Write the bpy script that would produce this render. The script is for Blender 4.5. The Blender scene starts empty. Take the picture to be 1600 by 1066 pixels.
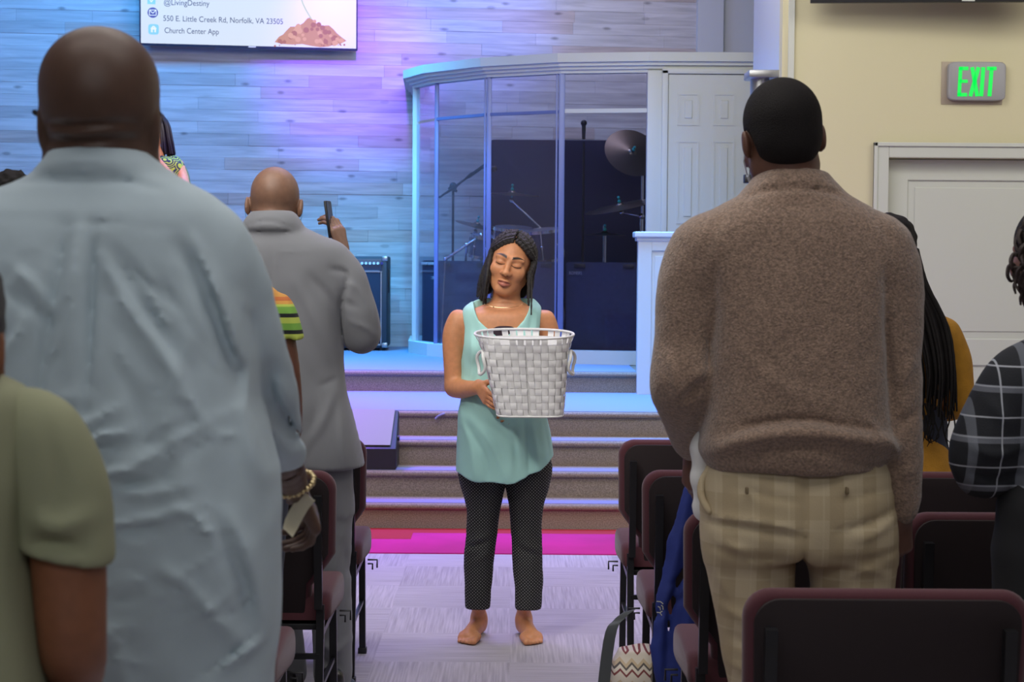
import bpy, bmesh, math, random
import numpy as np
from mathutils import Vector, Matrix, Euler

random.seed(7)
S = bpy.context.scene
COL = S.collection

# ------------------------------------------------------------------ camera
F_PX, CAM_H = 2800.0, 1.5
PITCH, ROLL = math.atan(138.0 / F_PX), 0.007
cd = bpy.data.cameras.new('camera')
cam = bpy.data.objects.new('camera', cd)
COL.objects.link(cam)
cd.sensor_width = 36.0
cd.lens = F_PX / 1600.0 * 36.0
cd.clip_start = 0.05
CAM_M = (Matrix.Rotation(math.pi / 2 - PITCH, 3, 'X') @ Matrix.Rotation(ROLL, 3, 'Z'))
cam.matrix_world = Matrix.Translation((0, 0, CAM_H)) @ CAM_M.to_4x4()
cd.dof.use_dof = True
cd.dof.focus_distance = 6.75
cd.dof.aperture_fstop = 9.0
S.camera = cam

# ------------------------------------------------------------------ view, world
S.view_settings.view_transform = 'Standard'
S.view_settings.look = 'None'
S.view_settings.gamma = 1.0
S.view_settings.exposure = 0.0
S.view_settings.use_curve_mapping = False
world = bpy.data.worlds.new('world')
S.world = world
world.use_nodes = True
world.node_tree.nodes['Background'].inputs[0].default_value = (0.75, 0.85, 1.0, 1)
world.node_tree.nodes['Background'].inputs[1].default_value = 0.25

# ------------------------------------------------------------------ lights
def aim(o, loc, target):
    o.location = loc
    o.rotation_euler = (Vector(target) - Vector(loc)).to_track_quat('-Z', 'Y').to_euler()

def area(name, loc, target, size, power, color=(1, 1, 1), sy=None, spread=None):
    l = bpy.data.lights.new(name, 'AREA')
    l.energy = power
    l.color = color
    l.size = size
    if sy:
        l.shape = 'RECTANGLE'
        l.size_y = sy
    if spread:
        l.spread = math.radians(spread)
    o = bpy.data.objects.new(name, l)
    COL.objects.link(o)
    aim(o, loc, target)
    return o

def spot(name, loc, target, angle, power, color=(1, 1, 1), blend=0.6, r=0.08):
    l = bpy.data.lights.new(name, 'SPOT')
    l.energy = power
    l.color = color
    l.spot_size = math.radians(angle)
    l.spot_blend = blend
    l.shadow_soft_size = r
    o = bpy.data.objects.new(name, l)
    COL.objects.link(o)
    aim(o, loc, target)
    return o

# general room light from ceiling panels over the seats
area('ceiling_light_front', (-0.8, 5.2, 4.1), (0.0, 6.6, 0.9), 3.0, 95, (1.0, 0.97, 0.92), sy=2.0)
area('ceiling_light_middle', (0.0, 2.6, 4.1), (0.0, 3.6, 0.8), 4.5, 56, (1.0, 0.97, 0.93), sy=1.5)
area('ceiling_light_right', (4.0, 7.6, 4.1), (3.2, 9.9, 1.8), 2.5, 78, (1.0, 0.96, 0.86), sy=1.5)
area('ceiling_light_rear', (0.0, -1.2, 4.0), (0.0, 3.0, 1.2), 4.0, 62, (0.95, 0.98, 1.0), sy=2.0)
# front light on the woman from the left
spot('aisle_key_light', (-2.2, 2.6, 4.0), (0.0, 6.8, 1.1), 24, 330, (1.0, 0.95, 0.88), 0.8, 0.25)
area('step_light', (0.2, 7.6, 4.1), (0.0, 9.8, 0.2), 2.4, 42, (1.0, 0.97, 0.92), sy=0.6)
# stage wash on the plank wall: cyan, blue, violet
area('stage_wash_cyan', (-3.0, 12.8, 4.15), (-3.6, 14.6, 2.6), 1.2, 66, (0.05, 0.40, 1.0), sy=0.4)
area('stage_wash_blue', (-1.2, 12.9, 4.15), (-1.6, 15.0, 1.2), 1.6, 34, (0.16, 0.42, 1.0), sy=0.4)
spot('stage_spot_violet', (-0.9, 12.2, 4.1), (-1.35, 14.95, 3.0), 36, 720, (0.28, 0.06, 1.0), 0.9, 0.1)
spot('stage_spot_blue', (-0.1, 12.3, 4.1), (-0.35, 15.1, 3.4), 34, 330, (0.14, 0.18, 1.0), 0.9, 0.1)
area('stage_wash_white', (0.9, 13.6, 4.15), (1.0, 15.2, 3.3), 1.2, 8, (0.85, 0.72, 0.95), sy=0.4)
spot('stage_spot_aqua', (-0.4, 11.0, 4.1), (-0.85, 14.3, 1.3), 22, 420, (0.05, 0.50, 1.0), 0.8, 0.1)
area('booth_light', (0.2, 14.0, 4.15), (0.2, 14.0, 1.0), 0.8, 11, (0.75, 0.7, 1.0), sy=0.4)
spot('booth_blue_light', (-0.5, 11.6, 4.0), (-0.4, 13.6, 1.3), 18, 700, (0.03, 0.28, 1.0), 0.8, 0.08)
# straight down on the steps and the front floor
area('step_wash_violet', (-1.8, 11.1, 4.0), (-1.5, 11.1, 0.5), 1.4, 130, (0.30, 0.13, 1.0), sy=0.5, spread=75)
area('step_wash_blue', (0.5, 11.2, 4.0), (0.8, 11.2, 0.5), 1.6, 70, (0.10, 0.36, 1.0), sy=0.5, spread=65)
area('floor_wash_lilac', (-0.2, 8.4, 4.0), (-0.2, 8.2, 0.0), 2.6, 44, (0.48, 0.38, 1.0), sy=0.8, spread=110)
area('stage_front_fill', (0.6, 10.0, 4.0), (1.0, 12.8, 1.6), 2.2, 30, (1.0, 0.98, 0.90), sy=0.5)
area('stage_floor_blue', (-1.6, 13.3, 4.1), (-1.2, 13.0, 0.7), 1.4, 70, (0.04, 0.42, 1.0), sy=0.4, spread=80)
spot('singer_fill_light', (-1.2, 8.4, 4.0), (-2.5, 12.5, 2.1), 9, 620, (1.0, 0.85, 0.6), 0.6, 0.1)  # unseen warm spot added to offset the violet wash on the singer
spot('stage_spot_cyan', (-1.5, 12.4, 4.1), (-1.15, 14.9, 1.35), 34, 260, (0.03, 0.55, 1.0), 0.9, 0.1)

# ------------------------------------------------------------------ pixel <-> place
def P(px, py, d):
    r = CAM_M @ Vector(((px - 800) / F_PX, -(py - 533) / F_PX, -1.0))
    return np.array([r.x / r.y * d, d, CAM_H + r.z / r.y * d])

def V(*a):
    return np.array(a, dtype=float)

# ------------------------------------------------------------------ materials
def mat(name, color, rough=0.6, metal=0.0, noise=None, bump=None, emit=None, spec=0.5, attr=False, sheen=0.0, sss=0.0, coat=0.0):
    """noise=(scale, amount, dark factor) mottles the colour, bump=(scale, strength)"""
    m = bpy.data.materials.new(name)
    m.use_nodes = True
    nt = m.node_tree
    b = nt.nodes['Principled BSDF']
    b.inputs['Base Color'].default_value = (*color, 1)
    b.inputs['Roughness'].default_value = rough
    b.inputs['Metallic'].default_value = metal
    b.inputs['Specular IOR Level'].default_value = spec
    if sheen:
        b.inputs['Sheen Weight'].default_value = sheen
    if coat:
        b.inputs['Coat Weight'].default_value = coat
        b.inputs['Coat Roughness'].default_value = 0.1
    if sss:
        b.inputs['Subsurface Weight'].default_value = sss
        b.inputs['Subsurface Radius'].default_value = (0.012, 0.005, 0.003)
        b.inputs['Subsurface Scale'].default_value = 1.0
    tc = nt.nodes.new('ShaderNodeTexCoord')
    src = None
    if attr:
        a = nt.nodes.new('ShaderNodeAttribute')
        a.attribute_name = 'tint'
        src = a.outputs['Color']
        nt.links.new(src, b.inputs['Base Color'])
    if noise:
        n = nt.nodes.new('ShaderNodeTexNoise')
        n.inputs['Scale'].default_value = noise[0]
        n.inputs['Detail'].default_value = 4
        nt.links.new(tc.outputs['Object'], n.inputs['Vector'])
        mr = nt.nodes.new('ShaderNodeMapRange')
        mr.inputs[1].default_value = 0.35
        mr.inputs[2].default_value = 0.65
        mr.inputs[3].default_value = noise[2]
        mr.inputs[4].default_value = noise[1]
        nt.links.new(n.outputs[0], mr.inputs[0])
        mx = nt.nodes.new('ShaderNodeVectorMath')
        mx.operation = 'SCALE'
        if src:
            nt.links.new(src, mx.inputs[0])
        else:
            mx.inputs[0].default_value = color
        nt.links.new(mr.outputs[0], mx.inputs['Scale'])
        nt.links.new(mx.outputs[0], b.inputs['Base Color'])
    if bump:
        n = nt.nodes.new('ShaderNodeTexNoise')
        n.inputs['Scale'].default_value = bump[0]
        n.inputs['Detail'].default_value = 3
        nt.links.new(tc.outputs['Object'], n.inputs['Vector'])
        bp = nt.nodes.new('ShaderNodeBump')
        bp.inputs['Strength'].default_value = bump[1]
        bp.inputs['Distance'].default_value = bump[2] if len(bump) > 2 else 0.005
        nt.links.new(n.outputs[0], bp.inputs['Height'])
        nt.links.new(bp.outputs[0], b.inputs['Normal'])
    if emit:
        b.inputs['Base Color'].default_value = (*[c * 0.15 for c in color], 1)
        b.inputs['Emission Color'].default_value = (*color, 1)
        b.inputs['Emission Strength'].default_value = emit
    return m

def srgb(r, g, b):
    f = lambda c: ((c / 255 + 0.055) / 1.055) ** 2.4 if c > 10 else c / 255 / 12.92
    return (f(r), f(g), f(b))

# ------------------------------------------------------------------ objects
def tagit(o, label=None, cat=None, group=None, kind=None):
    if label: o['label'] = label
    if cat: o['category'] = cat
    if group: o['group'] = group
    if kind: o['kind'] = kind
    return o

def empty(name, loc=(0, 0, 0), rz=0.0, **k):
    o = bpy.data.objects.new(name, None)
    o.empty_display_size = 0.1
    COL.objects.link(o)
    o.location = loc
    o.rotation_euler = (0, 0, rz)
    return tagit(o, **k)

def link_mesh(name, me, m=None, parent=None, world=True, **k):
    """world=True: the mesh is in world coordinates even when parented to an Empty"""
    o = bpy.data.objects.new(name, me)
    COL.objects.link(o)
    if m is not None:
        me.materials.append(m)
    if parent is not None:
        o.parent = parent
        if world:
            root = parent
            M = Matrix.Identity(4)
            chain = []
            while root is not None:
                chain.append(root)
                root = root.parent
            for c in reversed(chain):
                M = M @ Matrix.LocRotScale(c.location, c.rotation_euler, c.scale)
            inv = M.inverted()
            if (inv - Matrix.Identity(4)).median_scale > -1:
                me.transform(inv)
    return tagit(o, **k)

def recenter(o):
    """put the origin of a top-level mesh at its base centre"""
    me = o.data
    n = len(me.vertices)
    a = np.empty(n * 3)
    me.vertices.foreach_get('co', a)
    a = a.reshape(-1, 3)
    c = Vector(((a[:, 0].min() + a[:, 0].max()) / 2, (a[:, 1].min() + a[:, 1].max()) / 2, a[:, 2].min()))
    me.transform(Matrix.Translation(-c))
    o.location = o.location + c
    return o

class MB:
    """collects shapes into one bmesh"""
    def __init__(s):
        s.bm = bmesh.new()
    def box(s, lo, hi, bev=0.0, seg=2, M=None):
        lo, hi = Vector(lo), Vector(hi)
        c = (lo + hi) / 2
        d = hi - lo
        mm = Matrix.Translation(c) @ Matrix.Diagonal((d.x, d.y, d.z, 1))
        if M is not None:
            mm = M @ mm
        r = bmesh.ops.create_cube(s.bm, size=1.0, matrix=mm)
        if bev > 0:
            es = list({e for v in r['verts'] for e in v.link_edges})
            bmesh.ops.bevel(s.bm, geom=es, offset=bev, segments=seg, affect='EDGES', profile=0.5)
        return s
    def cyl(s, a, b, r, r2=None, n=16, caps=True):
        a, b = Vector(a), Vector(b)
        d = b - a
        q = d.to_track_quat('Z', 'Y').to_matrix().to_4x4()
        bmesh.ops.create_cone(s.bm, cap_ends=caps, segments=n, radius1=r, radius2=r if r2 is None else r2,
                              depth=d.length, matrix=Matrix.Translation((a + b) / 2) @ q)
        return s
    def sphere(s, c, r, sc=(1, 1, 1), n=16, M=None):
        mm = Matrix.Translation(c) @ Matrix.Diagonal((*sc, 1))
        if M is not None:
            mm = M @ mm
        bmesh.ops.create_uvsphere(s.bm, u_segments=n, v_segments=max(6, n // 2), radius=r, matrix=mm)
        return s
    def tube(s, pts, rs, n=10, square=False, closed=False, cap=True):
        pts = [Vector(p) for p in pts]
        if not hasattr(rs, '__len__'):
            rs = [rs] * len(pts)
        rings = []
        N = len(pts)
        up = None
        for i, p in enumerate(pts):
            if closed:
                t = (pts[(i + 1) % N] - pts[i - 1]).normalized()
            else:
                t = (pts[min(i + 1, N - 1)] - pts[max(i - 1, 0)]).normalized()
            if up is None:
                up = Vector((0, 0, 1)) if abs(t.z) < 0.9 else Vector((1, 0, 0))
            side = t.cross(up)
            if side.length < 1e-5:
                side = t.orthogonal()
            side.normalize()
            up = side.cross(t).normalized()
            ring = []
            for j in range(n):
                a = 2 * math.pi * (j + (0.5 if square else 0)) / n
                ring.append(s.bm.verts.new(p + (side * math.cos(a) + up * math.sin(a)) * rs[i]))
            rings.append(ring)
        M_ = N if closed else N - 1
        for i in range(M_):
            A, B = rings[i], rings[(i + 1) % N]
            for j in range(n):
                s.bm.faces.new((A[j], A[(j + 1) % n], B[(j + 1) % n], B[j]))
        if cap and not closed:
            s.bm.faces.new(rings[0][::-1])
            s.bm.faces.new(rings[-1])
        return s
    def prism(s, poly, h0, h1, axis='Z', bev=0.0, seg=3, M=None):
        """poly: list of 2D points; axis is the extrusion axis"""
        def mk(u, v, w):
            p = {'Z': (u, v, w), 'Y': (u, w, v), 'X': (w, u, v)}[axis]
            p = Vector(p)
            return M @ p if M is not None else p
        a = [s.bm.verts.new(mk(u, v, h0)) for u, v in poly]
        b = [s.bm.verts.new(mk(u, v, h1)) for u, v in poly]
        n = len(poly)
        fa = s.bm.faces.new(a)
        fb = s.bm.faces.new(b[::-1])
        fs = [s.bm.faces.new((a[i], b[i], b[(i + 1) % n], a[(i + 1) % n])) for i in range(n)]
        bmesh.ops.recalc_face_normals(s.bm, faces=[fa, fb] + fs)
        if bev > 0:
            es = list(set(fa.edges) | set(fb.edges))
            bmesh.ops.bevel(s.bm, geom=es, offset=bev, segments=seg, affect='EDGES', profile=0.5)
        return s
    def quad(s, *p):
        s.bm.faces.new([s.bm.verts.new(Vector(q)) for q in p])
        return s
    def lathe(s, prof, n=32, M=None):
        rings = []
        for r, z in prof:
            ring = []
            for j in range(n):
                a = 2 * math.pi * j / n
                p = Vector((r * math.cos(a), r * math.sin(a), z))
                ring.append(s.bm.verts.new(M @ p if M is not None else p))
            rings.append(ring)
        for A, B in zip(rings, rings[1:]):
            for j in range(n):
                s.bm.faces.new((A[j], A[(j + 1) % n], B[(j + 1) % n], B[j]))
        return s
    def build(s, name, m=None, parent=None, smooth=True, world=True, angle=0.7, **k):
        bmesh.ops.recalc_face_normals(s.bm, faces=s.bm.faces[:])
        me = bpy.data.meshes.new(name)
        s.bm.to_mesh(me)
        s.bm.free()
        if smooth:
            me.polygons.foreach_set('use_smooth', [True] * len(me.polygons))
            me.set_sharp_from_angle(angle=angle)
        return link_mesh(name, me, m, parent, world, **k)

def text_mesh(name, body, m, parent, M, width=None, height=0.1, depth=0.001, align='LEFT', world=True, bold=0.0, **k):
    c = bpy.data.curves.new(name, 'FONT')
    c.body = body
    c.extrude = depth
    c.offset = bold
    c.align_x = align
    t = bpy.data.objects.new('tmp_text', c)
    COL.objects.link(t)
    dg = bpy.context.evaluated_depsgraph_get()
    me = bpy.data.meshes.new_from_object(t.evaluated_get(dg))
    bpy.data.objects.remove(t)
    bpy.data.curves.remove(c)
    n = len(me.vertices)
    a = np.empty(n * 3)
    me.vertices.foreach_get('co', a)
    a = a.reshape(-1, 3)
    w, h = a[:, 0].max() - a[:, 0].min(), 0.7
    sy = height / h
    sx = sy if width is None else width / w
    me.transform(M @ Matrix.Diagonal((sx, sy, 1, 1)))
    me.materials.clear()
    return link_mesh(name, me, m, parent, world, **k)

# ------------------------------------------------------------------ implicit surfaces
def spl(pts, n=8):
    """Catmull-Rom through rows of numbers"""
    a = np.array(pts, float)
    if len(a) < 3:
        t = np.linspace(0, 1, n + 1)[:, None]
        return a[0] * (1 - t) + a[-1] * t
    e = np.vstack([2 * a[0] - a[1], a, 2 * a[-1] - a[-2]])
    out = []
    for i in range(1, len(e) - 2):
        p0, p1, p2, p3 = e[i - 1], e[i], e[i + 1], e[i + 2]
        for j in range(n):
            t = j / n
            out.append(0.5 * ((2 * p1) + (-p0 + p2) * t + (2 * p0 - 5 * p1 + 4 * p2 - p3) * t * t + (-p0 + 3 * p1 - 3 * p2 + p3) * t ** 3))
    out.append(e[-2])
    return np.array(out)

class Field:
    def __init__(s):
        s.ops = []
    def _add(s, fn, lo, hi, k, mode):
        s.ops.append((fn, np.array(lo, float), np.array(hi, float), k, mode))
        return s
    def cone(s, a, b, ra, rb, k=0.02, mode='u', sq=None):
        """tapered capsule; sq=(axis, factor) flattens it along an axis"""
        a, b = np.array(a, float), np.array(b, float)
        d = b - a
        L2 = float(d @ d) + 1e-12
        def fn(x, y, z):
            px, py, pz = x - a[0], y - a[1], z - a[2]
            t = np.clip((px * d[0] + py * d[1] + pz * d[2]) / L2, 0, 1)
            px, py, pz = px - t * d[0], py - t * d[1], pz - t * d[2]
            r = ra + (rb - ra) * t
            if sq is not None:
                w, f = sq
                w = np.array(w, float) / np.linalg.norm(w)
                q = (px * w[0] + py * w[1] + pz * w[2]) * (1 / f - 1)
                px, py, pz = px + q * w[0], py + q * w[1], pz + q * w[2]
                return (np.sqrt(px * px + py * py + pz * pz) - r) * f ** 0.5
            return np.sqrt(px * px + py * py + pz * pz) - r
        R = max(ra, rb)
        return s._add(fn, np.minimum(a, b) - R, np.maximum(a, b) + R, k, mode)
    def chain(s, pts, k=0.015, mode='u', sub=4, kin=0.006, sq=None):
        """pts: rows of x, y, z, r"""
        q = spl(pts, sub)
        for i in range(len(q) - 1):
            s.cone(q[i][:3], q[i + 1][:3], q[i][3], q[i + 1][3], k if i == 0 else kin, mode, sq)
        return s
    def ell(s, c, r, R=None, k=0.02, mode='u'):
        c, r = np.array(c, float), np.array(r, float)
        R = np.eye(3) if R is None else np.array(R, float)   # columns are the local axes
        def fn(x, y, z):
            p = (x - c[0], y - c[1], z - c[2])
            q = [p[0] * R[0, i] + p[1] * R[1, i] + p[2] * R[2, i] for i in range(3)]
            k0 = np.sqrt((q[0] / r[0]) ** 2 + (q[1] / r[1]) ** 2 + (q[2] / r[2]) ** 2)
            k1 = np.sqrt((q[0] / r[0] ** 2) ** 2 + (q[1] / r[1] ** 2) ** 2 + (q[2] / r[2] ** 2) ** 2) + 1e-9
            return k0 * (k0 - 1) / k1
        e = np.sqrt(((R * r) ** 2).sum(axis=1))
        return s._add(fn, c - e, c + e, k, mode)
    def loft(s, rows, k=0.02, mode='u', n=2.3, wob=None):
        """rows: z, cx, cy, rx, ry (any order of z); elliptical sections joined along z"""
        q = spl(sorted([list(r) for r in rows]), 8)
        zs = q[:, 0]
        zs = np.maximum.accumulate(zs + np.arange(len(zs)) * 1e-9)
        def fn(x, y, z):
            zf = z.ravel()
            cx, cy, rx, ry = [np.interp(zf, zs, q[:, i]).reshape(z.shape) for i in (1, 2, 3, 4)]
            u, v = np.abs(x - cx) / rx, np.abs(y - cy) / ry
            k0 = (u ** n + v ** n + 1e-12) ** (1 / n)
            if wob is not None:
                k0 = k0 * (1 + wob(np.arctan2((y - cy) / ry, (x - cx) / rx), z))
            g = np.sqrt((u / rx) ** 2 + (v / ry) ** 2) / (np.sqrt(u * u + v * v) + 1e-9)
            d = (k0 - 1) / (g + 1e-9)
            d = np.clip(d, -0.15, 0.3)
            return np.maximum(d, np.maximum(z - zs[-1], zs[0] - z))
        lo = (min(q[:, 1] - q[:, 3]), min(q[:, 2] - q[:, 4]), zs[0])
        hi = (max(q[:, 1] + q[:, 3]), max(q[:, 2] + q[:, 4]), zs[-1])
        return s._add(fn, lo, hi, k, mode)
    def half(s, p, nrm, lo, hi, k=0.003):
        """cut away everything on the side nrm points to, inside the box lo..hi"""
        p, nrm = np.array(p, float), np.array(nrm, float)
        nrm = nrm / np.linalg.norm(nrm)
        fn = lambda x, y, z: -((x - p[0]) * nrm[0] + (y - p[1]) * nrm[1] + (z - p[2]) * nrm[2])
        return s._add(fn, lo, hi, k, 'sub')
    def sub(s, fn, lo, hi, k=0.004):
        return s._add(fn, lo, hi, k, 'sub')
    def disp(s, fn, lo, hi):
        return s._add(fn, lo, hi, 0, 'd')
    def fold(s, pts, w, depth, d=None, yr=None):
        """a fold seen from behind: a polyline in x-z (pixels when d is given), w wide, depth high (minus: groove)"""
        if d is not None:
            sc = F_PX / d
            pts = [P(a, b, d)[[0, 2]] for a, b in pts]
            w = w / sc
        pts = spl(pts, 6) if len(pts) > 2 else np.array(pts, float)
        L = len(pts) - 1
        def fn(x, y, z):
            best = None
            for i in range(L):
                a, b = pts[i], pts[i + 1]
                e = b - a
                t = np.clip(((x - a[0]) * e[0] + (z - a[1]) * e[1]) / (e @ e + 1e-12), 0, 1)
                dd = (x - a[0] - t * e[0]) ** 2 + (z - a[1] - t * e[1]) ** 2
                tt = (i + t) / L
                v = np.exp(-dd / (w * w)) * np.sin(np.pi * np.clip(tt * 0.9 + 0.05, 0, 1)) ** 0.6
                best = v if best is None else np.maximum(best, v)
            return -depth * best + 0 * y
        lo = [pts[:, 0].min() - 2.2 * w, -1e3 if yr is None else yr[0], pts[:, 1].min() - 2.2 * w]
        hi = [pts[:, 0].max() + 2.2 * w, 1e3 if yr is None else yr[1], pts[:, 1].max() + 2.2 * w]
        return s._add(fn, lo, hi, 0, 'd')
    def bounds(s):
        lo = np.min([o[1] for o in s.ops if o[4] == 'u'], axis=0) - 0.02
        hi = np.max([o[2] for o in s.ops if o[4] == 'u'], axis=0) + 0.02
        return lo, hi
    def mesh(s, res, lo=None, hi=None, warp=None):
        L, H = s.bounds()
        lo = L if lo is None else np.maximum(L, lo)
        hi = H if hi is None else np.minimum(H, hi)
        n = np.maximum(4, np.ceil((hi - lo) / res).astype(int) + 1)
        ax = [lo[i] + res * np.arange(n[i]) for i in range(3)]
        G = np.full(n, 0.2, np.float32)
        for fn, a, b, k, mode in s.ops:
            mg = k + 3 * res if mode != 'd' else 0
            i0 = np.clip(np.floor((a - mg - lo) / res).astype(int), 0, n)
            i1 = np.clip(np.ceil((b + mg - lo) / res).astype(int) + 1, 0, n)
            if np.any(i1 - i0 < 1):
                continue
            sl = tuple(slice(i0[i], i1[i]) for i in range(3))
            x, y, z = np.meshgrid(ax[0][sl[0]], ax[1][sl[1]], ax[2][sl[2]], indexing='ij', sparse=False)
            d = fn(x, y, z).astype(np.float32)
            g = G[sl]
            if mode == 'd':
                G[sl] = g + d
            elif mode == 'u':
                kk = max(k, 1e-5)
                h = np.clip(0.5 + 0.5 * (g - d) / kk, 0, 1)
                G[sl] = g * (1 - h) + d * h - kk * h * (1 - h)
            else:
                kk = max(k, 1e-5)
                d = -d
                h = np.clip(0.5 + 0.5 * (d - g) / kk, 0, 1)
                G[sl] = g * (1 - h) + d * h + kk * h * (1 - h)
        return surface_nets(G, lo, res)

def surface_nets(G, lo, res):
    I = G < 0
    nx, ny, nz = G.shape
    c = np.zeros((nx - 1, ny - 1, nz - 1), np.uint8)
    for i in (0, 1):
        for j in (0, 1):
            for k in (0, 1):
                c += I[i:nx - 1 + i, j:ny - 1 + j, k:nz - 1 + k]
    act = (c > 0) & (c < 8)
    idx = np.argwhere(act)
    ids = np.full(act.shape, -1, np.int32)
    ids[act] = np.arange(len(idx))
    acc = np.zeros((len(idx), 3))
    cnt = np.zeros(len(idx))
    corners = [(i, j, k) for i in (0, 1) for j in (0, 1) for k in (0, 1)]
    val = {q: G[idx[:, 0] + q[0], idx[:, 1] + q[1], idx[:, 2] + q[2]] for q in corners}
    for q in corners:
        for a in range(3):
            if q[a] == 0:
                p = list(q); p[a] = 1; p = tuple(p)
                v0, v1 = val[q], val[p]
                m = (v0 < 0) != (v1 < 0)
                t = np.where(m, v0 / np.where(v0 - v1 == 0, 1, v0 - v1), 0)
                pt = np.array(q, float)[None, :].repeat(len(idx), 0)
                pt[:, a] = t
                acc += pt * m[:, None]
                cnt += m
    verts = (idx + acc / np.maximum(cnt, 1)[:, None]) * res + lo
    faces = []
    for a in range(3):
        b, e = (a + 1) % 3, (a + 2) % 3
        s0 = [slice(None)] * 3; s1 = [slice(None)] * 3
        s0[a] = slice(0, -1); s1[a] = slice(1, None)
        for t in (b, e):
            s0[t] = slice(1, -1); s1[t] = slice(1, -1)
        A, B = I[tuple(s0)], I[tuple(s1)]
        for flip in (False, True):
            m = (A & ~B) if not flip else (~A & B)
            q = np.argwhere(m)
            if not len(q):
                continue
            q[:, b] += 1
            q[:, e] += 1
            def cell(db, de):
                w = q.copy()
                w[:, b] -= db
                w[:, e] -= de
                return ids[w[:, 0], w[:, 1], w[:, 2]]
            f = np.stack([cell(1, 1), cell(0, 1), cell(0, 0), cell(1, 0)], 1)
            faces.append(f[:, ::-1] if flip else f)
    faces = np.concatenate(faces) if faces else np.zeros((0, 4), int)
    return verts, faces[(faces >= 0).all(1)]

def np_mesh(name, chunks, m=None, parent=None, color=None, smooth_it=1, **k):
    """chunks: list of (verts, faces) put into one mesh; color(verts)->rgb stored as 'tint'"""
    vs, fs, o = [], [], 0
    for v, f in chunks:
        for _ in range(smooth_it):
            if len(f):
                acc = np.zeros_like(v); cnt = np.zeros(len(v))
                for i in range(4):
                    for j in ((i + 1) % 4,):
                        np.add.at(acc, f[:, i], v[f[:, j]]); np.add.at(cnt, f[:, i], 1)
                        np.add.at(acc, f[:, j], v[f[:, i]]); np.add.at(cnt, f[:, j], 1)
                v = v * 0.5 + 0.5 * acc / np.maximum(cnt, 1)[:, None]
        vs.append(v); fs.append(f + o); o += len(v)
    v, f = np.vstack(vs), np.vstack(fs)
    me = bpy.data.meshes.new(name)
    me.vertices.add(len(v))
    me.vertices.foreach_set('co', v.astype(np.float32).ravel())
    me.loops.add(len(f) * 4)
    me.loops.foreach_set('vertex_index', f.astype(np.int32).ravel())
    me.polygons.add(len(f))
    me.polygons.foreach_set('loop_start', np.arange(0, len(f) * 4, 4, dtype=np.int32))
    me.update(calc_edges=True)
    me.polygons.foreach_set('use_smooth', np.ones(len(f), bool))
    if color is not None:
        ca = me.color_attributes.new('tint', 'FLOAT_COLOR', 'POINT')
        c = np.ones((len(v), 4), np.float32)
        c[:, :3] = color(v)
        ca.data.foreach_set('color', c.ravel())
    return link_mesh(name, me, m, parent, **k)

def snoise(x, y, z, s=1.0, seed=0.0):
    """smooth cheap wave noise in -1..1"""
    a = np.sin(s * (1.7 * x + 0.9 * z) + 1.3 * np.sin(s * 0.8 * z + seed) + seed)
    b = np.sin(s * (1.1 * z - 0.7 * x + 0.5 * y) + 1.7 * np.sin(s * 0.9 * x + 2 * seed))
    c = np.sin(s * (2.3 * x - 1.9 * z + 0.6 * y) + 1.1 * np.sin(s * 1.3 * z - seed) + 3.1)
    return (a + b + 0.7 * c) / 2.7

# ================================================================== the room
def ST(o):
    o['kind'] = 'structure'
    return o

R_, Z4 = 0.141, 4.3            # riser height, ceiling height
D0, TR = 9.65, 0.29            # first riser, tread depth
D_PLAT, D_STAGE = D0 + 3 * TR, 11.97
Z_PLAT, Z_STAGE = 4 * R_, 5 * R_
XR = 1.545                     # side wall of the stage

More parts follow.
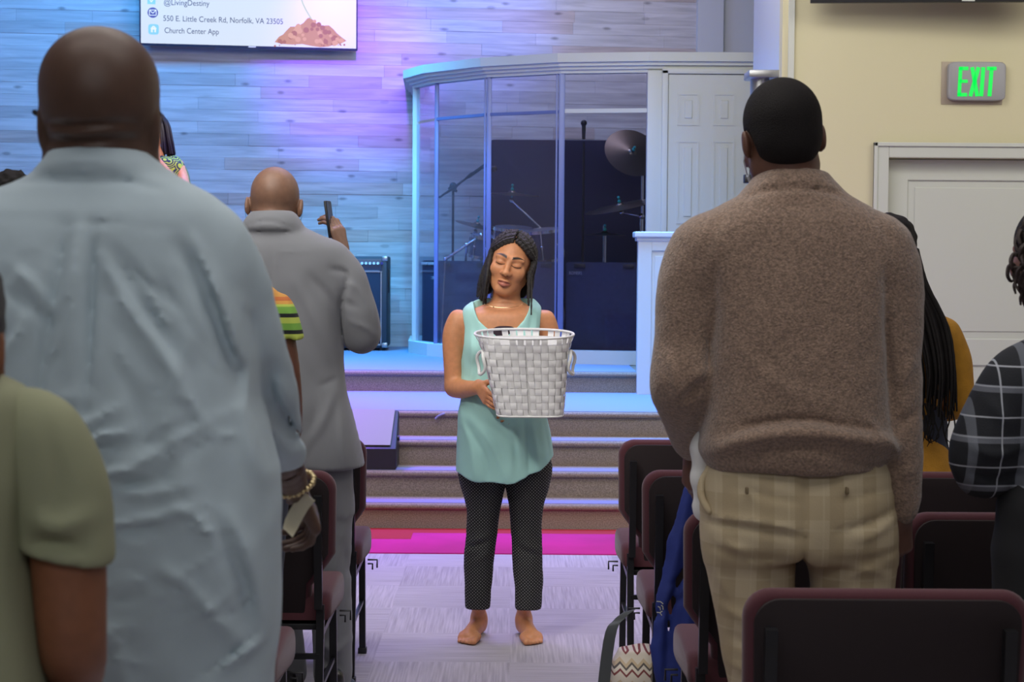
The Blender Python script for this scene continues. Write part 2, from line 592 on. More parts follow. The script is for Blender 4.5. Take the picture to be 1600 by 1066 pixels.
def tile_material():
    m = mat('carpet_tiles', srgb(176, 170, 176), rough=0.95, bump=(260, 0.35, 0.004))
    nt = m.node_tree
    b = nt.nodes['Principled BSDF']
    L = nt.links.new
    tc = nt.nodes.new('ShaderNodeTexCoord')
    mp = nt.nodes.new('ShaderNodeVectorMath'); mp.operation = 'SCALE'; mp.inputs['Scale'].default_value = 2.0
    L(tc.outputs['Object'], mp.inputs[0])
    fl = nt.nodes.new('ShaderNodeVectorMath'); fl.operation = 'FLOOR'
    L(mp.outputs[0], fl.inputs[0])
    sx = nt.nodes.new('ShaderNodeSeparateXYZ'); L(fl.outputs[0], sx.inputs[0])
    ad = nt.nodes.new('ShaderNodeMath'); ad.operation = 'ADD'
    L(sx.outputs[0], ad.inputs[0]); L(sx.outputs[1], ad.inputs[1])
    md = nt.nodes.new('ShaderNodeMath'); md.operation = 'PINGPONG'; md.inputs[1].default_value = 1.0
    L(ad.outputs[0], md.inputs[0])
    def streak(sc):
        v = nt.nodes.new('ShaderNodeVectorMath'); v.operation = 'MULTIPLY'; v.inputs[1].default_value = sc
        L(tc.outputs['Object'], v.inputs[0])
        n = nt.nodes.new('ShaderNodeTexNoise'); n.inputs['Scale'].default_value = 1.0; n.inputs['Detail'].default_value = 2
        L(v.outputs[0], n.inputs['Vector'])
        return n.outputs[0]
    mx = nt.nodes.new('ShaderNodeMix'); mx.data_type = 'FLOAT'
    L(md.outputs[0], mx.inputs[0]); L(streak((3, 110, 1)), mx.inputs[2]); L(streak((110, 3, 1)), mx.inputs[3])
    wn = nt.nodes.new('ShaderNodeTexWhiteNoise'); L(fl.outputs[0], wn.inputs['Vector'])
    mr = nt.nodes.new('ShaderNodeMapRange'); mr.inputs[1].default_value = 0.3; mr.inputs[2].default_value = 0.7
    mr.inputs[3].default_value = 0.80; mr.inputs[4].default_value = 1.16
    L(mx.outputs[0], mr.inputs[0])
    m2 = nt.nodes.new('ShaderNodeMapRange'); m2.inputs[3].default_value = 0.9; m2.inputs[4].default_value = 1.08
    L(wn.outputs[0], m2.inputs[0])
    ml = nt.nodes.new('ShaderNodeMath'); ml.operation = 'MULTIPLY'
    L(mr.outputs[0], ml.inputs[0]); L(m2.outputs[0], ml.inputs[1])
    sc = nt.nodes.new('ShaderNodeVectorMath'); sc.operation = 'SCALE'; sc.inputs[0].default_value = srgb(172, 166, 174)
    L(ml.outputs[0], sc.inputs['Scale'])
    L(sc.outputs[0], b.inputs['Base Color'])
    return m

M_white = mat('white_paint', srgb(196, 199, 190), 0.5)
M_wall = mat('plaster_cream', srgb(208, 201, 166), 0.85, bump=(90, 0.15, 0.002))
M_plain = mat('plaster_pale', srgb(196, 200, 206), 0.8)
M_plainside = mat('plaster_side', srgb(200, 196, 190), 0.85)
M_step = mat('step_carpet', srgb(136, 124, 106), 0.98, noise=(160, 1.28, 0.72), bump=(300, 0.6, 0.006))
M_tile = tile_material()
M_black = mat('black_plastic', (0.012, 0.012, 0.014), 0.45)
M_blackm = mat('black_metal', (0.014, 0.014, 0.016), 0.35, metal=0.3)
M_chrome = mat('chrome', (0.75, 0.76, 0.8), 0.12, metal=1.0)
M_steel = mat('brushed_steel', (0.42, 0.42, 0.42), 0.38, metal=0.9)

fl = MB().box((-6, -3, -0.1), (6, 16.5, 0)).build('floor', M_tile, smooth=False); ST(fl)
ST(MB().box((-6, -3, Z4), (6, 16.5, Z4 + 0.1)).build('ceiling', mat('ceiling_paint', srgb(190, 188, 184), 0.9), smooth=False))
ST(MB().box((-6.1, -3, 0), (-6, 16.5, Z4)).build('wall_left', M_plainside, smooth=False))
ST(MB().box((6, -3, 0), (6.1, 10.2, Z4)).build('wall_far_right', M_plainside, smooth=False))
ST(MB().box((-6, -3.1, 0), (6, -3, Z4)).build('wall_rear', M_plainside, smooth=False))

# ---- carpeted steps, landing and stage (fixed structure)
def tread(name, y0, y1, z0, z1, x0=-6.0, x1=XR):
    b = MB()
    b.box((x0, y0, z0), (x1, y1, z1 - 0.001))
    prof = []
    r = 0.017
    for i in range(9):
        a = -math.pi / 2 + math.pi * i / 8
        prof.append((y0 - 0.004 - math.cos(a) * r, z1 - r + math.sin(a) * r))
    prof += [(y0 + 0.03, z1 + 0.0005), (y0 + 0.03, z1 - 2 * r)]
    b.prism([(p[0], p[1]) for p in prof], x0, x1, axis='X')
    return ST(b.build(name, M_step, angle=1.0))
for i in range(3):
    tread('stair_step' , D0 + i * TR, D0 + (i + 1) * TR + 0.02, i * R_ * 0, (i + 1) * R_)
tread('stage_landing', D_PLAT, D_STAGE + 0.02, 0, Z_PLAT, x1=2.9)
tread('stage_floor', D_STAGE, 16.4, 0, Z_STAGE, x1=0.835)
ST(MB().box((0.835, 12.05, 0), (2.9, 16.4, Z_STAGE)).build('stage_floor_right', M_step, smooth=False))
M_bluelit_carpet = mat('stage_carpet_bluelit', srgb(122, 132, 154), 0.95, bump=(300, 0.4, 0.004))  # blue stage light mixed into the colour; the carpet itself is step beige
ST(MB().box((-6, D_PLAT + 0.012, Z_PLAT), (2.9, D_STAGE - 0.001, Z_PLAT + 0.004)).build('landing_carpet', M_bluelit_carpet, smooth=False))
ST(MB().box((-6, D_STAGE + 0.012, Z_STAGE), (0.833, 16.3, Z_STAGE + 0.004)).build('stage_carpet_bluelit', M_bluelit_carpet, smooth=False))
M_treadlight = mat('tread_light', srgb(128, 124, 158), 0.6)  # violet stage light on the treads, put into the strip colour
for i in range(3):
    z = (i + 1) * R_
    ST(MB().box((-1.0 + 0.0 * i, D0 + i * TR + 0.012, z), (XR, D0 + i * TR + 0.135, z + 0.003)).build('trim_%d' % (i + 1), M_treadlight, smooth=False))  # lit band of each tread, laid on as a thin slab

# ---- red runner at the foot of the steps, purple light painted as magenta
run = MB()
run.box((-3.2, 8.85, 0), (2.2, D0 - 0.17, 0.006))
o = run.build('floor_runner', mat('runner_purple_lit', srgb(184, 20, 112), 0.9, noise=(2.2, 1.1, 0.85), bump=(240, 0.3, 0.003)), smooth=False,
          label='red carpet runner, purple light painted in as magenta, lying across the floor at the foot of the steps', cat='carpet runner')
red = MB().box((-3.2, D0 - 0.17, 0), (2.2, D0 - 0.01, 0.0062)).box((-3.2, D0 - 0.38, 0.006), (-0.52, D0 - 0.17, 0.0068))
red.build('unlit_red_band', mat('runner_unlit_red', srgb(160, 30, 32), 0.9), o, smooth=False, label='red of the runner left unlit, along the back edge')

# ---- plank wall, turned a little so that its right end is farther away
YAW = math.radians(8)
def WB(u, v, w):      # u along the wall, v towards the viewer, w up
    return Vector((-0.857 + u * math.cos(YAW) + v * math.sin(YAW), 15.0 + u * math.sin(YAW) - v * math.cos(YAW), w))
rnd = random.Random(11)
b = MB()
tint = b.bm.loops.layers.float_color.new('tint')
M4 = Matrix(((math.cos(YAW), math.sin(YAW), 0, -0.857), (math.sin(YAW), -math.cos(YAW), 0, 15.0), (0, 0, 1, 0), (0, 0, 0, 1)))
u_end = (P(1087, 60, 15.35)[0] + 0.857) / math.cos(YAW)
w0, hp = Z_STAGE, 0.0975
w = w0
while w < Z4:
    u = -5.3 - rnd.random() * 0.8
    while u < u_end:
        ln = rnd.choice([0.35, 0.6, 0.75, 0.9, 1.1, 1.25])
        u1 = min(u + ln, u_end)
        dep = rnd.random() * 0.006
        n0 = len(b.bm.faces)
        b.box((u + 0.0003, 0, w + 0.0003), (u1 - 0.0003, 0.012 + dep, min(w + hp, Z4) - 0.0003), bev=0.0012, seg=1, M=M4)
        b.bm.faces.ensure_lookup_table()
        g = rnd.choice([1.0, 1.0, 0.96, 1.04, 0.9, 0.82])
        base = srgb(192, 190, 192) if rnd.random() > 0.2 else srgb(184, 172, 168)
        for f in b.bm.faces[n0:]:
            for l in f.loops:
                l[tint] = (base[0] * g, base[1] * g, base[2] * g, rnd.random())
        u = u1
    w += hp
mw = mat('whitewashed_planks', (0.5, 0.5, 0.5), 0.62, attr=True)
nt = mw.node_tree; B_ = nt.nodes['Principled BSDF']; L = nt.links.new
tc = nt.nodes.new('ShaderNodeTexCoord')
def nz(scale, det, ds, vecscale):
    v = nt.nodes.new('ShaderNodeVectorMath'); v.operation = 'MULTIPLY'; v.inputs[1].default_value = vecscale
    L(tc.outputs['Object'], v.inputs[0])
    n = nt.nodes.new('ShaderNodeTexNoise'); n.inputs['Scale'].default_value = scale; n.inputs['Detail'].default_value = det
    n.inputs['Distortion'].default_value = ds
    L(v.outputs[0], n.inputs['Vector']); return n.outputs[0]
g1 = nt.nodes.new('ShaderNodeMapRange'); g1.inputs[1].default_value = 0.3; g1.inputs[2].default_value = 0.7; g1.inputs[3].default_value = 0.76; g1.inputs[4].default_value = 1.12
L(nz(2.2, 5, 0.6, (1, 1, 14)), g1.inputs[0])
vo = nt.nodes.new('ShaderNodeTexVoronoi'); vo.inputs['Scale'].default_value = 1.0; vo.voronoi_dimensions = '2D'
sx_ = nt.nodes.new('ShaderNodeSeparateXYZ'); L(tc.outputs['Object'], sx_.inputs[0])
wv = nz(9, 2, 0.4, (1, 1, 1))
kx = nt.nodes.new('ShaderNodeMath'); kx.operation = 'MULTIPLY_ADD'; kx.inputs[1].default_value = 2.3; L(sx_.outputs[0], kx.inputs[0])
kw = nt.nodes.new('ShaderNodeMath'); kw.operation = 'MULTIPLY'; kw.inputs[1].default_value = 0.12; L(wv, kw.inputs[0]); L(kw.outputs[0], kx.inputs[2])
kz = nt.nodes.new('ShaderNodeMath'); kz.operation = 'MULTIPLY'; kz.inputs[1].default_value = 5.6; L(sx_.outputs[2], kz.inputs[0])
kc = nt.nodes.new('ShaderNodeCombineXYZ'); L(kx.outputs[0], kc.inputs[0]); L(kz.outputs[0], kc.inputs[1])
L(kc.outputs[0], vo.inputs['Vector'])
kn = nt.nodes.new('ShaderNodeMapRange'); kn.inputs[1].default_value = 0.03; kn.inputs[2].default_value = 0.10; kn.inputs[3].default_value = 0.5; kn.inputs[4].default_value = 1.0
L(vo.outputs['Distance'], kn.inputs[0])
sc_ = nt.nodes.new('ShaderNodeSeparateColor'); L(vo.outputs['Color'], sc_.inputs[0])
gt_ = nt.nodes.new('ShaderNodeMapRange'); gt_.inputs[1].default_value = 0.55; gt_.inputs[2].default_value = 0.75; gt_.inputs[3].default_value = 1.0; gt_.inputs[4].default_value = 0.0
L(sc_.outputs[0], gt_.inputs[0])
mxk = nt.nodes.new('ShaderNodeMath'); mxk.operation = 'MAXIMUM'; L(kn.outputs[0], mxk.inputs[0]); L(gt_.outputs[0], mxk.inputs[1])
mm = nt.nodes.new('ShaderNodeMath'); mm.operation = 'MULTIPLY'; L(g1.outputs[0], mm.inputs[0]); L(mxk.outputs[0], mm.inputs[1])
at = [n for n in nt.nodes if n.type == 'ATTRIBUTE'][0]
sc = nt.nodes.new('ShaderNodeVectorMath'); sc.operation = 'SCALE'; L(at.outputs['Color'], sc.inputs[0]); L(mm.outputs[0], sc.inputs['Scale'])
L(sc.outputs[0], B_.inputs['Base Color'])
ST(b.build('wall_back', mw, smooth=False))
ST(MB().box((-5.4, -0.15, 0), (u_end + 3, -0.002, Z4), M=M4).build('wall_back_studs', M_plain, smooth=False))
# pale pier and blue-lit recess right of the planks
ST(MB().box((u_end, -0.002, Z_STAGE), (u_end + 0.225, 0.06, Z4), M=M4).build('wall_back_pier', M_plain, smooth=False))

# ---- stage side wall and the wall with the exit door
DW = 10.2
xw = P(1237, 100, DW)[0]
ST(MB().box((XR + 0.002, DW + 0.02, 0), (XR + 0.16, 11.66, Z4)).build('wall_stage_side', M_plain, smooth=False))
ST(MB().box((P(1222, 60, DW)[0], DW - 0.008, 0), (P(1231, 60, DW)[0], DW + 0.1, Z4)).build('trim_4', M_wall, smooth=False))
ST(MB().box((P(1231, 60, DW)[0], DW - 0.03, 0), (P(1240, 60, DW)[0], DW + 0.1, Z4)).build('trim_5', M_white, smooth=False))
dL, dR = P(1387, 300, DW)[0], P(1387, 300, DW)[0] + 1.02
dT = P(1480, 247, DW)[2]
wr = MB()
x0 = P(1239, 60, DW)[0]
wr.box((x0, DW, 0), (dL, DW + 0.16, Z4)).box((dL, DW, dT), (dR, DW + 0.16, Z4)).box((dR, DW, 0), (6, DW + 0.16, Z4))
ST(wr.build('wall_right', M_wall, smooth=False))
# casing
cs = MB()
cw = 0.085
for (a0, a1, c0, c1) in ((dL - cw, dL, 0, dT + cw), (dR, dR + cw, 0, dT + cw), (dL, dR, dT, dT + cw)):
    cs.box((a0, DW - 0.022, c0), (a1, DW + 0.001, c1), bev=0.004)
cs.box((dL - cw - 0.0, DW - 0.034, dT + cw - 0.022), (dR + cw, DW - 0.001, dT + cw), bev=0.003)
cs.box((dL - cw, DW - 0.034, 0), (dL - cw + 0.02, DW - 0.001, dT + cw), bev=0.003)
ST(cs.build('trim_6', M_white, smooth=False))
dr = empty('door_1', ((dL + dR) / 2, DW + 0.1, 0)); ST(dr)
lf = MB()
xl, xr_, zt = dL + 0.012, dR - 0.012, dT - 0.004
lf.box((xl, DW + 0.09, 0.01), (xr_, DW + 0.13, zt))
# raised stiles around two sunk panels
zm0, zm1 = P(1480, 545, DW)[2], P(1480, 530, DW)[2]
def rails(b, xs, zs, y, t=0.012):
    for a, c in xs: b.box((a, y - t, zs[0][0]), (c, y, zs[-1][1]), bev=0.004)
    for a, c in zs: b.box((xs[0][0], y - t, a), (xs[-1][1], y, c), bev=0.004)
lf.box((xl, DW + 0.078, 0.01), (xl + 0.12, DW + 0.092, zt), bev=0.005)
lf.box((xr_ - 0.12, DW + 0.078, 0.01), (xr_, DW + 0.092, zt), bev=0.005)
lf.box((xl + 0.11, DW + 0.078, zt - 0.12), (xr_ - 0.11, DW + 0.092, zt), bev=0.005)
lf.box((xl + 0.11, DW + 0.078, zm0 - 0.1), (xr_ - 0.11, DW + 0.092, zm1), bev=0.005)
lf.box((xl + 0.11, DW + 0.078, 0.01), (xr_ - 0.11, DW + 0.092, 0.25), bev=0.005)
lf.box((xl + 0.16, DW + 0.084, zm1 + 0.04), (xr_ - 0.16, DW + 0.094, zt - 0.16), bev=0.004)
lf.build('door_leaf', M_white, dr, smooth=False)
kb = MB().cyl((xr_ - 0.07, DW + 0.02, 0.95), (xr_ - 0.07, DW + 0.08, 0.95), 0.012).cyl((xr_ - 0.07, DW + 0.02, 0.95), (xr_ - 0.17, DW + 0.02, 0.95), 0.009)
kb.build('door_handle', M_steel, dr)

# ---- exit sign on the cream wall
ex = empty('exit_sign', tuple(P(1521, 158, DW - 0.02)), label='grey box with glowing green EXIT letters on the cream wall above the door', cat='exit sign')
def PW(px, py, d=DW):
    p = P(px, py, d); return Vector((p[0], p[1], p[2]))
a, c = PW(1470, 163), PW(1567, 97)
MB().box((a.x, DW - 0.006, a.z), (c.x, DW, c.z), bev=0.002).build('back_plate', mat('sign_plate', srgb(168, 155, 135), 0.4), ex)
a, c = PW(1478, 158), PW(1569, 98)
cx_, cz_, hx, hz = (a.x + c.x) / 2, (a.z + c.z) / 2, (c.x - a.x) / 2, (c.z - a.z) / 2
poly = []
for i in range(48):
    t = 2 * math.pi * i / 48
    e = 0.22
    poly.append((cx_ + hx * math.copysign(abs(math.cos(t)) ** e, math.cos(t)), cz_ + hz * math.copysign(abs(math.sin(t)) ** e, math.sin(t))))
MB().prism(poly, DW - 0.05, DW - 0.006, axis='Y', bev=0.008).build('housing', mat('sign_grey', srgb(150, 150, 152), 0.45), ex)
M_green = mat('exit_green', srgb(10, 235, 85), 0.4, emit=1.0)
le = MB()
def stroke(px0, py0, px1, py1, w):
    """one bar of a letter, w px wide, on the sign face"""
    d_ = DW - 0.0505
    p, q = PW(px0, py0, d_), PW(px1, py1, d_)
    t = (q - p).normalized(); s_ = Vector((t.z, 0, -t.x)) * (w / 2 / (F_PX / d_))
    le.prism([((p + s_).x, (p + s_).z), ((q + s_).x, (q + s_).z), ((q - s_).x, (q - s_).z), ((p - s_).x, (p - s_).z)], d_ - 0.002, d_, axis='Y')
stroke(1501, 105, 1498.5, 150, 5.5); stroke(1499, 107, 1513, 107, 5.5); stroke(1499, 127, 1512, 127, 5); stroke(1496, 148, 1511, 148, 5.5)
stroke(1519, 105, 1527, 150.5, 6); stroke(1529, 105, 1516, 150.5, 6)
stroke(1536.5, 105, 1533, 150.5, 6)
stroke(1542, 107, 1557, 107, 5.5); stroke(1549.5, 106, 1546, 150.5, 6)
le.build('exit_lettering', M_green, ex, smooth=False, label='glowing green letters EXIT')

# ---- right-hand screen above the exit door
tv2 = empty('wall_screen', tuple(P(1444, 4, 9.95)), math.radians(-5), label='black framed screen at the top right above the exit sign', cat='screen')
MB().box((-0.62, -0.02, 0), (0.75, 0.02, 0.82), bev=0.004).build('bezel', M_black, tv2, world=False)
MB().box((-0.605, -0.0215, 0.018), (0.735, -0.019, 0.805)).build('display', mat('display_white', srgb(225, 232, 240), 0.3, emit=0.75), tv2, world=False, smooth=False)
MB().box((-0.12, 0.02, 0.2), (0.2, 0.2, 0.55)).build('wall_mount', M_black, tv2, world=False, smooth=False)
MB().box((0.2, -0.024, 0.003), (0.27, -0.018, 0.016)).build('sensor_bar', M_steel, tv2, world=False, smooth=False)

# ---- announcement screen on the plank wall
SC = F_PX / 14.6
ya = math.radians(9.8)
o0 = P(390, 74.8, 14.6)
tv = empty('announcement_screen', tuple(o0), ya, label='wide screen on the plank wall showing a church address beside a heap of soil', cat='screen')
def U(px, py):    # screen-local x and z of a picture point
    dx = px - 390
    zc = (74.8 + 0.027 * dx - py)
    return dx / SC / math.cos(ya) * 1.0, zc / SC
MB().box((-0.874, 0, 0), (0.874, 0.05, 1.0), bev=0.004).build('bezel', mat('bezel_navy', (0.02, 0.025, 0.05), 0.35), tv, world=False)
MB().box((-0.862, -0.002, 0.016), (0.862, 0.001, 0.988)).build('display', mat('screen_white', srgb(222, 228, 232), 0.3, emit=0.8), tv, world=False, smooth=False)
MB().box((-0.3, 0.05, 0.3), (0.3, 0.26, 0.7)).build('wall_mount', M_black, tv, world=False, smooth=False)
MB().box((0.02 - 0.03, -0.004, 0.003), (0.05, 0, 0.013)).build('maker_badge', M_steel, tv, world=False, smooth=False)
def TM(px, py):
    u, v = U(px, py)
    return Matrix.Translation((u, -0.003, v)) @ Matrix.Rotation(math.pi / 2, 4, 'X')
M_txt = mat('text_navy', srgb(48, 60, 105), 0.5, emit=0.8)
def wpx(n): return n / SC / math.cos(ya)
text_mesh('handle_text', '@LivingDestiny', M_txt, tv, TM(261, 9), width=wpx(68), height=8.5 / SC, world=False)
text_mesh('address_text', '550 E. Little Creek Rd, Norfolk, VA 23505', M_txt, tv, TM(260, 33.5), width=wpx(180), height=8.5 / SC, world=False)
text_mesh('app_text', 'Church Center App', M_txt, tv, TM(262, 52), width=wpx(81), height=8.5 / SC, world=False)
def disc(b, px, py, r, y, n=28, sq=None):
    u, v = U(px, py); rr = r / SC
    e = sq or 1
    b.prism([(u + rr * math.copysign(abs(math.cos(2 * math.pi * i / n)) ** e, math.cos(2 * math.pi * i / n)),
              v + rr * math.copysign(abs(math.sin(2 * math.pi * i / n)) ** e, math.sin(2 * math.pi * i / n))) for i in range(n)], y - 0.0006, y, axis='Y')
def icon_bar(b, p, q, w, y):
    (u0, v0), (u1, v1) = U(*p), U(*q)
    d = Vector((u1 - u0, v1 - v0)).normalized() * (w / 2 / SC); s_ = Vector((d.y, -d.x))
    b.prism([(u0 + s_.x, v0 + s_.y), (u1 + s_.x, v1 + s_.y), (u1 - s_.x, v1 - s_.y), (u0 - s_.x, v0 - s_.y)], y - 0.0006, y, axis='Y')
M_icw = mat('icon_white', (0.85, 0.88, 0.9), 0.4, emit=0.85)
M_lb = mat('icon_light_blue', srgb(140, 208, 232), 0.4, emit=0.85)
b = MB(); disc(b, 245, 21, 8, -0.0022); ic = b.build('mail_icon', mat('icon_violet', srgb(72, 62, 150), 0.4, emit=0.85), tv, world=False, smooth=False)
b = MB()
for p, q in (((240, 17), (250, 17)), ((240, 25), (250, 25)), ((240, 17), (240, 25)), ((250, 17), (250, 25)), ((240, 17), (245, 22)), ((245, 22), (250, 17))):
    icon_bar(b, p, q, 1.1, -0.003)
b.build('envelope_mark', M_icw, ic, world=False, smooth=False)
b = MB(); disc(b, 246, 46.5, 8, -0.0022, sq=0.45); ic = b.build('app_icon', M_lb, tv, world=False, smooth=False)
b = MB(); icon_bar(b, (243.5, 44), (243.5, 51), 2.6, -0.003); icon_bar(b, (248.5, 44), (248.5, 51), 2.6, -0.003); icon_bar(b, (242, 46), (246, 41.5), 2, -0.003); icon_bar(b, (246, 41.5), (250, 46), 2, -0.003); icon_bar(b, (243, 45.5), (249, 45.5), 3, -0.003)
b.build('house_mark', M_icw, ic, world=False, smooth=False)
b = MB()
u0, v0 = U(237, 8); u1, v1 = U(249, -6)
b.prism([(u0, v0), (u1, v0), (u1, v1), (u0, v1)], -0.0028, -0.0022, axis='Y')
ic = b.build('social_icon', M_lb, tv, world=False, smooth=False)
b = MB(); icon_bar(b, (240.5, 0), (242.5, 5), 1.6, -0.003); icon_bar(b, (242.5, 5), (247, -1), 1.6, -0.003)
b.build('social_mark', M_icw, ic, world=False, smooth=False)
# heap of soil and a stem, drawn on the display
rs = random.Random(3)
b = MB()
out = [(428, 66), (434, 58), (441, 54), (446, 48), (452, 42), (459, 42), (466, 40), (472, 36), (478, 29), (482, 28), (488, 33), (494, 39), (500, 41), (506, 40), (511, 40), (518, 46), (523, 52), (530, 58), (538, 64), (530, 68), (520, 70), (510, 73), (498, 74), (484, 72), (470, 69), (455, 70), (440, 69)]
b.prism([U(*p) for p in out], -0.0028, -0.0022, axis='Y')
soil = b.build('soil_heap_graphic', mat('soil_orange', srgb(206, 148, 88), 0.6, emit=0.8), tv, world=False, smooth=False)
b = MB(); b2 = MB()
for i in range(46):
    t = rs.random()
    px = 434 + 100 * t
    top = 62 - 30 * math.exp(-((px - 482) / 30) ** 2)
    py = top + (68 - top) * rs.random()
    disc(b if i % 2 else b2, px, py, 1.6 + 3.2 * rs.random(), -0.0029 - 0.0004 * rs.random(), n=9)
for i in range(12):
    disc(b, 428 + 108 * rs.random(), 69 + 3 * rs.random(), 0.8 + rs.random(), -0.003, n=7)
b.build('dark_clods', mat('soil_dark', srgb(178, 112, 62), 0.6, emit=0.8), soil, world=False, smooth=False)
b2.build('light_clods', mat('soil_light', srgb(226, 170, 112), 0.6, emit=0.8), soil, world=False, smooth=False)
b = MB()
pr = (468, -4)
for i in range(1, 9):
    t = i / 8
    q = (468 + 16 * t, -4 + 34 * t - 5 * math.sin(t * 3) * 0)
    q = (468 + 16 * t ** 1.4, -4 + 34 * t)
    icon_bar(b, pr, q, 2.2, -0.0036); pr = q
b.build('green_stem_graphic', mat('stem_green', srgb(198, 216, 148), 0.6, emit=0.85), tv, world=False, smooth=False)

# ================================================================== drum booth
def glass_mat(name, tintc, gl):
    m = bpy.data.materials.new(name)
    m.use_nodes = True
    nt = m.node_tree; nt.nodes.clear()
    o = nt.nodes.new('ShaderNodeOutputMaterial')
    t = nt.nodes.new('ShaderNodeBsdfTransparent'); t.inputs[0].default_value = (*tintc, 1)
    g = nt.nodes.new('ShaderNodeBsdfGlossy'); g.inputs['Roughness'].default_value = 0.05
    g.inputs['Color'].default_value = (0.9, 0.92, 1, 1)
    lw = nt.nodes.new('ShaderNodeLayerWeight'); lw.inputs['Blend'].default_value = 0.25
    fr = nt.nodes.new('ShaderNodeMapRange'); fr.inputs[3].default_value = 0.045; fr.inputs[4].default_value = gl
    nt.links.new(lw.outputs['Facing'], fr.inputs[0])
    mx = nt.nodes.new('ShaderNodeMixShader')
    nt.links.new(fr.outputs[0], mx.inputs[0]); nt.links.new(t.outputs[0], mx.inputs[1]); nt.links.new(g.outputs[0], mx.inputs[2])
    nt.links.new(mx.outputs[0], o.inputs[0])
    return m
M_glass = glass_mat('smoked_glass', (0.88, 0.88, 0.94), 0.7)
M_alu = mat('booth_mullion', srgb(112, 122, 165), 0.45, metal=0.3)

booth = [(-0.80, 14.95), (-0.763, 14.05), (-0.604, 13.65), (-0.178, 13.15), (0.344, 12.84), (0.954, 12.72)]
bp = [Vector((x, y, 0)) for x, y in booth]
Z_TOP = P(1010, 83, 12.7)[2]
Z_OPEN = P(1010, 111, 12.72)[2]
Z_K = Z_STAGE + 0.10
bo = empty('drum_booth', (0.1, 13.0, Z_STAGE), label='white framed bowed drum booth with tall smoked glass panels on the stage', cat='drum booth')
def offset(pl, d):
    out = []
    for i, p in enumerate(pl):
        ns = []
        for j in (i - 1, i):
            if 0 <= j < len(pl) - 1:
                t = (pl[j + 1] - pl[j]).normalized(); ns.append(Vector((t.y, -t.x, 0)))
        n = sum(ns, Vector()).normalized()
        c = max(0.5, n.dot(ns[0]))
        out.append(p + n * d / c)
    return out
def ribbon(b, pl, d0, d1, z0, z1):
    A, B = offset(pl, d0), offset(pl, d1)
    for i in range(len(pl) - 1):
        vs = [b.bm.verts.new((p.x, p.y, z)) for z in (z0, z1) for p in (A[i], A[i + 1], B[i + 1], B[i])]
        for f in ((0, 1, 2, 3), (7, 6, 5, 4), (0, 4, 5, 1), (1, 5, 6, 2), (2, 6, 7, 3), (3, 7, 4, 0)):
            b.bm.faces.new([vs[k] for k in f])
long = bp + [Vector((2.05, 12.70, 0))]
b = MB()
ribbon(b, long, -0.1, 0.10, Z_OPEN + 0.06, Z_TOP)
b.build('fascia', M_white, bo, smooth=False)
b = MB()
ribbon(b, long, -0.06, 0.075, Z_OPEN + 0.035, Z_OPEN + 0.065)
ribbon(b, long, -0.06, 0.05, Z_OPEN + 0.012, Z_OPEN + 0.037)
ribbon(b, long, -0.06, 0.028, Z_OPEN - 0.012, Z_OPEN + 0.014)
b.build('crown_moulding', M_white, bo, smooth=False)
b = MB(); ribbon(b, bp[0:], -0.06, 0.05, Z_STAGE + 0.004, Z_K)
b.build('sill_kerb', M_white, bo, smooth=False)
def post(p, w, z0=Z_K, z1=None, m=None, name='mullion', dpt=None):
    z1 = Z_OPEN if z1 is None else z1
    h = w / 2
    MB().box((p.x - h, p.y - (dpt or h), z0), (p.x + h, p.y + (dpt or h), z1), bev=0.003).build(name, m or M_alu, bo)
post(bp[1] + Vector((0.005, 0, 0)), 0.055, m=M_white, name='corner_post', z1=Z_OPEN + 0.01)
q3 = Vector((P(682, 300, 13.63)[0], 13.63, 0))
post(q3, 0.032); post(bp[3], 0.035); post(bp[4], 0.042)
for q in (bp[3] + Vector((-0.03, 0.01, 0)), bp[4] + Vector((-0.035, 0.01, 0))):
    post(q, 0.014)
post(Vector((P(1021, 300, 12.72)[0], 12.72, 0)), 0.105, z0=Z_STAGE + 0.004, m=M_white, name='corner_post')
ZR = P(945, 176, 12.75)[2]
seg = [(bp[1], q3), (q3, bp[3]), (bp[3], bp[4]), (bp[4], bp[5])]
for i, (a, c) in enumerate(seg):
    for z0, z1, nm in ((Z_K, ZR, 'glass_panel'), (ZR + 0.02, Z_OPEN, 'transom_glass')):
        b = MB(); t = (c - a).normalized(); n = Vector((t.y, -t.x, 0)) * 0.003
        vs = [b.bm.verts.new((p.x, p.y, z)) for z in (z0, z1) for p in (a - n, c - n, c + n, a + n)]
        for f in ((0, 1, 2, 3), (7, 6, 5, 4), (0, 4, 5, 1), (1, 5, 6, 2), (2, 6, 7, 3), (3, 7, 4, 0)):
            b.bm.faces.new([vs[k] for k in f])
        b.build(nm, M_glass, bo, smooth=False)
    if i:
        b = MB(); pl = [a, c]; ribbon(b, pl, -0.012, 0.012, ZR, ZR + 0.022 if i != 3 else ZR + 0.03)
        b.build('transom_rail', M_white if i == 3 else M_alu, bo, smooth=False)

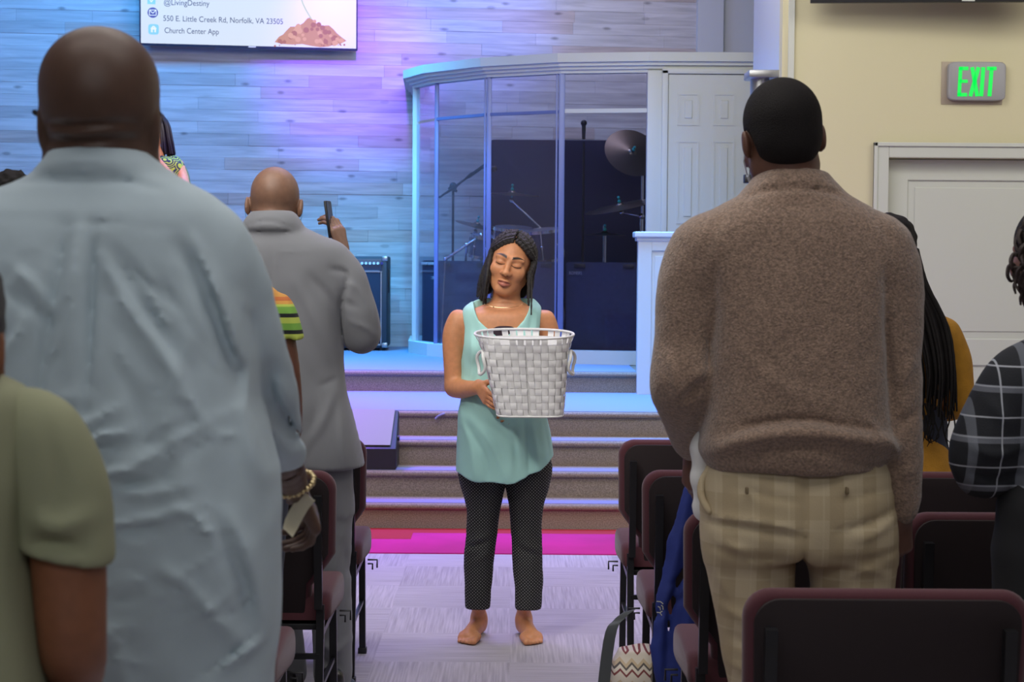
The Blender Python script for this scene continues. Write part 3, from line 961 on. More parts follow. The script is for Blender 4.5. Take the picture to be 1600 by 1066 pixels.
# right part of the booth: door and wall
bd = MB()
xA, xB = P(1040, 200, 12.72)[0], XR + 0.35
bd.box((xA, 12.68, Z_STAGE), (xB, 12.76, Z_OPEN))
bd.build('wall_booth_right', M_white, smooth=False)['kind'] = 'structure'
dd = empty('door_2', ((xA + xB) / 2, 12.66, Z_STAGE)); ST(dd)
b = MB()
dx0, dx1, dzt = P(1044, 200, 12.66)[0], P(1044, 200, 12.66)[0] + 0.86, P(1100, 117, 12.66)[2]
b.box((dx0, 12.655, Z_STAGE + 0.01), (dx1, 12.678, dzt))
def pan(x0, x1, z0, z1):
    b.box((x0, 12.650, z0 + 0.014), (x0 + 0.014, 12.656, z1 - 0.014)); b.box((x1 - 0.014, 12.650, z0 + 0.014), (x1, 12.656, z1 - 0.014))
    b.box((x0, 12.650, z0), (x1, 12.656, z0 + 0.014)); b.box((x0, 12.650, z1 - 0.014), (x1, 12.656, z1))
    b.box((x0 + 0.05, 12.647, z0 + 0.05), (x1 - 0.05, 12.656, z1 - 0.05), bev=0.004)
for k in (0, 1, 2):
    x0 = P(1058 + k * 56, 200, 12.66)[0]; x1 = x0 + 0.155
    pan(x0, x1, P(0, 187 + 1.5, 12.66)[2], P(0, 138, 12.66)[2])
    pan(x0, x1, P(0, 342, 12.66)[2], P(0, 212, 12.66)[2])
    pan(x0, x1, 0.95, P(0, 372, 12.66)[2])
b.build('door_leaf', M_white, dd, smooth=False)
b = MB()
b.box((dx0 - 0.045, 12.64, Z_STAGE), (dx0 - 0.004, 12.70, dzt + 0.03), bev=0.003).box((dx0 - 0.045, 12.64, dzt + 0.006), (dx1, 12.70, dzt + 0.04), bev=0.003)
b.build('door_frame', M_white, dd)
ST(MB().box((xB, 12.68, Z_STAGE), (2.9, 12.76, Z4)).build('wall_recess', M_plain, smooth=False))
ST(MB().box((2.05, 11.66, 0), (2.9, 11.75, Z4)).build('wall_recess_side', M_plain, smooth=False))

# panelled half wall in front of the booth door
hw = MB()
hx0 = P(997, 500, 11.85)[0]; hz = P(1020, 374, 11.85)[2]; hc = P(1020, 362, 11.82)[2]
hw.box((hx0, 11.85, Z_PLAT + 0.004), (XR, 12.0, hz))
hw.box((P(1017, 500, 11.85)[0] - 0.09, 11.838, Z_PLAT), (P(1017, 500, 11.85)[0] - 0.0, 11.851, hz), bev=0.002)
hw.box((P(1017, 500, 11.85)[0], 11.838, hz - 0.075), (XR, 11.851, hz), bev=0.002)
hw.box((P(1017, 500, 11.85)[0], 11.838, Z_PLAT + 0.005), (XR, 11.851, Z_PLAT + 0.22), bev=0.002)
hw.box((P(1022, 500, 11.85)[0], 11.843, Z_PLAT + 0.27), (XR - 0.02, 11.851, hz - 0.11), bev=0.003)
hw.box((hx0 - 0.03, 11.81, hz + 0.012), (XR, 12.04, hc), bev=0.008)
hw.box((hx0 - 0.015, 11.83, hz - 0.012), (XR, 12.02, hz + 0.014), bev=0.004)
hwo = ST(hw.build('wall_half_panelled', M_white, smooth=False))

# ---- dark sound absorber standing behind the kit
M_foam = mat('charcoal_fabric', srgb(44, 42, 62), 0.95, bump=(200, 0.3, 0.003))
b = MB()
x0, x1, zt = P(763, 300, 14.3)[0], P(1060, 300, 14.3)[0], P(800, 218, 14.3)[2]
r = 0.04
b.prism([(x0, Z_STAGE + 0.006), (x1, Z_STAGE + 0.006), (x1, zt), (x0 + r, zt), (x0 + 0.01, zt - 0.012), (x0, zt - r)], 14.3, 14.38, axis='Y', bev=0.01)
recenter(b.build('sound_screen', M_foam, label='tall charcoal sound absorbing screen standing behind the drum kit', cat='acoustic screen'))
# dark low baffles inside the glass
def baffle(x0, y0, x1, y1, col, lab, ztop):
    b = MB()
    a, c = Vector((x0, y0, 0)), Vector((x1, y1, 0)); t = (c - a).normalized(); n = Vector((-t.y, t.x, 0)) * 0.06
    vs = [b.bm.verts.new((p.x, p.y, z)) for z in (Z_STAGE + 0.006, ztop) for p in (a, c, c + n, a + n)]
    for f in ((0, 1, 2, 3), (7, 6, 5, 4), (0, 4, 5, 1), (1, 5, 6, 2), (2, 6, 7, 3), (3, 7, 4, 0)):
        b.bm.faces.new([vs[k] for k in f])
    bmesh.ops.bevel(b.bm, geom=b.bm.edges[:], offset=0.008, segments=2, affect='EDGES')
    o = b.build('drum_baffle', col, label=lab, cat='baffle', group='low baffles inside the drum booth')
    recenter(o)
    tx = (c - a).normalized()
    for s_ in (0.06, (c - a).length - 0.14):
        q = a + tx * s_
        cl = MB(); cl.box((0, -0.012, -0.03), (0.08, 0.004, 0.0), bev=0.002, M=Matrix.Translation((q.x, q.y, ztop - 0.012)) @ Matrix.Rotation(math.atan2(tx.y, tx.x), 4, 'Z'))
        cl.build('clip', M_black, o)
    return o
M_navy = mat('baffle_fabric', srgb(52, 56, 76), 0.85, noise=(40, 1.15, 0.85))
zb = P(950, 410, 13.0)[2]
baffle(-0.71, 14.06, -0.59, 13.76, M_navy, 'narrow low baffle at the left end of the booth glass', zb)
baffle(-0.56, 13.73, -0.17, 13.25, M_navy, 'low baffle behind the glass left of the woman', zb)
baffle(-0.12, 13.22, 0.33, 12.95, M_navy, 'low baffle behind the glass directly behind the woman', zb)
bf = baffle(0.385, 12.93, 0.93, 12.83, M_navy, 'low dark baffle behind the right glass panel of the booth', zb)
text_mesh('baffle_tag', 'ROMERS', mat('tag_grey', srgb(140, 140, 140), 0.6), bf,
          Matrix.Translation((P(889, 429, 12.9)[0], 12.885, P(889, 429, 12.88)[2])) @ Matrix.Rotation(math.radians(-8), 4, 'Z') @ Matrix.Rotation(math.pi / 2, 4, 'X'), width=0.09, height=0.022)

# ---- drums, cymbals and stands inside the booth
M_shell = mat('drum_shell', srgb(34, 40, 70), 0.2, coat=0.6)
M_headm = mat('drum_head', srgb(120, 122, 136), 0.5)
M_brass = mat('cymbal_bronze', (0.16, 0.15, 0.13), 0.28, metal=1.0)
def frame_from(axis):
    a = Vector(axis).normalized()
    return a.to_track_quat('Z', 'Y').to_matrix().to_4x4()
def drum(px, py, d, r, h, axis, label, legs=True):
    c = P(px, py, d)
    e = empty('tom_drum', tuple(c), label=label, cat='drum', group='drums in the booth')
    M = frame_from(axis)
    MB().lathe([(0, 0), (r * 0.97, 0), (r * 0.97, h), (0, h)], 36, M).build('shell', M_shell, e, world=False)
    b = MB()
    for z in (0.0, h):
        b.lathe([(r * 0.96, z - 0.012), (r * 1.04, z - 0.012), (r * 1.04, z + 0.012), (r * 0.96, z + 0.012), (r * 0.96, z - 0.012)], 36, M)
    b.build('rim', M_chrome, e, world=False)
    MB().lathe([(0, h + 0.006), (r * 0.96, h + 0.006)], 36, M).build('drum_head', M_headm, e, world=False)
    b = MB()
    for i in range(8):
        t = 2 * math.pi * i / 8
        p0 = M @ Vector((r * 1.02 * math.cos(t), r * 1.02 * math.sin(t), 0.0)); p1 = M @ Vector((r * 1.02 * math.cos(t), r * 1.02 * math.sin(t), h))
        b.cyl(p0, p1, 0.004, n=6); m_ = (p0 + p1) / 2
        b.sphere(m_, 0.012, n=8)
    b.build('lug', M_chrome, e, world=False)
    if legs:
        b = MB()
        for t in (0.5, 2.6, 4.7):
            p0 = Vector((r * 0.8 * math.cos(t), r * 0.8 * math.sin(t), 0))
            b.cyl(p0, (p0.x * 1.25, p0.y * 1.25, Z_STAGE + 0.006 - c[2]), 0.008, n=8)
        b.build('drum_leg', M_chrome, e, world=False)
    return e
drum(755, 401, 13.7, 0.12, 0.15, (0.15, -0.12, 1), 'small chrome rimmed tom in the booth, left of the woman\'s hair')
drum(800, 392, 13.65, 0.15, 0.17, (0.05, -0.12, 1), 'chrome rimmed tom just above the woman\'s hair')
drum(848, 406, 13.6, 0.16, 0.22, (-0.1, -0.10, 1), 'large floor tom in the booth, right of the woman\'s hair')
bd_ = drum(835, 490, 14.2, 0.24, 0.40, (0, -1, 0), 'bass drum lying on its side at the middle of the kit', legs=False)
def cymbal(px, py, d, r, tilt, label, boom=None):
    """tilt: the axis; boom: the picture point where the arm meets its stand"""
    c = Vector(P(px, py, d))
    bx = Vector(P(*boom, d)) if boom else Vector((c.x, c.y, c.z))
    e = empty('cymbal_stand', (bx.x, bx.y, Z_STAGE + 0.006), label=label, cat='cymbal', group='cymbals in the booth')
    M = Matrix.Translation(c) @ frame_from(tilt)
    prof = [(0.0, 0.022), (0.02, 0.022), (0.03, 0.012), (0.045, 0.008), (r, -0.006), (r, -0.008), (0.045, 0.005), (0.0, 0.018)]
    MB().lathe(prof, 48, M).build('cymbal', M_brass, e)
    b = MB()
    b.cyl(M @ Vector((0, 0, -0.05)), M @ Vector((0, 0, 0.06)), 0.005, n=8)
    b.sphere(M @ Vector((0, 0, 0.065)), 0.011, n=10).sphere(M @ Vector((0, 0, 0.035)), 0.014, n=10)
    b.build('wing_nut', mat('teal_felt', srgb(30, 160, 160), 0.7) if 'teal' not in bpy.data.materials else None, e)
    b = MB()
    if boom:
        low = M @ Vector((0, 0, -0.05))
        b.cyl(low, bx, 0.0075, n=10); b.sphere(low, 0.018, n=10); b.sphere(bx, 0.024, n=12)
        dirv = (bx - low).normalized(); b.cyl(bx, bx + dirv * 0.12, 0.0075, n=8)
    b.cyl((bx.x, bx.y, Z_STAGE + 0.28), bx, 0.011, n=10)
    for t in (0.4, 2.5, 4.6):
        b.cyl((bx.x, bx.y, Z_STAGE + 0.3), (bx.x + 0.24 * math.cos(t), bx.y + 0.24 * math.sin(t), Z_STAGE + 0.014), 0.008, n=8)
    b.build('stand', M_chrome, e)
    return e
cymbal(800, 303, 13.75, 0.21, (0.05, -0.06, 1), 'cymbal seen nearly edge on above the long chrome boom', (866, 376))
cymbal(969, 322, 13.5, 0.27, (-0.22, -0.12, 1), 'wide bronze cymbal behind the right glass panel', (1002, 338))
cymbal(945, 366, 13.5, 0.16, (0.0, -0.04, 1), 'small flat cymbal pair low behind the right glass panel')
cymbal(988, 238, 13.9, 0.22, (0.2, -0.75, 0.5), 'tilted cymbal high behind the right glass panel', (1004, 262))
cymbal(745, 352, 14.0, 0.17, (0.25, -0.1, 1), 'small cymbal at the left of the kit near the mullion', (752, 380))
# chrome snare stand leg seen low on the left
b = MB()
b.cyl(P(696, 405, 13.6), P(752, 368, 13.6), 0.011, n=10).cyl(P(696, 405, 13.6), (P(690, 405, 13.6)[0], 13.6, Z_STAGE + 0.01), 0.009, n=10).cyl(P(752, 368, 13.6), (P(752, 368, 13.6)[0] + 0.05, 13.75, Z_STAGE + 0.01), 0.009, n=10)
b.cyl(P(729, 383, 13.6), (P(729, 383, 13.6)[0] - 0.05, 13.95, Z_STAGE + 0.01), 0.009, n=10)
b.sphere(P(752, 368, 13.6), 0.022, n=12).sphere(P(729, 383, 13.6), 0.02, n=12).sphere(P(696, 405, 13.6), 0.018, n=12)
recenter(b.build('snare_stand', M_chrome, label='bright slanting chrome stand bar low at the left of the kit', cat='stand'))

# ---- microphone stands
def mic_stand(px, py_top, d, boom, label, m=M_blackm, mic=True):
    top = Vector(P(px, py_top, d)); zb_ = Z_STAGE + 0.006
    e = empty('microphone_stand', (top.x, top.y, zb_), label=label, cat='microphone stand')
    b = MB(); b.cyl((top.x, top.y, zb_ + 0.02), top, 0.0095, n=12); b.cyl((top.x, top.y, zb_ + 0.1), (top.x, top.y, zb_ + 0.55), 0.014, n=12)
    b.build('pole', m, e)
    b = MB()
    for t in (0.3, 2.4, 4.5):
        b.cyl((top.x, top.y, zb_ + 0.12), (top.x + 0.17 * math.cos(t), top.y + 0.17 * math.sin(t), zb_ + 0.012), 0.008, n=8)
    b.build('tripod_base', m, e)
    if boom:
        a, c = Vector(P(*boom[0], d)), Vector(P(*boom[1], d - 0.05))
        b = MB(); b.cyl(a, c, 0.008, n=10); dv = (c - a).normalized(); b.cyl(c, c - dv * 0.16, 0.013, n=10)
        b.tube([a + dv * 0.02, a + dv * 0.15 + Vector((0, 0, -0.015)), a + dv * 0.3 + Vector((0, -0.012, 0.014)), a + dv * 0.42 + Vector((0, -0.012, -0.016)), c - dv * 0.02], 0.005, n=8)
        b.build('boom_arm', m, e)
        b = MB(); b.sphere(top, 0.03, (1, 0.7, 1.2), n=14); b.cyl(top + Vector((-0.035, 0, -0.01)), top + Vector((0.03, -0.02, -0.035)), 0.009, n=8)
        b.build('clutch', m, e)
    if mic:
        b = MB(); 
        q = Vector(P(*(boom[1] if boom else (px, py_top - 4)), d - 0.05)); q2 = q + Vector((0.07, -0.02, -0.03)) if boom else q + Vector((0, 0, 0.12))
        b.cyl(q, q2, 0.012, 0.016, n=12); b.sphere(q2, 0.024, n=14)
        b.build('microphone', M_black, e)
    return e
mic_stand(708, 292, 13.75, ((686, 309), (758, 258)), 'black boom microphone stand inside the left of the booth')
mic_stand(912, 222, 13.3, None, 'thin upright microphone stand behind the right glass panel', mic=True)
mic_stand(944, 352, 13.62, None, 'short chrome microphone stand behind the right glass panel', m=M_chrome, mic=False)

# ---- lamp on its bracket beside the booth door
fx = empty('hanging_fixture', tuple(P(1192, 170, 10.42)), label='grey cylindrical fixture under a flat bracket on the stage side wall', cat='fixture')
d = 10.42
b = MB(); a, c = P(1166, 124, d), P(1206, 112, d)
b.box((a[0], d - 0.12, a[2] + 0.0), (c[0] + 0.05, d + 0.12, c[2]), bev=0.01)
b.box((c[0], d - 0.02, c[2] - 0.012), (XR + 0.0, d + 0.04, c[2]))
b.build('bracket', M_steel, fx)
x0, x1 = P(1172, 150, d)[0], P(1202, 150, d)[0]
zz0, zz1 = P(1190, 292, d)[2], a[2]
b = MB(); b.cyl(((x0 + x1) / 2, d, zz0), ((x0 + x1) / 2, d, zz1 + 0.01), (x1 - x0) / 2, n=40)
b.build('housing', M_steel, fx)
for B6 in (0, 1):
    b = MB(); b.box((x0 - 0.03, d - 0.04, zz0 + 0.02), (x0 + 0.01, d + 0.03, zz0 + 0.07), bev=0.004) if B6 else b.box((x1 - 0.02, d - 0.07, zz1 - 0.08), (x1 + 0.03, d - 0.02, zz1 - 0.04), bev=0.004)
    b.build('knob', M_black, fx)
b = MB(); b.tube([Vector(P(1203, 114, d)), Vector(P(1212, 119, d)), Vector(P(1222, 117, d)), Vector(P(1230, 112, d))], 0.008, n=8); b.build('cable', M_black, fx)

# ---- bass amplifier on the stage
am = empty('bass_amplifier', tuple(P(545, 547, 14.45)), label='tall black combo amplifier standing on the stage against the plank wall', cat='amplifier')
d = 14.3
ax1, ax0 = P(605, 450, d)[0], P(605, 450, d)[0] - 0.66
azt = P(600, 401, d)[2]
zb0 = Z_STAGE + 0.03
M_tolex = mat('amp_tolex', (0.02, 0.03, 0.045), 0.55, bump=(400, 0.3, 0.001))
b = MB()
b.box((ax0, d, zb0), (ax1, d + 0.4, azt), bev=0.015)
b.build('cabinet', M_tolex, am)
b = MB()
zc = P(580, 423, d)[2]
b.box((ax0 + 0.045, d - 0.006, zb0 + 0.03), (ax1 - 0.055, d + 0.004, zc - 0.012), bev=0.003)
b.build('speaker_grille', mat('grille_cloth', srgb(38, 40, 58), 0.9, bump=(500, 0.5, 0.002)), am)
b = MB()
for (q0, q1) in (((ax0 + 0.03, zb0 + 0.018), (ax1 - 0.04, zb0 + 0.03)), ((ax0 + 0.03, zc - 0.012), (ax1 - 0.04, zc - 0.004))):
    b.box((q0[0], d - 0.01, q0[1]), (q1[0], d + 0.002, q1[1]))
b.box((ax1 - 0.052, d - 0.01, zb0 + 0.02), (ax1 - 0.044, d + 0.002, zc - 0.006)); b.box((ax0 + 0.034, d - 0.01, zb0 + 0.02), (ax0 + 0.042, d + 0.002, zc - 0.006))
b.build('silver_trim', M_steel, am, smooth=False)
cpn = MB(); cpn.box((ax0 + 0.03, d - 0.008, zc), (ax1 - 0.045, d + 0.003, azt - 0.02), bev=0.002)
cpn = cpn.build('control_panel', mat('panel_dark', srgb(60, 60, 72), 0.4), am)
for i in range(9):
    px = 597 - i * 6.2
    k = P(px, 411.5, d)
    MB().cyl((k[0], d - 0.028, k[2]), (k[0], d - 0.008, k[2]), 0.0105, n=12).build('knob', mat('knob_blue', srgb(70, 80, 190), 0.3, emit=0.3) if i == 0 else (M_kn if i > 1 else mat('knob_silver', (0.7, 0.7, 0.72), 0.3)), cpn)
    if i == 1: M_kn = bpy.data.materials['knob_silver']
b = MB(); b.box((ax0 + 0.05, d - 0.011, P(0, 420, d)[2]), (ax1 - 0.06, d - 0.007, P(0, 418.5, d)[2])); b.build('label_strip', M_headm, cpn, smooth=False)
b = MB()
for x_ in (ax0 + 0.0, ax1 - 0.04):
    for z_ in (azt - 0.038, zb0 - 0.002):
        b.box((x_ - 0.003, d - 0.006, z_), (x_ + 0.043, d + 0.04, z_ + 0.042), bev=0.01)
b.build('corner_guard', M_steel, am)
b = MB(); b.box((ax1 - 0.002, d + 0.14, 1.17), (ax1 + 0.008, d + 0.26, 1.36), bev=0.004); b.build('side_handle', M_black, am)
b = MB()
for x_ in (ax0 + 0.05, ax1 - 0.05):
    for y_ in (d + 0.04, d + 0.36): b.cyl((x_, y_, Z_STAGE + 0.004), (x_, y_, zb0 + 0.002), 0.018, n=12)
b.build('rubber_foot', M_black, am)
text_mesh('amp_lettering', 'acoustic', mat('logo_white', (0.75, 0.76, 0.8), 0.4), am,
          Matrix.Translation((P(568, 436, d)[0] - 0.165, d - 0.0085, P(568, 436, d)[2])) @ Matrix.Rotation(math.pi / 2, 4, 'X'), width=0.165, height=0.032, bold=0.015)

# ---- floor monitor on the steps
D2 = D0 + TR
zs_ = 2 * R_ + 0.001
mo = empty('floor_monitor', (P(585, 733, D2 + 0.1)[0], D2 + 0.12, zs_), label='black wedge floor monitor with grey grille tilted on the steps', cat='monitor speaker')
mx0, mx1 = P(617, 690, D2)[0] - 0.46, P(619, 690, D2)[0]
yb0, yb1 = D2 + 0.015, D2 + 0.275
zA, zB, zC = zs_ + 0.003, P(580, 702, D2)[2], P(580, 642, D2 + 0.22)[2]
b = MB()
pf = [(yb0, zA), (yb1, zA), (yb1, zC - 0.02), (yb1 - 0.04, zC), (yb0 + 0.02, zB + 0.01), (yb0, zB)]
b.prism(pf, mx0, mx1, axis='X', bev=0.008)
b.build('cabinet', M_black, mo)
b = MB()
g0, g1 = Vector((0, yb0 + 0.022, zB + 0.016)), Vector((0, yb1 - 0.042, zC + 0.004))
nrm = Vector((0, -(g1 - g0).z, (g1 - g0).y)).normalized() * 0.006
vs = [b.bm.verts.new(Vector((x, 0, 0)) + g + o_) for o_ in (Vector(), nrm) for x, g in ((mx0 + 0.02, g0), (mx1 - 0.035, g0), (mx1 - 0.022, g1), (mx0 + 0.02, g1))]
for f in ((3, 2, 1, 0), (4, 5, 6, 7), (0, 1, 5, 4), (1, 2, 6, 5), (2, 3, 7, 6), (3, 0, 4, 7)): b.bm.faces.new([vs[k] for k in f])
b.build('grille', mat('monitor_grille', srgb(134, 140, 116), 0.6), mo, smooth=False)
b = MB(); b.cyl((mx1 - 0.002, yb0 + 0.1, zs_ + 0.17), (mx1 + 0.012, yb0 + 0.1, zs_ + 0.17), 0.016, n=14); b.build('side_knob', M_black, mo)
b = MB(); b.box((mx0 + 0.1, yb0 - 0.004, zA + 0.02), (mx0 + 0.27, yb0 + 0.002, zB - 0.02), bev=0.002); b.build('input_plate', mat('plate_black', (0.006, 0.006, 0.008), 0.3), mo)
# small cable on the landing edge
b = MB(); b.tube([Vector(P(x, y, D_PLAT - 0.03)) for x, y in ((680, 655), (684, 651), (690, 648), (695, 646.5))], 0.006, n=8)
recenter(b.build('loose_cord', M_headm, label='short pale cord lying over the edge of the landing', cat='cord'))

# ================================================================== church chairs
M_fab = mat('maroon_fabric', srgb(74, 30, 39), 0.9, bump=(450, 0.35, 0.002), sheen=0.2)
def make_chair(label):
    """back edge at y=0, seat goes to +y, centred on x; a padded stacking chair seen from behind"""
    e = empty('stacking_chair', label=label, cat='chair', group='maroon stacking chairs set in rows')
    W, H = 0.56, 0.85
    # back pad: full width above, drawn in below
    def ar(cx, cz, r, a0, a1, n=7):
        return [(cx + r * math.cos(math.radians(a0 + (a1 - a0) * i / n)), cz + r * math.sin(math.radians(a0 + (a1 - a0) * i / n))) for i in range(n + 1)]
    h, r = W / 2, 0.055
    poly = [(-0.20, 0.40), (0.20, 0.40), (0.205, 0.50)] + [(h - 0.02, 0.575), (h - 0.004, 0.60)] + ar(h - r, H - r, r, 0, 90) + ar(-h + r, H - r, r, 90, 180) + [(-h + 0.004, 0.60), (-h + 0.02, 0.575), (-0.205, 0.50)]
    lean = Matrix.Translation((0, 0.085, 0)) @ Matrix(((1, 0, 0, 0), (0, 1, -0.085, 0), (0, 0, 1, 0), (0, 0, 0, 1)))
    MB().prism(poly, 0.012, 0.062, axis='Y', bev=0.022, seg=4, M=lean).build('backrest', M_fab, e, world=False, angle=1.2)
    MB().prism([(x * 0.93, 0.62 + (z - 0.62) * 0.93) for x, z in poly], 0.004, 0.016, axis='Y', bev=0.004, seg=2, M=lean).build('back_shell', mat('back_shell', srgb(26, 12, 15), 0.8) if 'back_shell' not in bpy.data.materials else bpy.data.materials['back_shell'], e, world=False)
    # seat cushion with a rounded front
    sp = ar(0.43, 0.425, 0.055, -60, 90, 8) + [(0.30, 0.487), (0.12, 0.478), (0.06, 0.465), (0.05, 0.40), (0.40, 0.375)]
    MB().prism(sp, -0.265, 0.265, axis='X', bev=0.02, seg=3).build('seat', M_fab, e, world=False, angle=1.2)
    b = MB(); b.box((-0.23, 0.06, 0.368), (0.23, 0.40, 0.388), bev=0.004); b.build('seat_pan', M_black, e, world=False)
    for s in (-1, 1):
        x = s * 0.235
        # back upright: from the foot up the back
        b = MB(); b.tube([(x, -0.03, 0.012), (x, 0.03, 0.38), (x, 0.035, 0.45)], 0.0165, n=4, square=True)
        b.build('leg', M_blackm, e, world=False, smooth=False)
        b = MB(); b.tube([(x * 0.98, 0.022, 0.44), (x * 0.98, 0.0, 0.78)], 0.0165, n=4, square=True)
        b.build('back_post', M_blackm, e, world=False, smooth=False)
        b = MB(); b.tube([(x, 0.44, 0.012), (x, 0.41, 0.37), (x, 0.385, 0.385)], 0.0165, n=4, square=True)
        b.build('leg', M_blackm, e, world=False, smooth=False)
        b = MB(); b.tube([(x, 0.02, 0.365), (x, 0.40, 0.375)], 0.014, n=4, square=True); b.tube([(x, 0.0, 0.2), (x, 0.425, 0.2)], 0.009, n=4, square=True)
        b.build('side_rail', M_blackm, e, world=False, smooth=False)
        b = MB()
        for y in (-0.03, 0.44): b.box((x - 0.016, y - 0.016, 0), (x + 0.016, y + 0.016, 0.022), bev=0.003)
        b.build('foot_cap', M_black, e, world=False)
        b = MB()
        xx = s * 0.255
        b.tube([(xx, 0.42, 0.355), (xx + s * 0.035, 0.42, 0.355), (xx + s * 0.035, 0.42, 0.325)], 0.0035, n=6)
        b.tube([(xx, 0.42, 0.34), (xx + s * 0.018, 0.42, 0.34), (xx + s * 0.018, 0.42, 0.318)], 0.0035, n=6)
        b.build('linking_hook', M_blackm, e, world=False)
    b = MB(); b.tube([(-0.235, 0.012, 0.3), (0.235, 0.012, 0.3)], 0.011, n=4, square=True); b.build('crossbar', M_blackm, e, world=False, smooth=False)
    return e
chair0 = None
def chair(left_px, d, label, rot=0.0, k=0, left=True):
    """left edge (or right edge) of the back at a picture column, at depth d"""
    global chair0
    x = P(left_px, 760, d)[0] + (0.28 if left else -0.28) + 0.562 * k
    if chair0 is None:
        o = chair0 = make_chair(label)
    else:
        o = chair0.copy(); COL.objects.link(o); o['label'] = label
        for ch in list(chair0.children):
            c = ch.copy(); COL.objects.link(c); c.parent = o
    o.location = (x, d, 0); o.rotation_euler = (0, 0, rot)
    return o
chair(967, 6.2, 'front row maroon chair nearest the woman, right of the aisle')
chair(967, 6.2, 'maroon chair second from the aisle in the right front row', k=1)
chair(1005, 5.32, 'maroon chair with a blue jacket hung over its back, right of the aisle')
chair(1005, 5.32, 'maroon chair in front of the woman in mustard with long braids', k=1)
chair(1072, 4.47, 'maroon aisle chair just in front of the man in the brown sweater')
chair(1072, 4.47, 'maroon chair directly in front of the person in the plaid shirt', k=1)
chair(1168, 3.42, 'large maroon chair in the bottom right corner, closest to the camera')
chair(571, 6.2, 'front row maroon chair left of the aisle, beside the grey suit trousers', left=False)
chair(571, 6.2, 'maroon chair of the left front row hidden behind the suit man', left=False, k=-1)
chair(523, 5.25, 'maroon aisle chair behind the hand with the white envelope', left=False)
chair(436, 4.40, 'maroon chair mostly hidden by the pale blue shirt, its seat corner showing', left=False)

# ================================================================== people
def R3(yaw=0.0, roll=0.0, pitch=0.0):
    """columns: lateral x, face-forward y, up z. yaw 0 faces away from the camera (+Y)"""
    m = Matrix.Rotation(yaw, 3, 'Z') @ Matrix.Rotation(roll, 3, 'Y') @ Matrix.Rotation(pitch, 3, 'X')
    return np.array([[m[i][j] for j in range(3)] for i in range(3)])

def head(F, c, R, s=1.0, neck=None, nr=0.058, ears=1.0, detail=True):
    c = np.array(c, float)
    W = lambda x, y, z: c + R @ (np.array([x, y, z]) * s)
    E = lambda p, r, k, mode='u': F.ell(W(*p), np.array(r) * s, R, k * s, mode)
    Cn = lambda a, b, ra, rb, k, mode='u': F.cone(W(*a), W(*b), ra * s, rb * s, k * s, mode)
    E((0, -0.018, 0.035), (0.074, 0.093, 0.083), 0.01)
    E((0, 0.022, -0.018), (0.066, 0.072, 0.086), 0.03)
    E((0, 0.03, -0.072), (0.046, 0.048, 0.042), 0.02)
    Cn((-0.05, -0.005, -0.055), (-0.014, 0.062, -0.103), 0.022, 0.018, 0.025)
    Cn((0.05, -0.005, -0.055), (0.014, 0.062, -0.103), 0.022, 0.018, 0.025)
    if detail:
        for q in (-1, 1):
            E((q * 0.044, 0.062, -0.028), (0.022, 0.02, 0.022), 0.02)
            E((q * 0.031, 0.098, 0.002), (0.017, 0.014, 0.012), 0.02, 'sub')
            E((q * 0.031, 0.0745, -0.001), (0.0185, 0.0165, 0.0125), 0.006)
            Cn((q * 0.013, 0.089, 0.019), (q * 0.05, 0.072, 0.021), 0.008, 0.006, 0.016)
            E((q * 0.0145, 0.096, -0.039), (0.0088, 0.011, 0.0075), 0.007)
            E((q * 0.0085, 0.101, -0.0475), (0.0042, 0.006, 0.003), 0.003, 'sub')
        Cn((0, 0.086, 0.004), (0, 0.106, -0.036), 0.0075, 0.0105, 0.012)
        E((0, 0.107, -0.038), (0.0115, 0.0115, 0.009), 0.008)
        F.chain([(*W(-0.024, 0.08, -0.0715), 0.003 * s), (*W(-0.012, 0.0925, -0.0675), 0.0058 * s), (*W(0, 0.0965, -0.0685), 0.0052 * s), (*W(0.012, 0.0925, -0.0675), 0.0058 * s), (*W(0.024, 0.08, -0.0715), 0.003 * s)], k=0.006 * s, kin=0.004 * s)
        F.chain([(*W(-0.021, 0.0815, -0.0765), 0.004 * s), (*W(0, 0.093, -0.0805), 0.0085 * s), (*W(0.021, 0.0815, -0.0765), 0.004 * s)], k=0.006 * s, kin=0.004 * s)
        F.chain([(*W(-0.025, 0.0855, -0.0735), 0.0012 * s), (*W(0, 0.1035, -0.0745), 0.0018 * s), (*W(0.025, 0.0855, -0.0735), 0.0012 * s)], k=0.003 * s, mode='sub')
    if ears:
        for q in (-1, 1):
            E((q * 0.0785 * ears, -0.010, -0.006), (0.007, 0.016, 0.028), 0.008)
            E((q * 0.0835 * ears, -0.018, -0.002), (0.006, 0.014, 0.027), 0.005)
            E((q * 0.086 * ears, 0.001, -0.004), (0.006, 0.008, 0.015), 0.005, 'sub')
    if neck is not None:
        n = np.array(neck, float)
        F.cone(W(0, -0.02, -0.05), n, nr, nr * 1.08, 0.03)
    return W

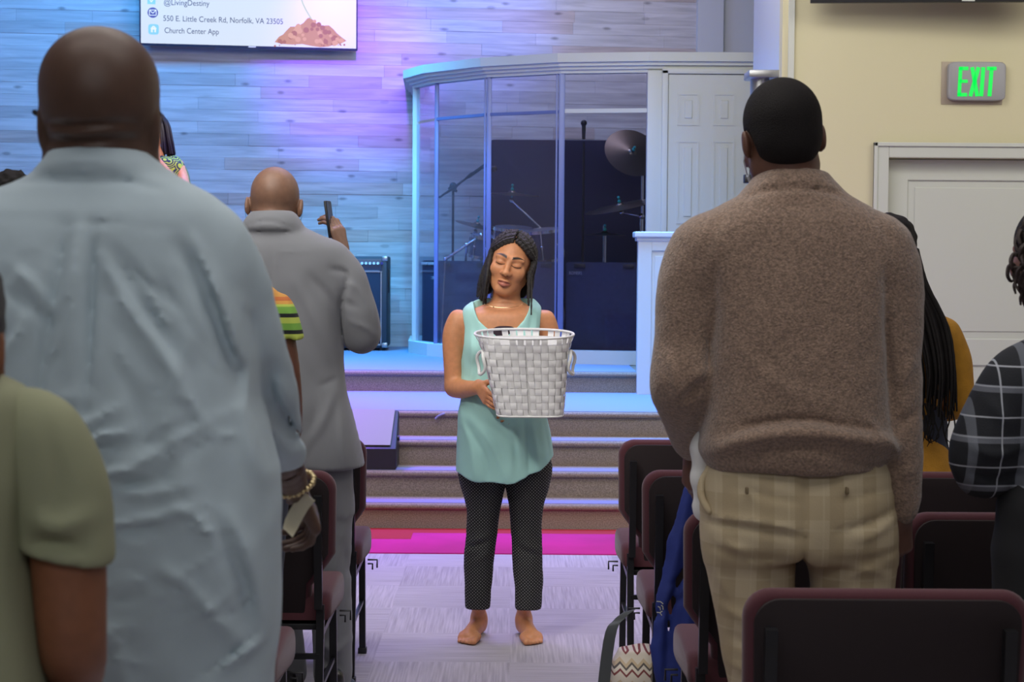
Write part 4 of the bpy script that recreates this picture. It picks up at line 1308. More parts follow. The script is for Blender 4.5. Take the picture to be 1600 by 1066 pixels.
def head_tint(v, c, R, s, skin, lip=None, brow=None, closed=False, base=None):
    col = np.tile(np.array(skin), (len(v), 1)) if base is None else base
    q = (v - np.array(c)) @ R / s
    x, y, z = np.abs(q[:, 0]), q[:, 1], q[:, 2]
    front = y > 0.04
    def blend(mask, c2):
        m = np.clip(mask, 0, 1)[:, None]
        col[:] = col * (1 - m) + np.array(c2) * m
    if lip is not None:
        e = 1.0 - np.sqrt((x / 0.0255) ** 2 + ((z + 0.0745 + 0.0015) / np.where(z > -0.0745, 0.0105 - 0.0025 * (x < 0.004), 0.0145)) ** 2)
        blend(e * 6 * front, lip)
        blend((1 - np.abs(z + 0.0742) / 0.0016) * 1.2 * front * (x < 0.024) * 0.7, np.array(lip) * 0.35)
    if brow is not None:
        zc = 0.0225 + 0.006 * np.sin(np.clip((x - 0.012) / 0.04, 0, 1) * 2.4)
        w = 0.0048 * np.clip((0.056 - x) / 0.03, 0.25, 1)
        blend((1.6 - np.abs(z - zc) / w) * front * (x > 0.011) * (x < 0.054), brow)
    if closed:
        t = (x - 0.031) / 0.0185
        zl = -0.0085 + 0.0045 * t * t
        blend((1.35 - np.abs(z - zl) / 0.0019) * front * (np.abs(t) < 1.0), (0.012, 0.008, 0.006))
        blend((1.0 - np.abs(z - (0.0085 - 0.004 * t * t)) / 0.0012) * front * (np.abs(t) < 0.9) * 0.45, np.array(skin) * 0.35)
    blend((1 - np.sqrt(((x - 0.0085) / 0.0045) ** 2 + ((z + 0.047) / 0.003) ** 2)) * 3 * (y > 0.09), np.array(skin) * 0.15)
    return col

def unit(v):
    v = np.array(v, float); return v / np.linalg.norm(v)

def hand(F, w, fwd, pal, thumb, s=1.0, curl=(20, 25, 20), spread=0.06, tcurl=0.25, wr=0.026, fingers=(1, 1, 1, 1)):
    """w: wrist; fwd: to the knuckles; pal: the side the fingers close to; thumb: +1/-1 which side"""
    w, fwd = np.array(w, float), unit(fwd)
    pal = unit(np.array(pal) - fwd * np.dot(pal, fwd))
    side = np.cross(fwd, pal) * thumb
    offs = (0.030, 0.010, -0.010, -0.029)
    lens = ((0.042, 0.025, 0.021), (0.046, 0.029, 0.022), (0.043, 0.027, 0.022), (0.034, 0.020, 0.019))
    for i in range(4):
        kn = w + (fwd * (0.090 - 0.004 * abs(i - 1)) + side * offs[i]) * s
        F.cone(w + side * offs[i] * 0.45 * s, kn, wr * 0.62, 0.0125 * s, 0.014 * s, sq=(pal, 0.8))
        d, p, ang = fwd + side * (0.5 - i / 3) * spread * 2, kn, 0.0
        d = unit(d)
        r = (0.0094, 0.0096, 0.0092, 0.0080)[i] * s
        for j in range(3):
            ang = math.radians(curl[j] * fingers[i])
            ax = np.cross(d, pal); ax = ax / (np.linalg.norm(ax) + 1e-9)
            d = unit(d * math.cos(ang) + np.cross(ax, d) * -math.sin(ang) * -1)
            q = p + d * lens[i][j] * s
            F.cone(p, q, r, r * 0.9, 0.0035 * s)
            r *= 0.9
            pal_l = pal
            p = q
    b0 = w + (fwd * 0.022 + side * 0.020 + pal * 0.006) * s
    d = unit(side * 0.75 + fwd * 0.65 + pal * 0.25)
    b1 = b0 + d * 0.036 * s
    d2 = unit(d + fwd * 0.5 + pal * tcurl)
    b2 = b1 + d2 * 0.032 * s
    d3 = unit(d2 + fwd * 0.2 + pal * tcurl)
    b3 = b2 + d3 * 0.024 * s
    F.cone(b0, b1, 0.016 * s, 0.0125 * s, 0.014 * s)
    F.cone(b1, b2, 0.0115 * s, 0.0105 * s, 0.004 * s)
    F.cone(b2, b3, 0.0105 * s, 0.0085 * s, 0.003 * s)

def multi(F, res, boxes, lo=None, hi=None):
    """coarse surface everywhere, fine surface inside the boxes"""
    v, f = F.mesh(res, lo, hi)
    cen = v[f].mean(axis=1)
    keep = np.ones(len(f), bool)
    out = []
    for lo, hi, r in boxes:
        lo, hi = np.array(lo), np.array(hi)
        keep &= ~((cen > lo + res * 1.3) & (cen < hi - res * 1.3)).all(axis=1)
        out.append(F.mesh(r, lo, hi))
    return [(v, f[keep])] + out

def around(c, r):
    c = np.array(c, float); return c - r, c + r

class Px:
    """shorthand for one person's depth: pixel rows -> loft rows, pixel chains -> cones"""
    def __init__(s, d):
        s.d, s.sc = d, F_PX / d
    def p(s, x, y, dy=0.0):
        return P(x, y, s.d + dy)
    def rows(s, rs):
        out = []
        for r in rs:
            y, xl, xr, ry = r[:4]
            off = r[4] if len(r) > 4 else 0
            a, b = s.p(xl, y), s.p(xr, y)
            out.append((a[2] * 0.5 + b[2] * 0.5, (a[0] + b[0]) / 2, s.d + off, (b[0] - a[0]) / 2, ry))
        return out
    def ch(s, pts):
        """x, y, r_px, dy"""
        out = []
        for q in pts:
            dy = q[3] if len(q) > 3 else 0
            out.append((*P(q[0], q[1], s.d + dy), q[2] / s.sc))
        return out

def bones(F, px, neck, sh, hipz, hips, feet, r=(0.10, 0.05, 0.07)):
    """hidden body under the clothes: trunk, upper arms, legs down to the ankles"""
    n = np.array(neck, float)
    hip = np.array([(hips[0] + hips[1]) / 2, n[1], hipz])
    F.cone(n - (0, 0, 0.07 + r[0]), hip, r[0], r[0] * 1.05, 0.05)
    for a in sh:
        F.cone(n - (0, 0, 0.08), np.array(a) - (0, 0, 0.02), 0.045, r[1] * 0.75, 0.03)
    for x, (fx, fy) in zip(hips, feet):
        F.cone((x, n[1], hipz), (fx, fy, 0.1), r[2], 0.035, 0.04)

def shoe(e, x, y, ang, m, L=0.29, w=0.05, name='shoe', **k):
    """a closed shoe pointing along ang (0 = away from the camera)"""
    F = Field()
    d = np.array([math.sin(ang), math.cos(ang), 0])
    c = np.array([x, y, 0.0])
    F.cone(c - d * 0.05 + (0, 0, 0.045), c + d * (L - 0.14) + (0, 0, 0.034), 0.042, 0.038, 0.02, sq=((0, 0, 1), 0.9))
    F.cone(c + (0, 0, 0.06), c - d * 0.02 + (0, 0, 0.10), 0.042, 0.044, 0.02)
    F.half((0, 0, 0.003), (0, 0, -1), c - 0.3, c + 0.3, 0.002)
    v, f = F.mesh(0.006)
    return np_mesh(name, [(v, f)], m, e, **k)

def cloth(name, F, res, m, e, clip=None, **k):
    lo = hi = None
    if clip: lo, hi = clip
    return np_mesh(name, [F.mesh(res, lo, hi)], m, e, **k)

def skin_mat(name, rough=0.5):
    return mat(name, (0.5, 0.3, 0.2), rough, attr=True, noise=(55, 1.06, 0.93), bump=(350, 0.08, 0.001), sss=0.12)

def node_stripe(nt, src, scale, width, off=0.0):
    a = nt.nodes.new('ShaderNodeMath'); a.operation = 'MULTIPLY_ADD'; a.inputs[1].default_value = scale; a.inputs[2].default_value = off + 50
    nt.links.new(src, a.inputs[0])
    f = nt.nodes.new('ShaderNodeMath'); f.operation = 'FRACT'; nt.links.new(a.outputs[0], f.inputs[0])
    c = nt.nodes.new('ShaderNodeMath'); c.operation = 'LESS_THAN'; c.inputs[1].default_value = width
    nt.links.new(f.outputs[0], c.inputs[0])
    return c.outputs[0]

def plaid(m, layers):
    """layers: (axis, scale, width, offset, colour, strength)"""
    nt = m.node_tree; b = nt.nodes['Principled BSDF']
    tc = nt.nodes.new('ShaderNodeTexCoord'); sp = nt.nodes.new('ShaderNodeSeparateXYZ')
    nt.links.new(tc.outputs['Object'], sp.inputs[0])
    if b.inputs['Base Color'].links:
        cur = b.inputs['Base Color'].links[0].from_socket
    else:
        rgb = nt.nodes.new('ShaderNodeRGB'); rgb.outputs[0].default_value = b.inputs['Base Color'].default_value; cur = rgb.outputs[0]
    for ax, sc, w, off, colr, st in layers:
        s_ = node_stripe(nt, sp.outputs[ax], sc, w, off)
        ml = nt.nodes.new('ShaderNodeMath'); ml.operation = 'MULTIPLY'; ml.inputs[1].default_value = st; nt.links.new(s_, ml.inputs[0])
        mx = nt.nodes.new('ShaderNodeMix'); mx.data_type = 'RGBA'
        nt.links.new(ml.outputs[0], mx.inputs[0]); nt.links.new(cur, mx.inputs[6]); mx.inputs[7].default_value = (*colr, 1)
        cur = mx.outputs[2]
    nt.links.new(cur, b.inputs['Base Color'])
    return m

DARK = np.array(srgb(92, 62, 48))
M_skin = skin_mat('skin')
M_hair = mat('black_hair', (0.010, 0.008, 0.008), 0.75, bump=(420, 0.9, 0.004), spec=0.2)

# ---------------------------------------------------------------- man in the brown sweater
def brown_man():
    q = Px(4.05)
    cx = q.p(1238, 400)[0]
    e = empty('person', (cx, q.d, 0), label='tall man from behind in a brown knit sweater and beige plaid trousers', cat='person')
    F = Field()
    R = R3(yaw=0.15, roll=-0.10, pitch=-0.08)
    hc = q.p(1221, 219, 0.02)
    W = head(F, hc, R, 1.09, neck=q.p(1236, 300, 0.0), nr=0.062)
    nk = q.p(1238, 300)
    bones(F, q, nk, [q.p(1095, 380), q.p(1385, 380)], 0.98, (q.p(1175, 800)[0], q.p(1325, 800)[0]), [(q.p(1190, 900)[0], 4.1), (q.p(1320, 900)[0], 4.1)])
    # arms and hands
    F.chain(q.ch([(1095, 380, 30), (1066, 500, 28), (1068, 605, 27), (1080, 665, 22, 0.13), (1084, 700, 17, 0.22)]), k=0.03, kin=0.01)
    wl = q.p(1081, 706, 0.22)
    hand(F, wl, (-0.02, 0.10, -0.9), (0.9, 0.3, 0), 1, 0.95, curl=(30, 40, 30))
    F.chain(q.ch([(1385, 380, 30), (1400, 500, 27), (1402, 620, 25), (1406, 720, 20), (1408, 806, 16)]), k=0.03, kin=0.01)
    wr = q.p(1408, 806)
    hand(F, wr, (0.0, 0.12, -1), (-0.5, 0.8, 0), -1, 0.95, curl=(45, 60, 45), spread=0.02)
    ch = multi(F, 0.012, [(*around(hc, 0.2), 0.004), (*around(wr - (0, 0, 0.07), 0.13), 0.004), (*around(wl - (0, 0, 0.07), 0.13), 0.004)])
    body = np_mesh('body', ch, M_skin, e, color=lambda v: head_tint(v, hc, R, 1.09, srgb(96, 64, 50), srgb(96, 60, 56), (0.01, 0.008, 0.007)))
    # short cropped hair
    H = Field()
    H.ell(W(0, -0.020, 0.038), np.array((0.0795, 0.0985, 0.0885)) * 1.09, R, 0.004)
    H.ell(W(0, -0.045, -0.008), np.array((0.068, 0.064, 0.060)) * 1.09, R, 0.02)
    H.sub(lambda x, y, z: -(((x - hc[0]) * R[0, 1] + (y - hc[1]) * R[1, 1] + (z - hc[2]) * R[2, 1]) - 0.015 - 1.1 * ((x - hc[0]) * R[0, 2] + (y - hc[1]) * R[1, 2] + (z - hc[2]) * R[2, 2])), hc - 0.2, hc + 0.2, 0.01)
    for t in (-1, 1):
        H.ell(W(t * 0.078, -0.008, -0.02), (0.03, 0.032, 0.045), R, 0.01, 'sub')
    H.half(W(0, -0.04, -0.052), R @ V(0, 0.35, -1), hc - 0.2, hc + 0.2, 0.008)
    np_mesh('hair', [H.mesh(0.0045)], M_hair, e)
    # sweater
    G = Field()
    G.loft(q.rows([(288, 1186, 1298, 0.07), (304, 1158, 1325, 0.09), (322, 1124, 1358, 0.10), (345, 1092, 1388, 0.115), (385, 1072, 1405, 0.125), (470, 1084, 1402, 0.135),
                   (560, 1098, 1392, 0.14), (640, 1100, 1388, 0.145), (685, 1094, 1391, 0.155), (712, 1098, 1386, 0.15), (732, 1108, 1378, 0.142)]), n=2.4)
    G.chain(q.ch([(1098, 392, 50), (1074, 450, 44), (1068, 540, 42), (1066, 600, 45), (1078, 655, 38, 0.12), (1085, 694, 27, 0.21)]), k=0.05, kin=0.02)
    G.chain(q.ch([(1378, 392, 50), (1394, 455, 44), (1398, 560, 39), (1400, 640, 37), (1404, 720, 32), (1409, 796, 25)]), k=0.05, kin=0.02)
    # rolled collar
    G.loft(q.rows([(264, 1192, 1290, 0.066), (276, 1180, 1300, 0.078), (292, 1166, 1314, 0.088), (306, 1152, 1328, 0.092)]), k=0.006)
    G.sub(lambda x, y, z: np.sqrt(((x - nk[0]) / 0.064) ** 2 + ((y - q.d - 0.01) / 0.062) ** 2) * 0.06 - 0.06 + 0 * z, nk - (0.1, 0.1, 0.0), nk + (0.1, 0.1, 0.1), 0.004)
    G.fold([(1158, 312), (1190, 300), (1236, 296), (1285, 302), (1322, 316)], 5, -0.010, q.d)
    G.fold([(1238, 298), (1239, 312)], 4, 0.004, q.d)
    G.fold([(1118, 678), (1160, 658), (1230, 647), (1300, 656), (1372, 668)], 6, -0.016, q.d)
    G.fold([(1100, 700), (1150, 676), (1240, 664), (1330, 676), (1388, 694)], 13, 0.022, q.d)
    G.fold([(1340, 655), (1385, 690), (1388, 720)], 8, 0.012, q.d)
    G.fold([(1150, 706), (1230, 690), (1290, 700)], 6, -0.006, q.d)
    G.fold([(1300, 712), (1350, 722), (1380, 720)], 6, -0.008, q.d)
    G.fold([(1108, 420), (1112, 500), (1104, 570)], 7, -0.014, q.d)
    G.fold([(1372, 420), (1374, 500), (1384, 590), (1388, 650)], 7, -0.016, q.d)
    G.fold([(1090, 590), (1075, 612), (1062, 625)], 7, -0.012, q.d)
    G.fold([(1098, 575), (1080, 590)], 8, 0.010, q.d)
    G.fold([(1045, 560), (1060, 640)], 6, 0.006, q.d)
    G.fold([(1420, 560), (1395, 600)], 8, 0.009, q.d)
    G.fold([(1425, 640), (1390, 665)], 8, -0.009, q.d)
    G.fold([(1416, 730), (1396, 742)], 6, 0.006, q.d)
    G.fold([(1160, 560), (1210, 600), (1290, 625)], 14, 0.006, q.d)
    G.fold([(1130, 330), (1100, 380), (1094, 420)], 6, -0.003, q.d)
    G.fold([(1350, 335), (1378, 380), (1384, 420)], 6, -0.003, q.d)
    lo, hi = G.bounds()
    G.disp(lambda x, y, z: 0.0035 * snoise(x, y, z, 14.0, 1.0) + 0.0014 * snoise(x, y, z, 60.0, 2.0), lo, hi)
    ms = mat('brown_knit', srgb(136, 113, 97), 0.95, noise=(150, 1.3, 0.68), bump=(230, 0.8, 0.005), sheen=0.4)
    sw = cloth('sweater', G, 0.0075, ms, e)
    # trousers
    T = Field()
    T.loft(q.rows([(708, 1116, 1380, 0.115), (740, 1100, 1390, 0.128), (775, 1095, 1395, 0.138), (820, 1095, 1398, 0.142), (858, 1099, 1398, 0.135), (872, 1104, 1396, 0.12)]), n=2.5)
    T.sub(lambda x, y, z: 0.9 * (np.abs(x - q.p(1243 + 0, 880)[0] - 0.0) - np.clip((q.p(0, 858)[2] - z) * 0.3, -0.05, 0.6)) + 0 * y, q.p(1150, 1000) - (0, 0.4, 0.1), q.p(1340, 860) + (0, 0.4, 0.01), 0.02)
    def leg(a, r):
        T.chain(q.ch(a[:1]) + q.ch(a[1:]), k=0.04, kin=0.02)
    leg([(1169, 845, 66), (1176, 910, 61), (1186, 1000, 56), (1195, 1080, 50), (1198, 1180, 46), (1200, 1290, 42), (1204, 1375, 40)], 0)
    leg([(1329, 845, 64), (1332, 915, 61), (1333, 1000, 57), (1335, 1080, 50), (1335, 1180, 46), (1335, 1290, 42), (1332, 1375, 40)], 0)
    for pts, w, dd in (([(1100, 808), (1160, 812), (1240, 826)], 6, -0.010), ([(1105, 800), (1165, 802), (1230, 812)], 6, 0.008), ([(1392, 790), (1340, 806), (1290, 818)], 6, -0.009),
                       ([(1392, 800), (1350, 822), (1320, 828)], 6, 0.007), ([(1110, 846), (1145, 858), (1200, 860), (1250, 872)], 6, -0.009), ([(1120, 838), (1160, 850)], 6, 0.008),
                       ([(1395, 852), (1340, 862), (1280, 860)], 6, -0.008), ([(1138, 752), (1190, 764), (1230, 772)], 5, -0.007), ([(1392, 756), (1330, 764), (1290, 770)], 5, -0.006),
                       ([(1243, 730), (1243, 800), (1245, 870)], 7, -0.006), ([(1125, 940), (1160, 955), (1200, 945)], 7, 0.008), ([(1140, 985), (1180, 1000), (1215, 985)], 7, -0.009),
                       ([(1290, 900), (1340, 880), (1385, 895)], 7, 0.007), ([(1140, 1030), (1190, 1045)], 7, 0.008), ([(1110, 880), (1130, 920)], 7, 0.006)):
        T.fold(pts, w, dd, q.d)
    lo, hi = T.bounds()
    T.disp(lambda x, y, z: 0.002 * snoise(x, y, z, 24.0, 3.0), lo, hi)
    mt = plaid(mat('beige_plaid', srgb(186, 170, 140), 0.9, bump=(400, 0.3, 0.002)), [(0, 13.0, 0.42, 0.1, srgb(160, 142, 110), 0.6), (2, 8.5, 0.45, 0.2, srgb(166, 148, 116), 0.5),
               (0, 13.0, 0.06, 0.3, srgb(196, 182, 152), 0.35), (2, 8.5, 0.05, 0.42, srgb(196, 182, 152), 0.3)])
    tr = cloth('trousers', T, 0.0085, mt, e)
    # gaping side pocket, belt loops
    K = Field(); K.chain(q.ch([(1112, 728, 5, -0.02), (1097, 752, 5, -0.03), (1096, 776, 5, -0.05), (1108, 800, 5, -0.07)]), k=0.001)
    np_mesh('pocket_edge', [K.mesh(0.004)], mt, tr)
    for x in (1168, 1325):
        b = MB(); a = q.p(x, 768, -0.145); b.box((a[0] - 0.0035, a[1] + 0.003, a[2] - 0.008), (a[0] + 0.0035, a[1] + 0.02, a[2] + 0.008), bev=0.003)
        b.build('back_pocket_tab', mat('tab_brown', srgb(120, 104, 78), 0.8) if x < 1200 else bpy.data.materials['tab_brown'], tr)
    U_ = Field(); U_.chain(q.ch([(1100, 690, 20, 0.03), (1098, 740, 18, 0.03), (1100, 800, 16, 0.04)]), k=0.001, sq=((0, 1, 0), 1.0))
    U_.disp(lambda x, y, z: 0.003 * np.sin(z * 90 + x * 40), *U_.bounds())
    np_mesh('undershirt', [U_.mesh(0.005)], mat('white_cotton', srgb(225, 225, 222), 0.9), e, label='white undershirt showing below the sweater at the left hip')
    mk = mat('mask_white', srgb(205, 215, 230), 0.8)
    b = MB(); b.tube([W(-0.078, -0.02, 0.01), W(-0.085, 0.0, -0.035), W(-0.066, 0.05, -0.06)], 0.0018, n=6); b.tube([W(-0.055, 0.06, -0.03), W(-0.066, 0.045, -0.065), W(-0.05, 0.06, -0.10)], 0.004, n=6)
    b.build('mask_strap', mk, e)
    ml = mat('black_leather', (0.012, 0.011, 0.011), 0.35)
    for x in (1206, 1332):
        shoe(e, q.p(x, 900)[0], 4.08, 0, ml)
brown_man()

# ---------------------------------------------------------------- large man in the pale blue shirt
def blue_man():
    q = Px(2.55)
    e = empty('person', (q.p(157, 400)[0], q.d, 0), label='bald man from behind in a loose pale blue shirt, closest at the left', cat='person')
    F = Field()
    R = R3(yaw=0.12, pitch=-0.05)
    s = 1.12
    hc = q.p(157, 48, 0.0) - V(0, 0, 0.12 * s)
    W = head(F, hc, R, s, neck=q.p(160, 262, -0.005), nr=0.060, ears=0.84)
    F.ell(W(0, -0.02, 0.055), np.array((0.072, 0.085, 0.066)) * s, R, 0.01)
    nk = q.p(160, 262)
    bones(F, q, nk, [q.p(-30, 360), q.p(340, 360)], 0.95, (q.p(70, 800)[0], q.p(250, 800)[0]), [(q.p(80, 900)[0], 2.6), (q.p(240, 900)[0], 2.6)], (0.12, 0.055, 0.085))
    F.chain(q.ch([(325, 395, 40), (380, 520, 40, 0.06), (428, 680, 36, 0.24), (450, 738, 29, 0.36), (460, 764, 24, 0.44)]), k=0.04, kin=0.01)
    F.chain([(*q.p(-30, 380), 0.045), (*q.p(-130, 560), 0.043), (*q.p(-180, 760), 0.037), (*q.p(-190, 900), 0.026)], k=0.04, kin=0.01)
    wr = q.p(463, 766, 0.45)
    hand(F, wr, (0.26, 0.55, -0.62), (-0.8, -0.1, -0.2), 1, 0.92, curl=(35, 45, 25), spread=0.03)
    wl = q.p(-190, 900)
    hand(F, wl, (0, 0.1, -1), (0.9, 0.3, 0), 1, 1.0)
    for z, y, w_, dp in ((198, 0, 5, -0.006), (222, 0, 5, -0.005), (210, 0, 6, 0.004)):
        F.fold([(92, z), (150, z + 6), (225, z)], w_, dp, q.d)
    ch = multi(F, 0.014, [(*around(hc - V(0, 0, 0.03), 0.2), 0.0035), (*around(wr - (0, 0, 0.06), 0.14), 0.0035)])
    np_mesh('body', ch, M_skin, e, color=lambda v: head_tint(v, hc, R, s, srgb(84, 60, 48), srgb(84, 52, 48), (0.01, 0.008, 0.007)))
    b = MB()
    g = [W(-0.079, -0.02, 0.014), W(-0.082, 0.04, 0.018), W(-0.078, 0.10, 0.02)]
    b.tube(g, 0.004, n=6); b.box(tuple(np.array(g[2]) - (0.006, 0.012, 0.014)), tuple(np.array(g[2]) + (0.012, 0.012, 0.012)), bev=0.003)
    g = [W(0.074, -0.02, 0.014), W(0.073, 0.04, 0.018), W(0.066, 0.10, 0.02)]
    b.tube(g, 0.004, n=6)
    b.tube([W(-0.078, 0.10, 0.02), W(-0.06, 0.112, 0.012), W(-0.03, 0.114, -0.012), W(-0.004, 0.112, 0.006), W(0.004, 0.112, 0.006), W(0.03, 0.114, -0.012), W(0.056, 0.112, 0.012), W(0.066, 0.10, 0.02)], 0.003, n=6)
    b.build('glasses', M_black, e, label='black framed glasses, one hinge showing left of the head')
    B = Field()
    B.ell(W(0, 0.035, -0.066), np.array((0.070, 0.072, 0.058)) * s, R, 0.004)
    B.ell(W(0, 0.06, -0.03), np.array((0.05, 0.06, 0.04)) * s, R, 0.01, 'sub')
    B.half(W(0, -0.012, 0), R @ V(0, -1, 0), hc - 0.25, hc + 0.25, 0.006)
    np_mesh('beard', [B.mesh(0.005)], M_hair, e)
    # shirt
    G = Field()
    G.loft(q.rows([(268, 62, 262, 0.085), (285, 30, 292, 0.10), (308, -30, 330, 0.115), (345, -82, 362, 0.135), (420, -112, 382, 0.155), (520, -118, 398, 0.17),
                   (640, -122, 414, 0.18), (720, -126, 428, 0.185), (800, -126, 436, 0.19), (900, -124, 434, 0.19), (1000, -120, 432, 0.185), (1110, -118, 430, 0.18), (1180, -116, 430, 0.175)]), n=2.5)
    G.chain(q.ch([(330, 398, 52, 0.0), (360, 450, 50, 0.02), (383, 520, 49, 0.05), (405, 600, 47, 0.11), (429, 670, 42, 0.2), (448, 722, 32, 0.31)]), k=0.06, kin=0.02)
    G.half(q.p(447, 731, 0.3), (0.05, 0.1, -1), q.p(400, 800, 0.1), q.p(520, 700, 0.5), 0.002)
    G.chain([(*q.p(-45, 400), 0.055), (*q.p(-130, 520), 0.055), (*q.p(-175, 700), 0.05)], k=0.07, kin=0.02)
    G.loft(q.rows([(238, 86, 234, 0.080, -0.012), (250, 78, 246, 0.088, -0.012), (270, 60, 262, 0.096, -0.008), (292, 46, 280, 0.10, -0.004)]), k=0.004)
    FO = [([(48, 290), (110, 284), (200, 285), (275, 300)], 5, -0.010), ([(85, 262), (150, 256), (238, 262)], 6, 0.003),
          ([(-60, 345), (60, 345), (160, 348), (300, 360)], 3.0, -0.004),
          ([(141, 352), (132, 430), (118, 520), (104, 640)], 7, -0.012), ([(180, 352), (181, 430), (182, 520), (178, 640)], 6, -0.014), ([(161, 356), (158, 440), (150, 560)], 14, 0.010),
          ([(196, 400), (240, 480), (300, 560), (350, 650)], 9, 0.010), ([(210, 390), (265, 480), (330, 570)], 7, -0.008), ([(300, 380), (345, 470), (375, 560), (392, 620)], 10, -0.012), ([(325, 375), (365, 470), (390, 560)], 9, 0.012),
          ([(60, 410), (95, 440), (130, 480)], 7, 0.008), ([(30, 440), (90, 470), (125, 500)], 7, -0.007), ([(70, 500), (40, 550), (10, 600)], 8, -0.010), ([(95, 480), (60, 540), (30, 580)], 8, 0.007),
          ([(415, 575), (410, 620), (424, 665), (436, 715)], 9, -0.022), ([(398, 590), (404, 660), (424, 740)], 12, 0.008),
          ([(445, 560), (455, 620), (466, 690)], 8, 0.005), ([(430, 600), (440, 650)], 8, 0.006),
          ([(130, 690), (190, 665), (250, 655)], 6, 0.010), ([(130, 705), (190, 684), (245, 674)], 6, -0.010), ([(135, 745), (200, 720), (280, 700)], 7, 0.009), ([(140, 765), (210, 742), (290, 725)], 7, -0.009),
          ([(150, 650), (190, 640), (230, 618)], 6, 0.009), ([(160, 720), (260, 745), (330, 735)], 7, 0.008), ([(190, 790), (270, 782), (350, 765)], 8, 0.008), ([(130, 800), (200, 806), (290, 798)], 8, -0.008),
          ([(110, 720), (140, 735)], 6, 0.008), ([(240, 700), (300, 680), (340, 650)], 7, 0.007), ([(300, 760), (345, 790), (370, 830)], 8, 0.007),
          ([(290, 850), (340, 900), (400, 985)], 10, 0.008), ([(380, 780), (410, 850), (425, 960)], 10, 0.010), ([(365, 800), (395, 880), (405, 960)], 9, -0.008), ([(360, 1010), (400, 995), (425, 975)], 8, 0.008),
          ([(160, 880), (220, 960), (250, 1060)], 14, 0.006), ([(330, 500), (300, 620), (330, 760)], 16, 0.008), ([(230, 560), (260, 640), (250, 700)], 10, -0.006)]
    rf = random.Random(21)
    for i in range(58):
        y = rf.uniform(590, 1000); x = rf.uniform(110, 390); L_ = rf.uniform(30, 95); a = rf.uniform(-0.45, 0.3) + (0.5 if x > 300 else 0)
        FO.append(([(x - L_ / 2, y + L_ / 2 * a), (x, y + rf.uniform(-8, 8)), (x + L_ / 2, y - L_ / 2 * a)], rf.uniform(2.6, 5.0), rf.choice((-1, 1)) * rf.uniform(0.003, 0.0065)))
    for i in range(22):
        y = rf.uniform(400, 600); x = rf.uniform(20, 400); L_ = rf.uniform(40, 110); a = rf.uniform(0.8, 2.2) * (1 if x > 160 else -1)
        FO.append(([(x - L_ * 0.3, y - L_ * 0.3 * a), (x + rf.uniform(-6, 6), y), (x + L_ * 0.3, y + L_ * 0.3 * a)], rf.uniform(3, 6), rf.choice((-1, 1)) * rf.uniform(0.002, 0.005)))
    for pts, w, dd in FO:
        G.fold(pts, w, dd, q.d)
    lo, hi = G.bounds()
    G.disp(lambda x, y, z: 0.0045 * snoise(x, y, z, 11.0, 5.0) + 0.002 * snoise(x, y, z, 30.0, 2.5), lo, hi)
    ms = mat('pale_blue_cotton', srgb(184, 200, 208), 0.85, noise=(9, 1.03, 0.95), bump=(600, 0.25, 0.001))
    cloth('shirt', G, 0.007, ms, e, clip=((-9, 0, 0.5), (9, 9, 9)))
    T = Field()
    for x in (75, 245):
        T.chain([(*q.p(x, 1100), 0.10), (q.p(x, 900)[0], 2.56, 0.5, 0.085), (q.p(x, 900)[0], 2.58, 0.08, 0.065)], k=0.03)
    cloth('trousers', T, 0.012, mat('navy_cotton', srgb(50, 55, 70), 0.9), e)
    for x in (80, 240): shoe(e, q.p(x, 900)[0], 2.6, 0, M_black)
    # beaded bracelet
    b = MB()
    c0 = q.p(459, 756, 0.42)
    for i in range(26):
        t = 2 * math.pi * i / 26
        p = c0 + V(0.033 * math.cos(t), 0.034 * math.sin(t), 0.006 * math.cos(t) + 0.016 * math.sin(t))
        b.sphere(tuple(p), 0.0042 + 0.001 * (i % 2), n=8)
    b.build('bracelet', mat('gold_beads', srgb(205, 185, 140), 0.25, metal=0.7), e, label='gold beaded bracelet')
    # white envelope in the hand (a thing of its own)
    d = q.d + 0.43
    rowsq = [((473, 768), (492, 783)), ((462, 782), (482, 795)), ((452, 798), (472, 812)), ((445, 813), (464, 828)), ((442, 825), (457, 840))]
    b = MB(); g1, g2 = [], []
    for i, (a, c) in enumerate(rowsq):
        dy = 0.02 * math.sin(i / 4 * math.pi) - 0.02
        pa, pc = Vector(P(*a, d + dy)), Vector(P(*c, d + dy - 0.01))
        g1.append((b.bm.verts.new(pa), b.bm.verts.new(pc)))
        g2.append((b.bm.verts.new(pa + Vector((0, 0.003, 0))), b.bm.verts.new(pc + Vector((0, 0.003, 0)))))
    for i in range(4):
        b.bm.faces.new((g1[i][0], g1[i][1], g1[i + 1][1], g1[i + 1][0])); b.bm.faces.new((g2[i][0], g2[i + 1][0], g2[i + 1][1], g2[i][1]))
        b.bm.faces.new((g1[i][0], g1[i + 1][0], g2[i + 1][0], g2[i][0])); b.bm.faces.new((g1[i][1], g2[i][1], g2[i + 1][1], g1[i + 1][1]))
    b.bm.faces.new((g1[0][0], g2[0][0], g2[0][1], g1[0][1])); b.bm.faces.new((g1[4][0], g1[4][1], g2[4][1], g2[4][0]))
    recenter(b.build('paper_envelope', mat('cream_paper', srgb(214, 204, 176), 0.8), label='cream paper envelope held in the hand with the gold bracelet', cat='envelope'))
blue_man()

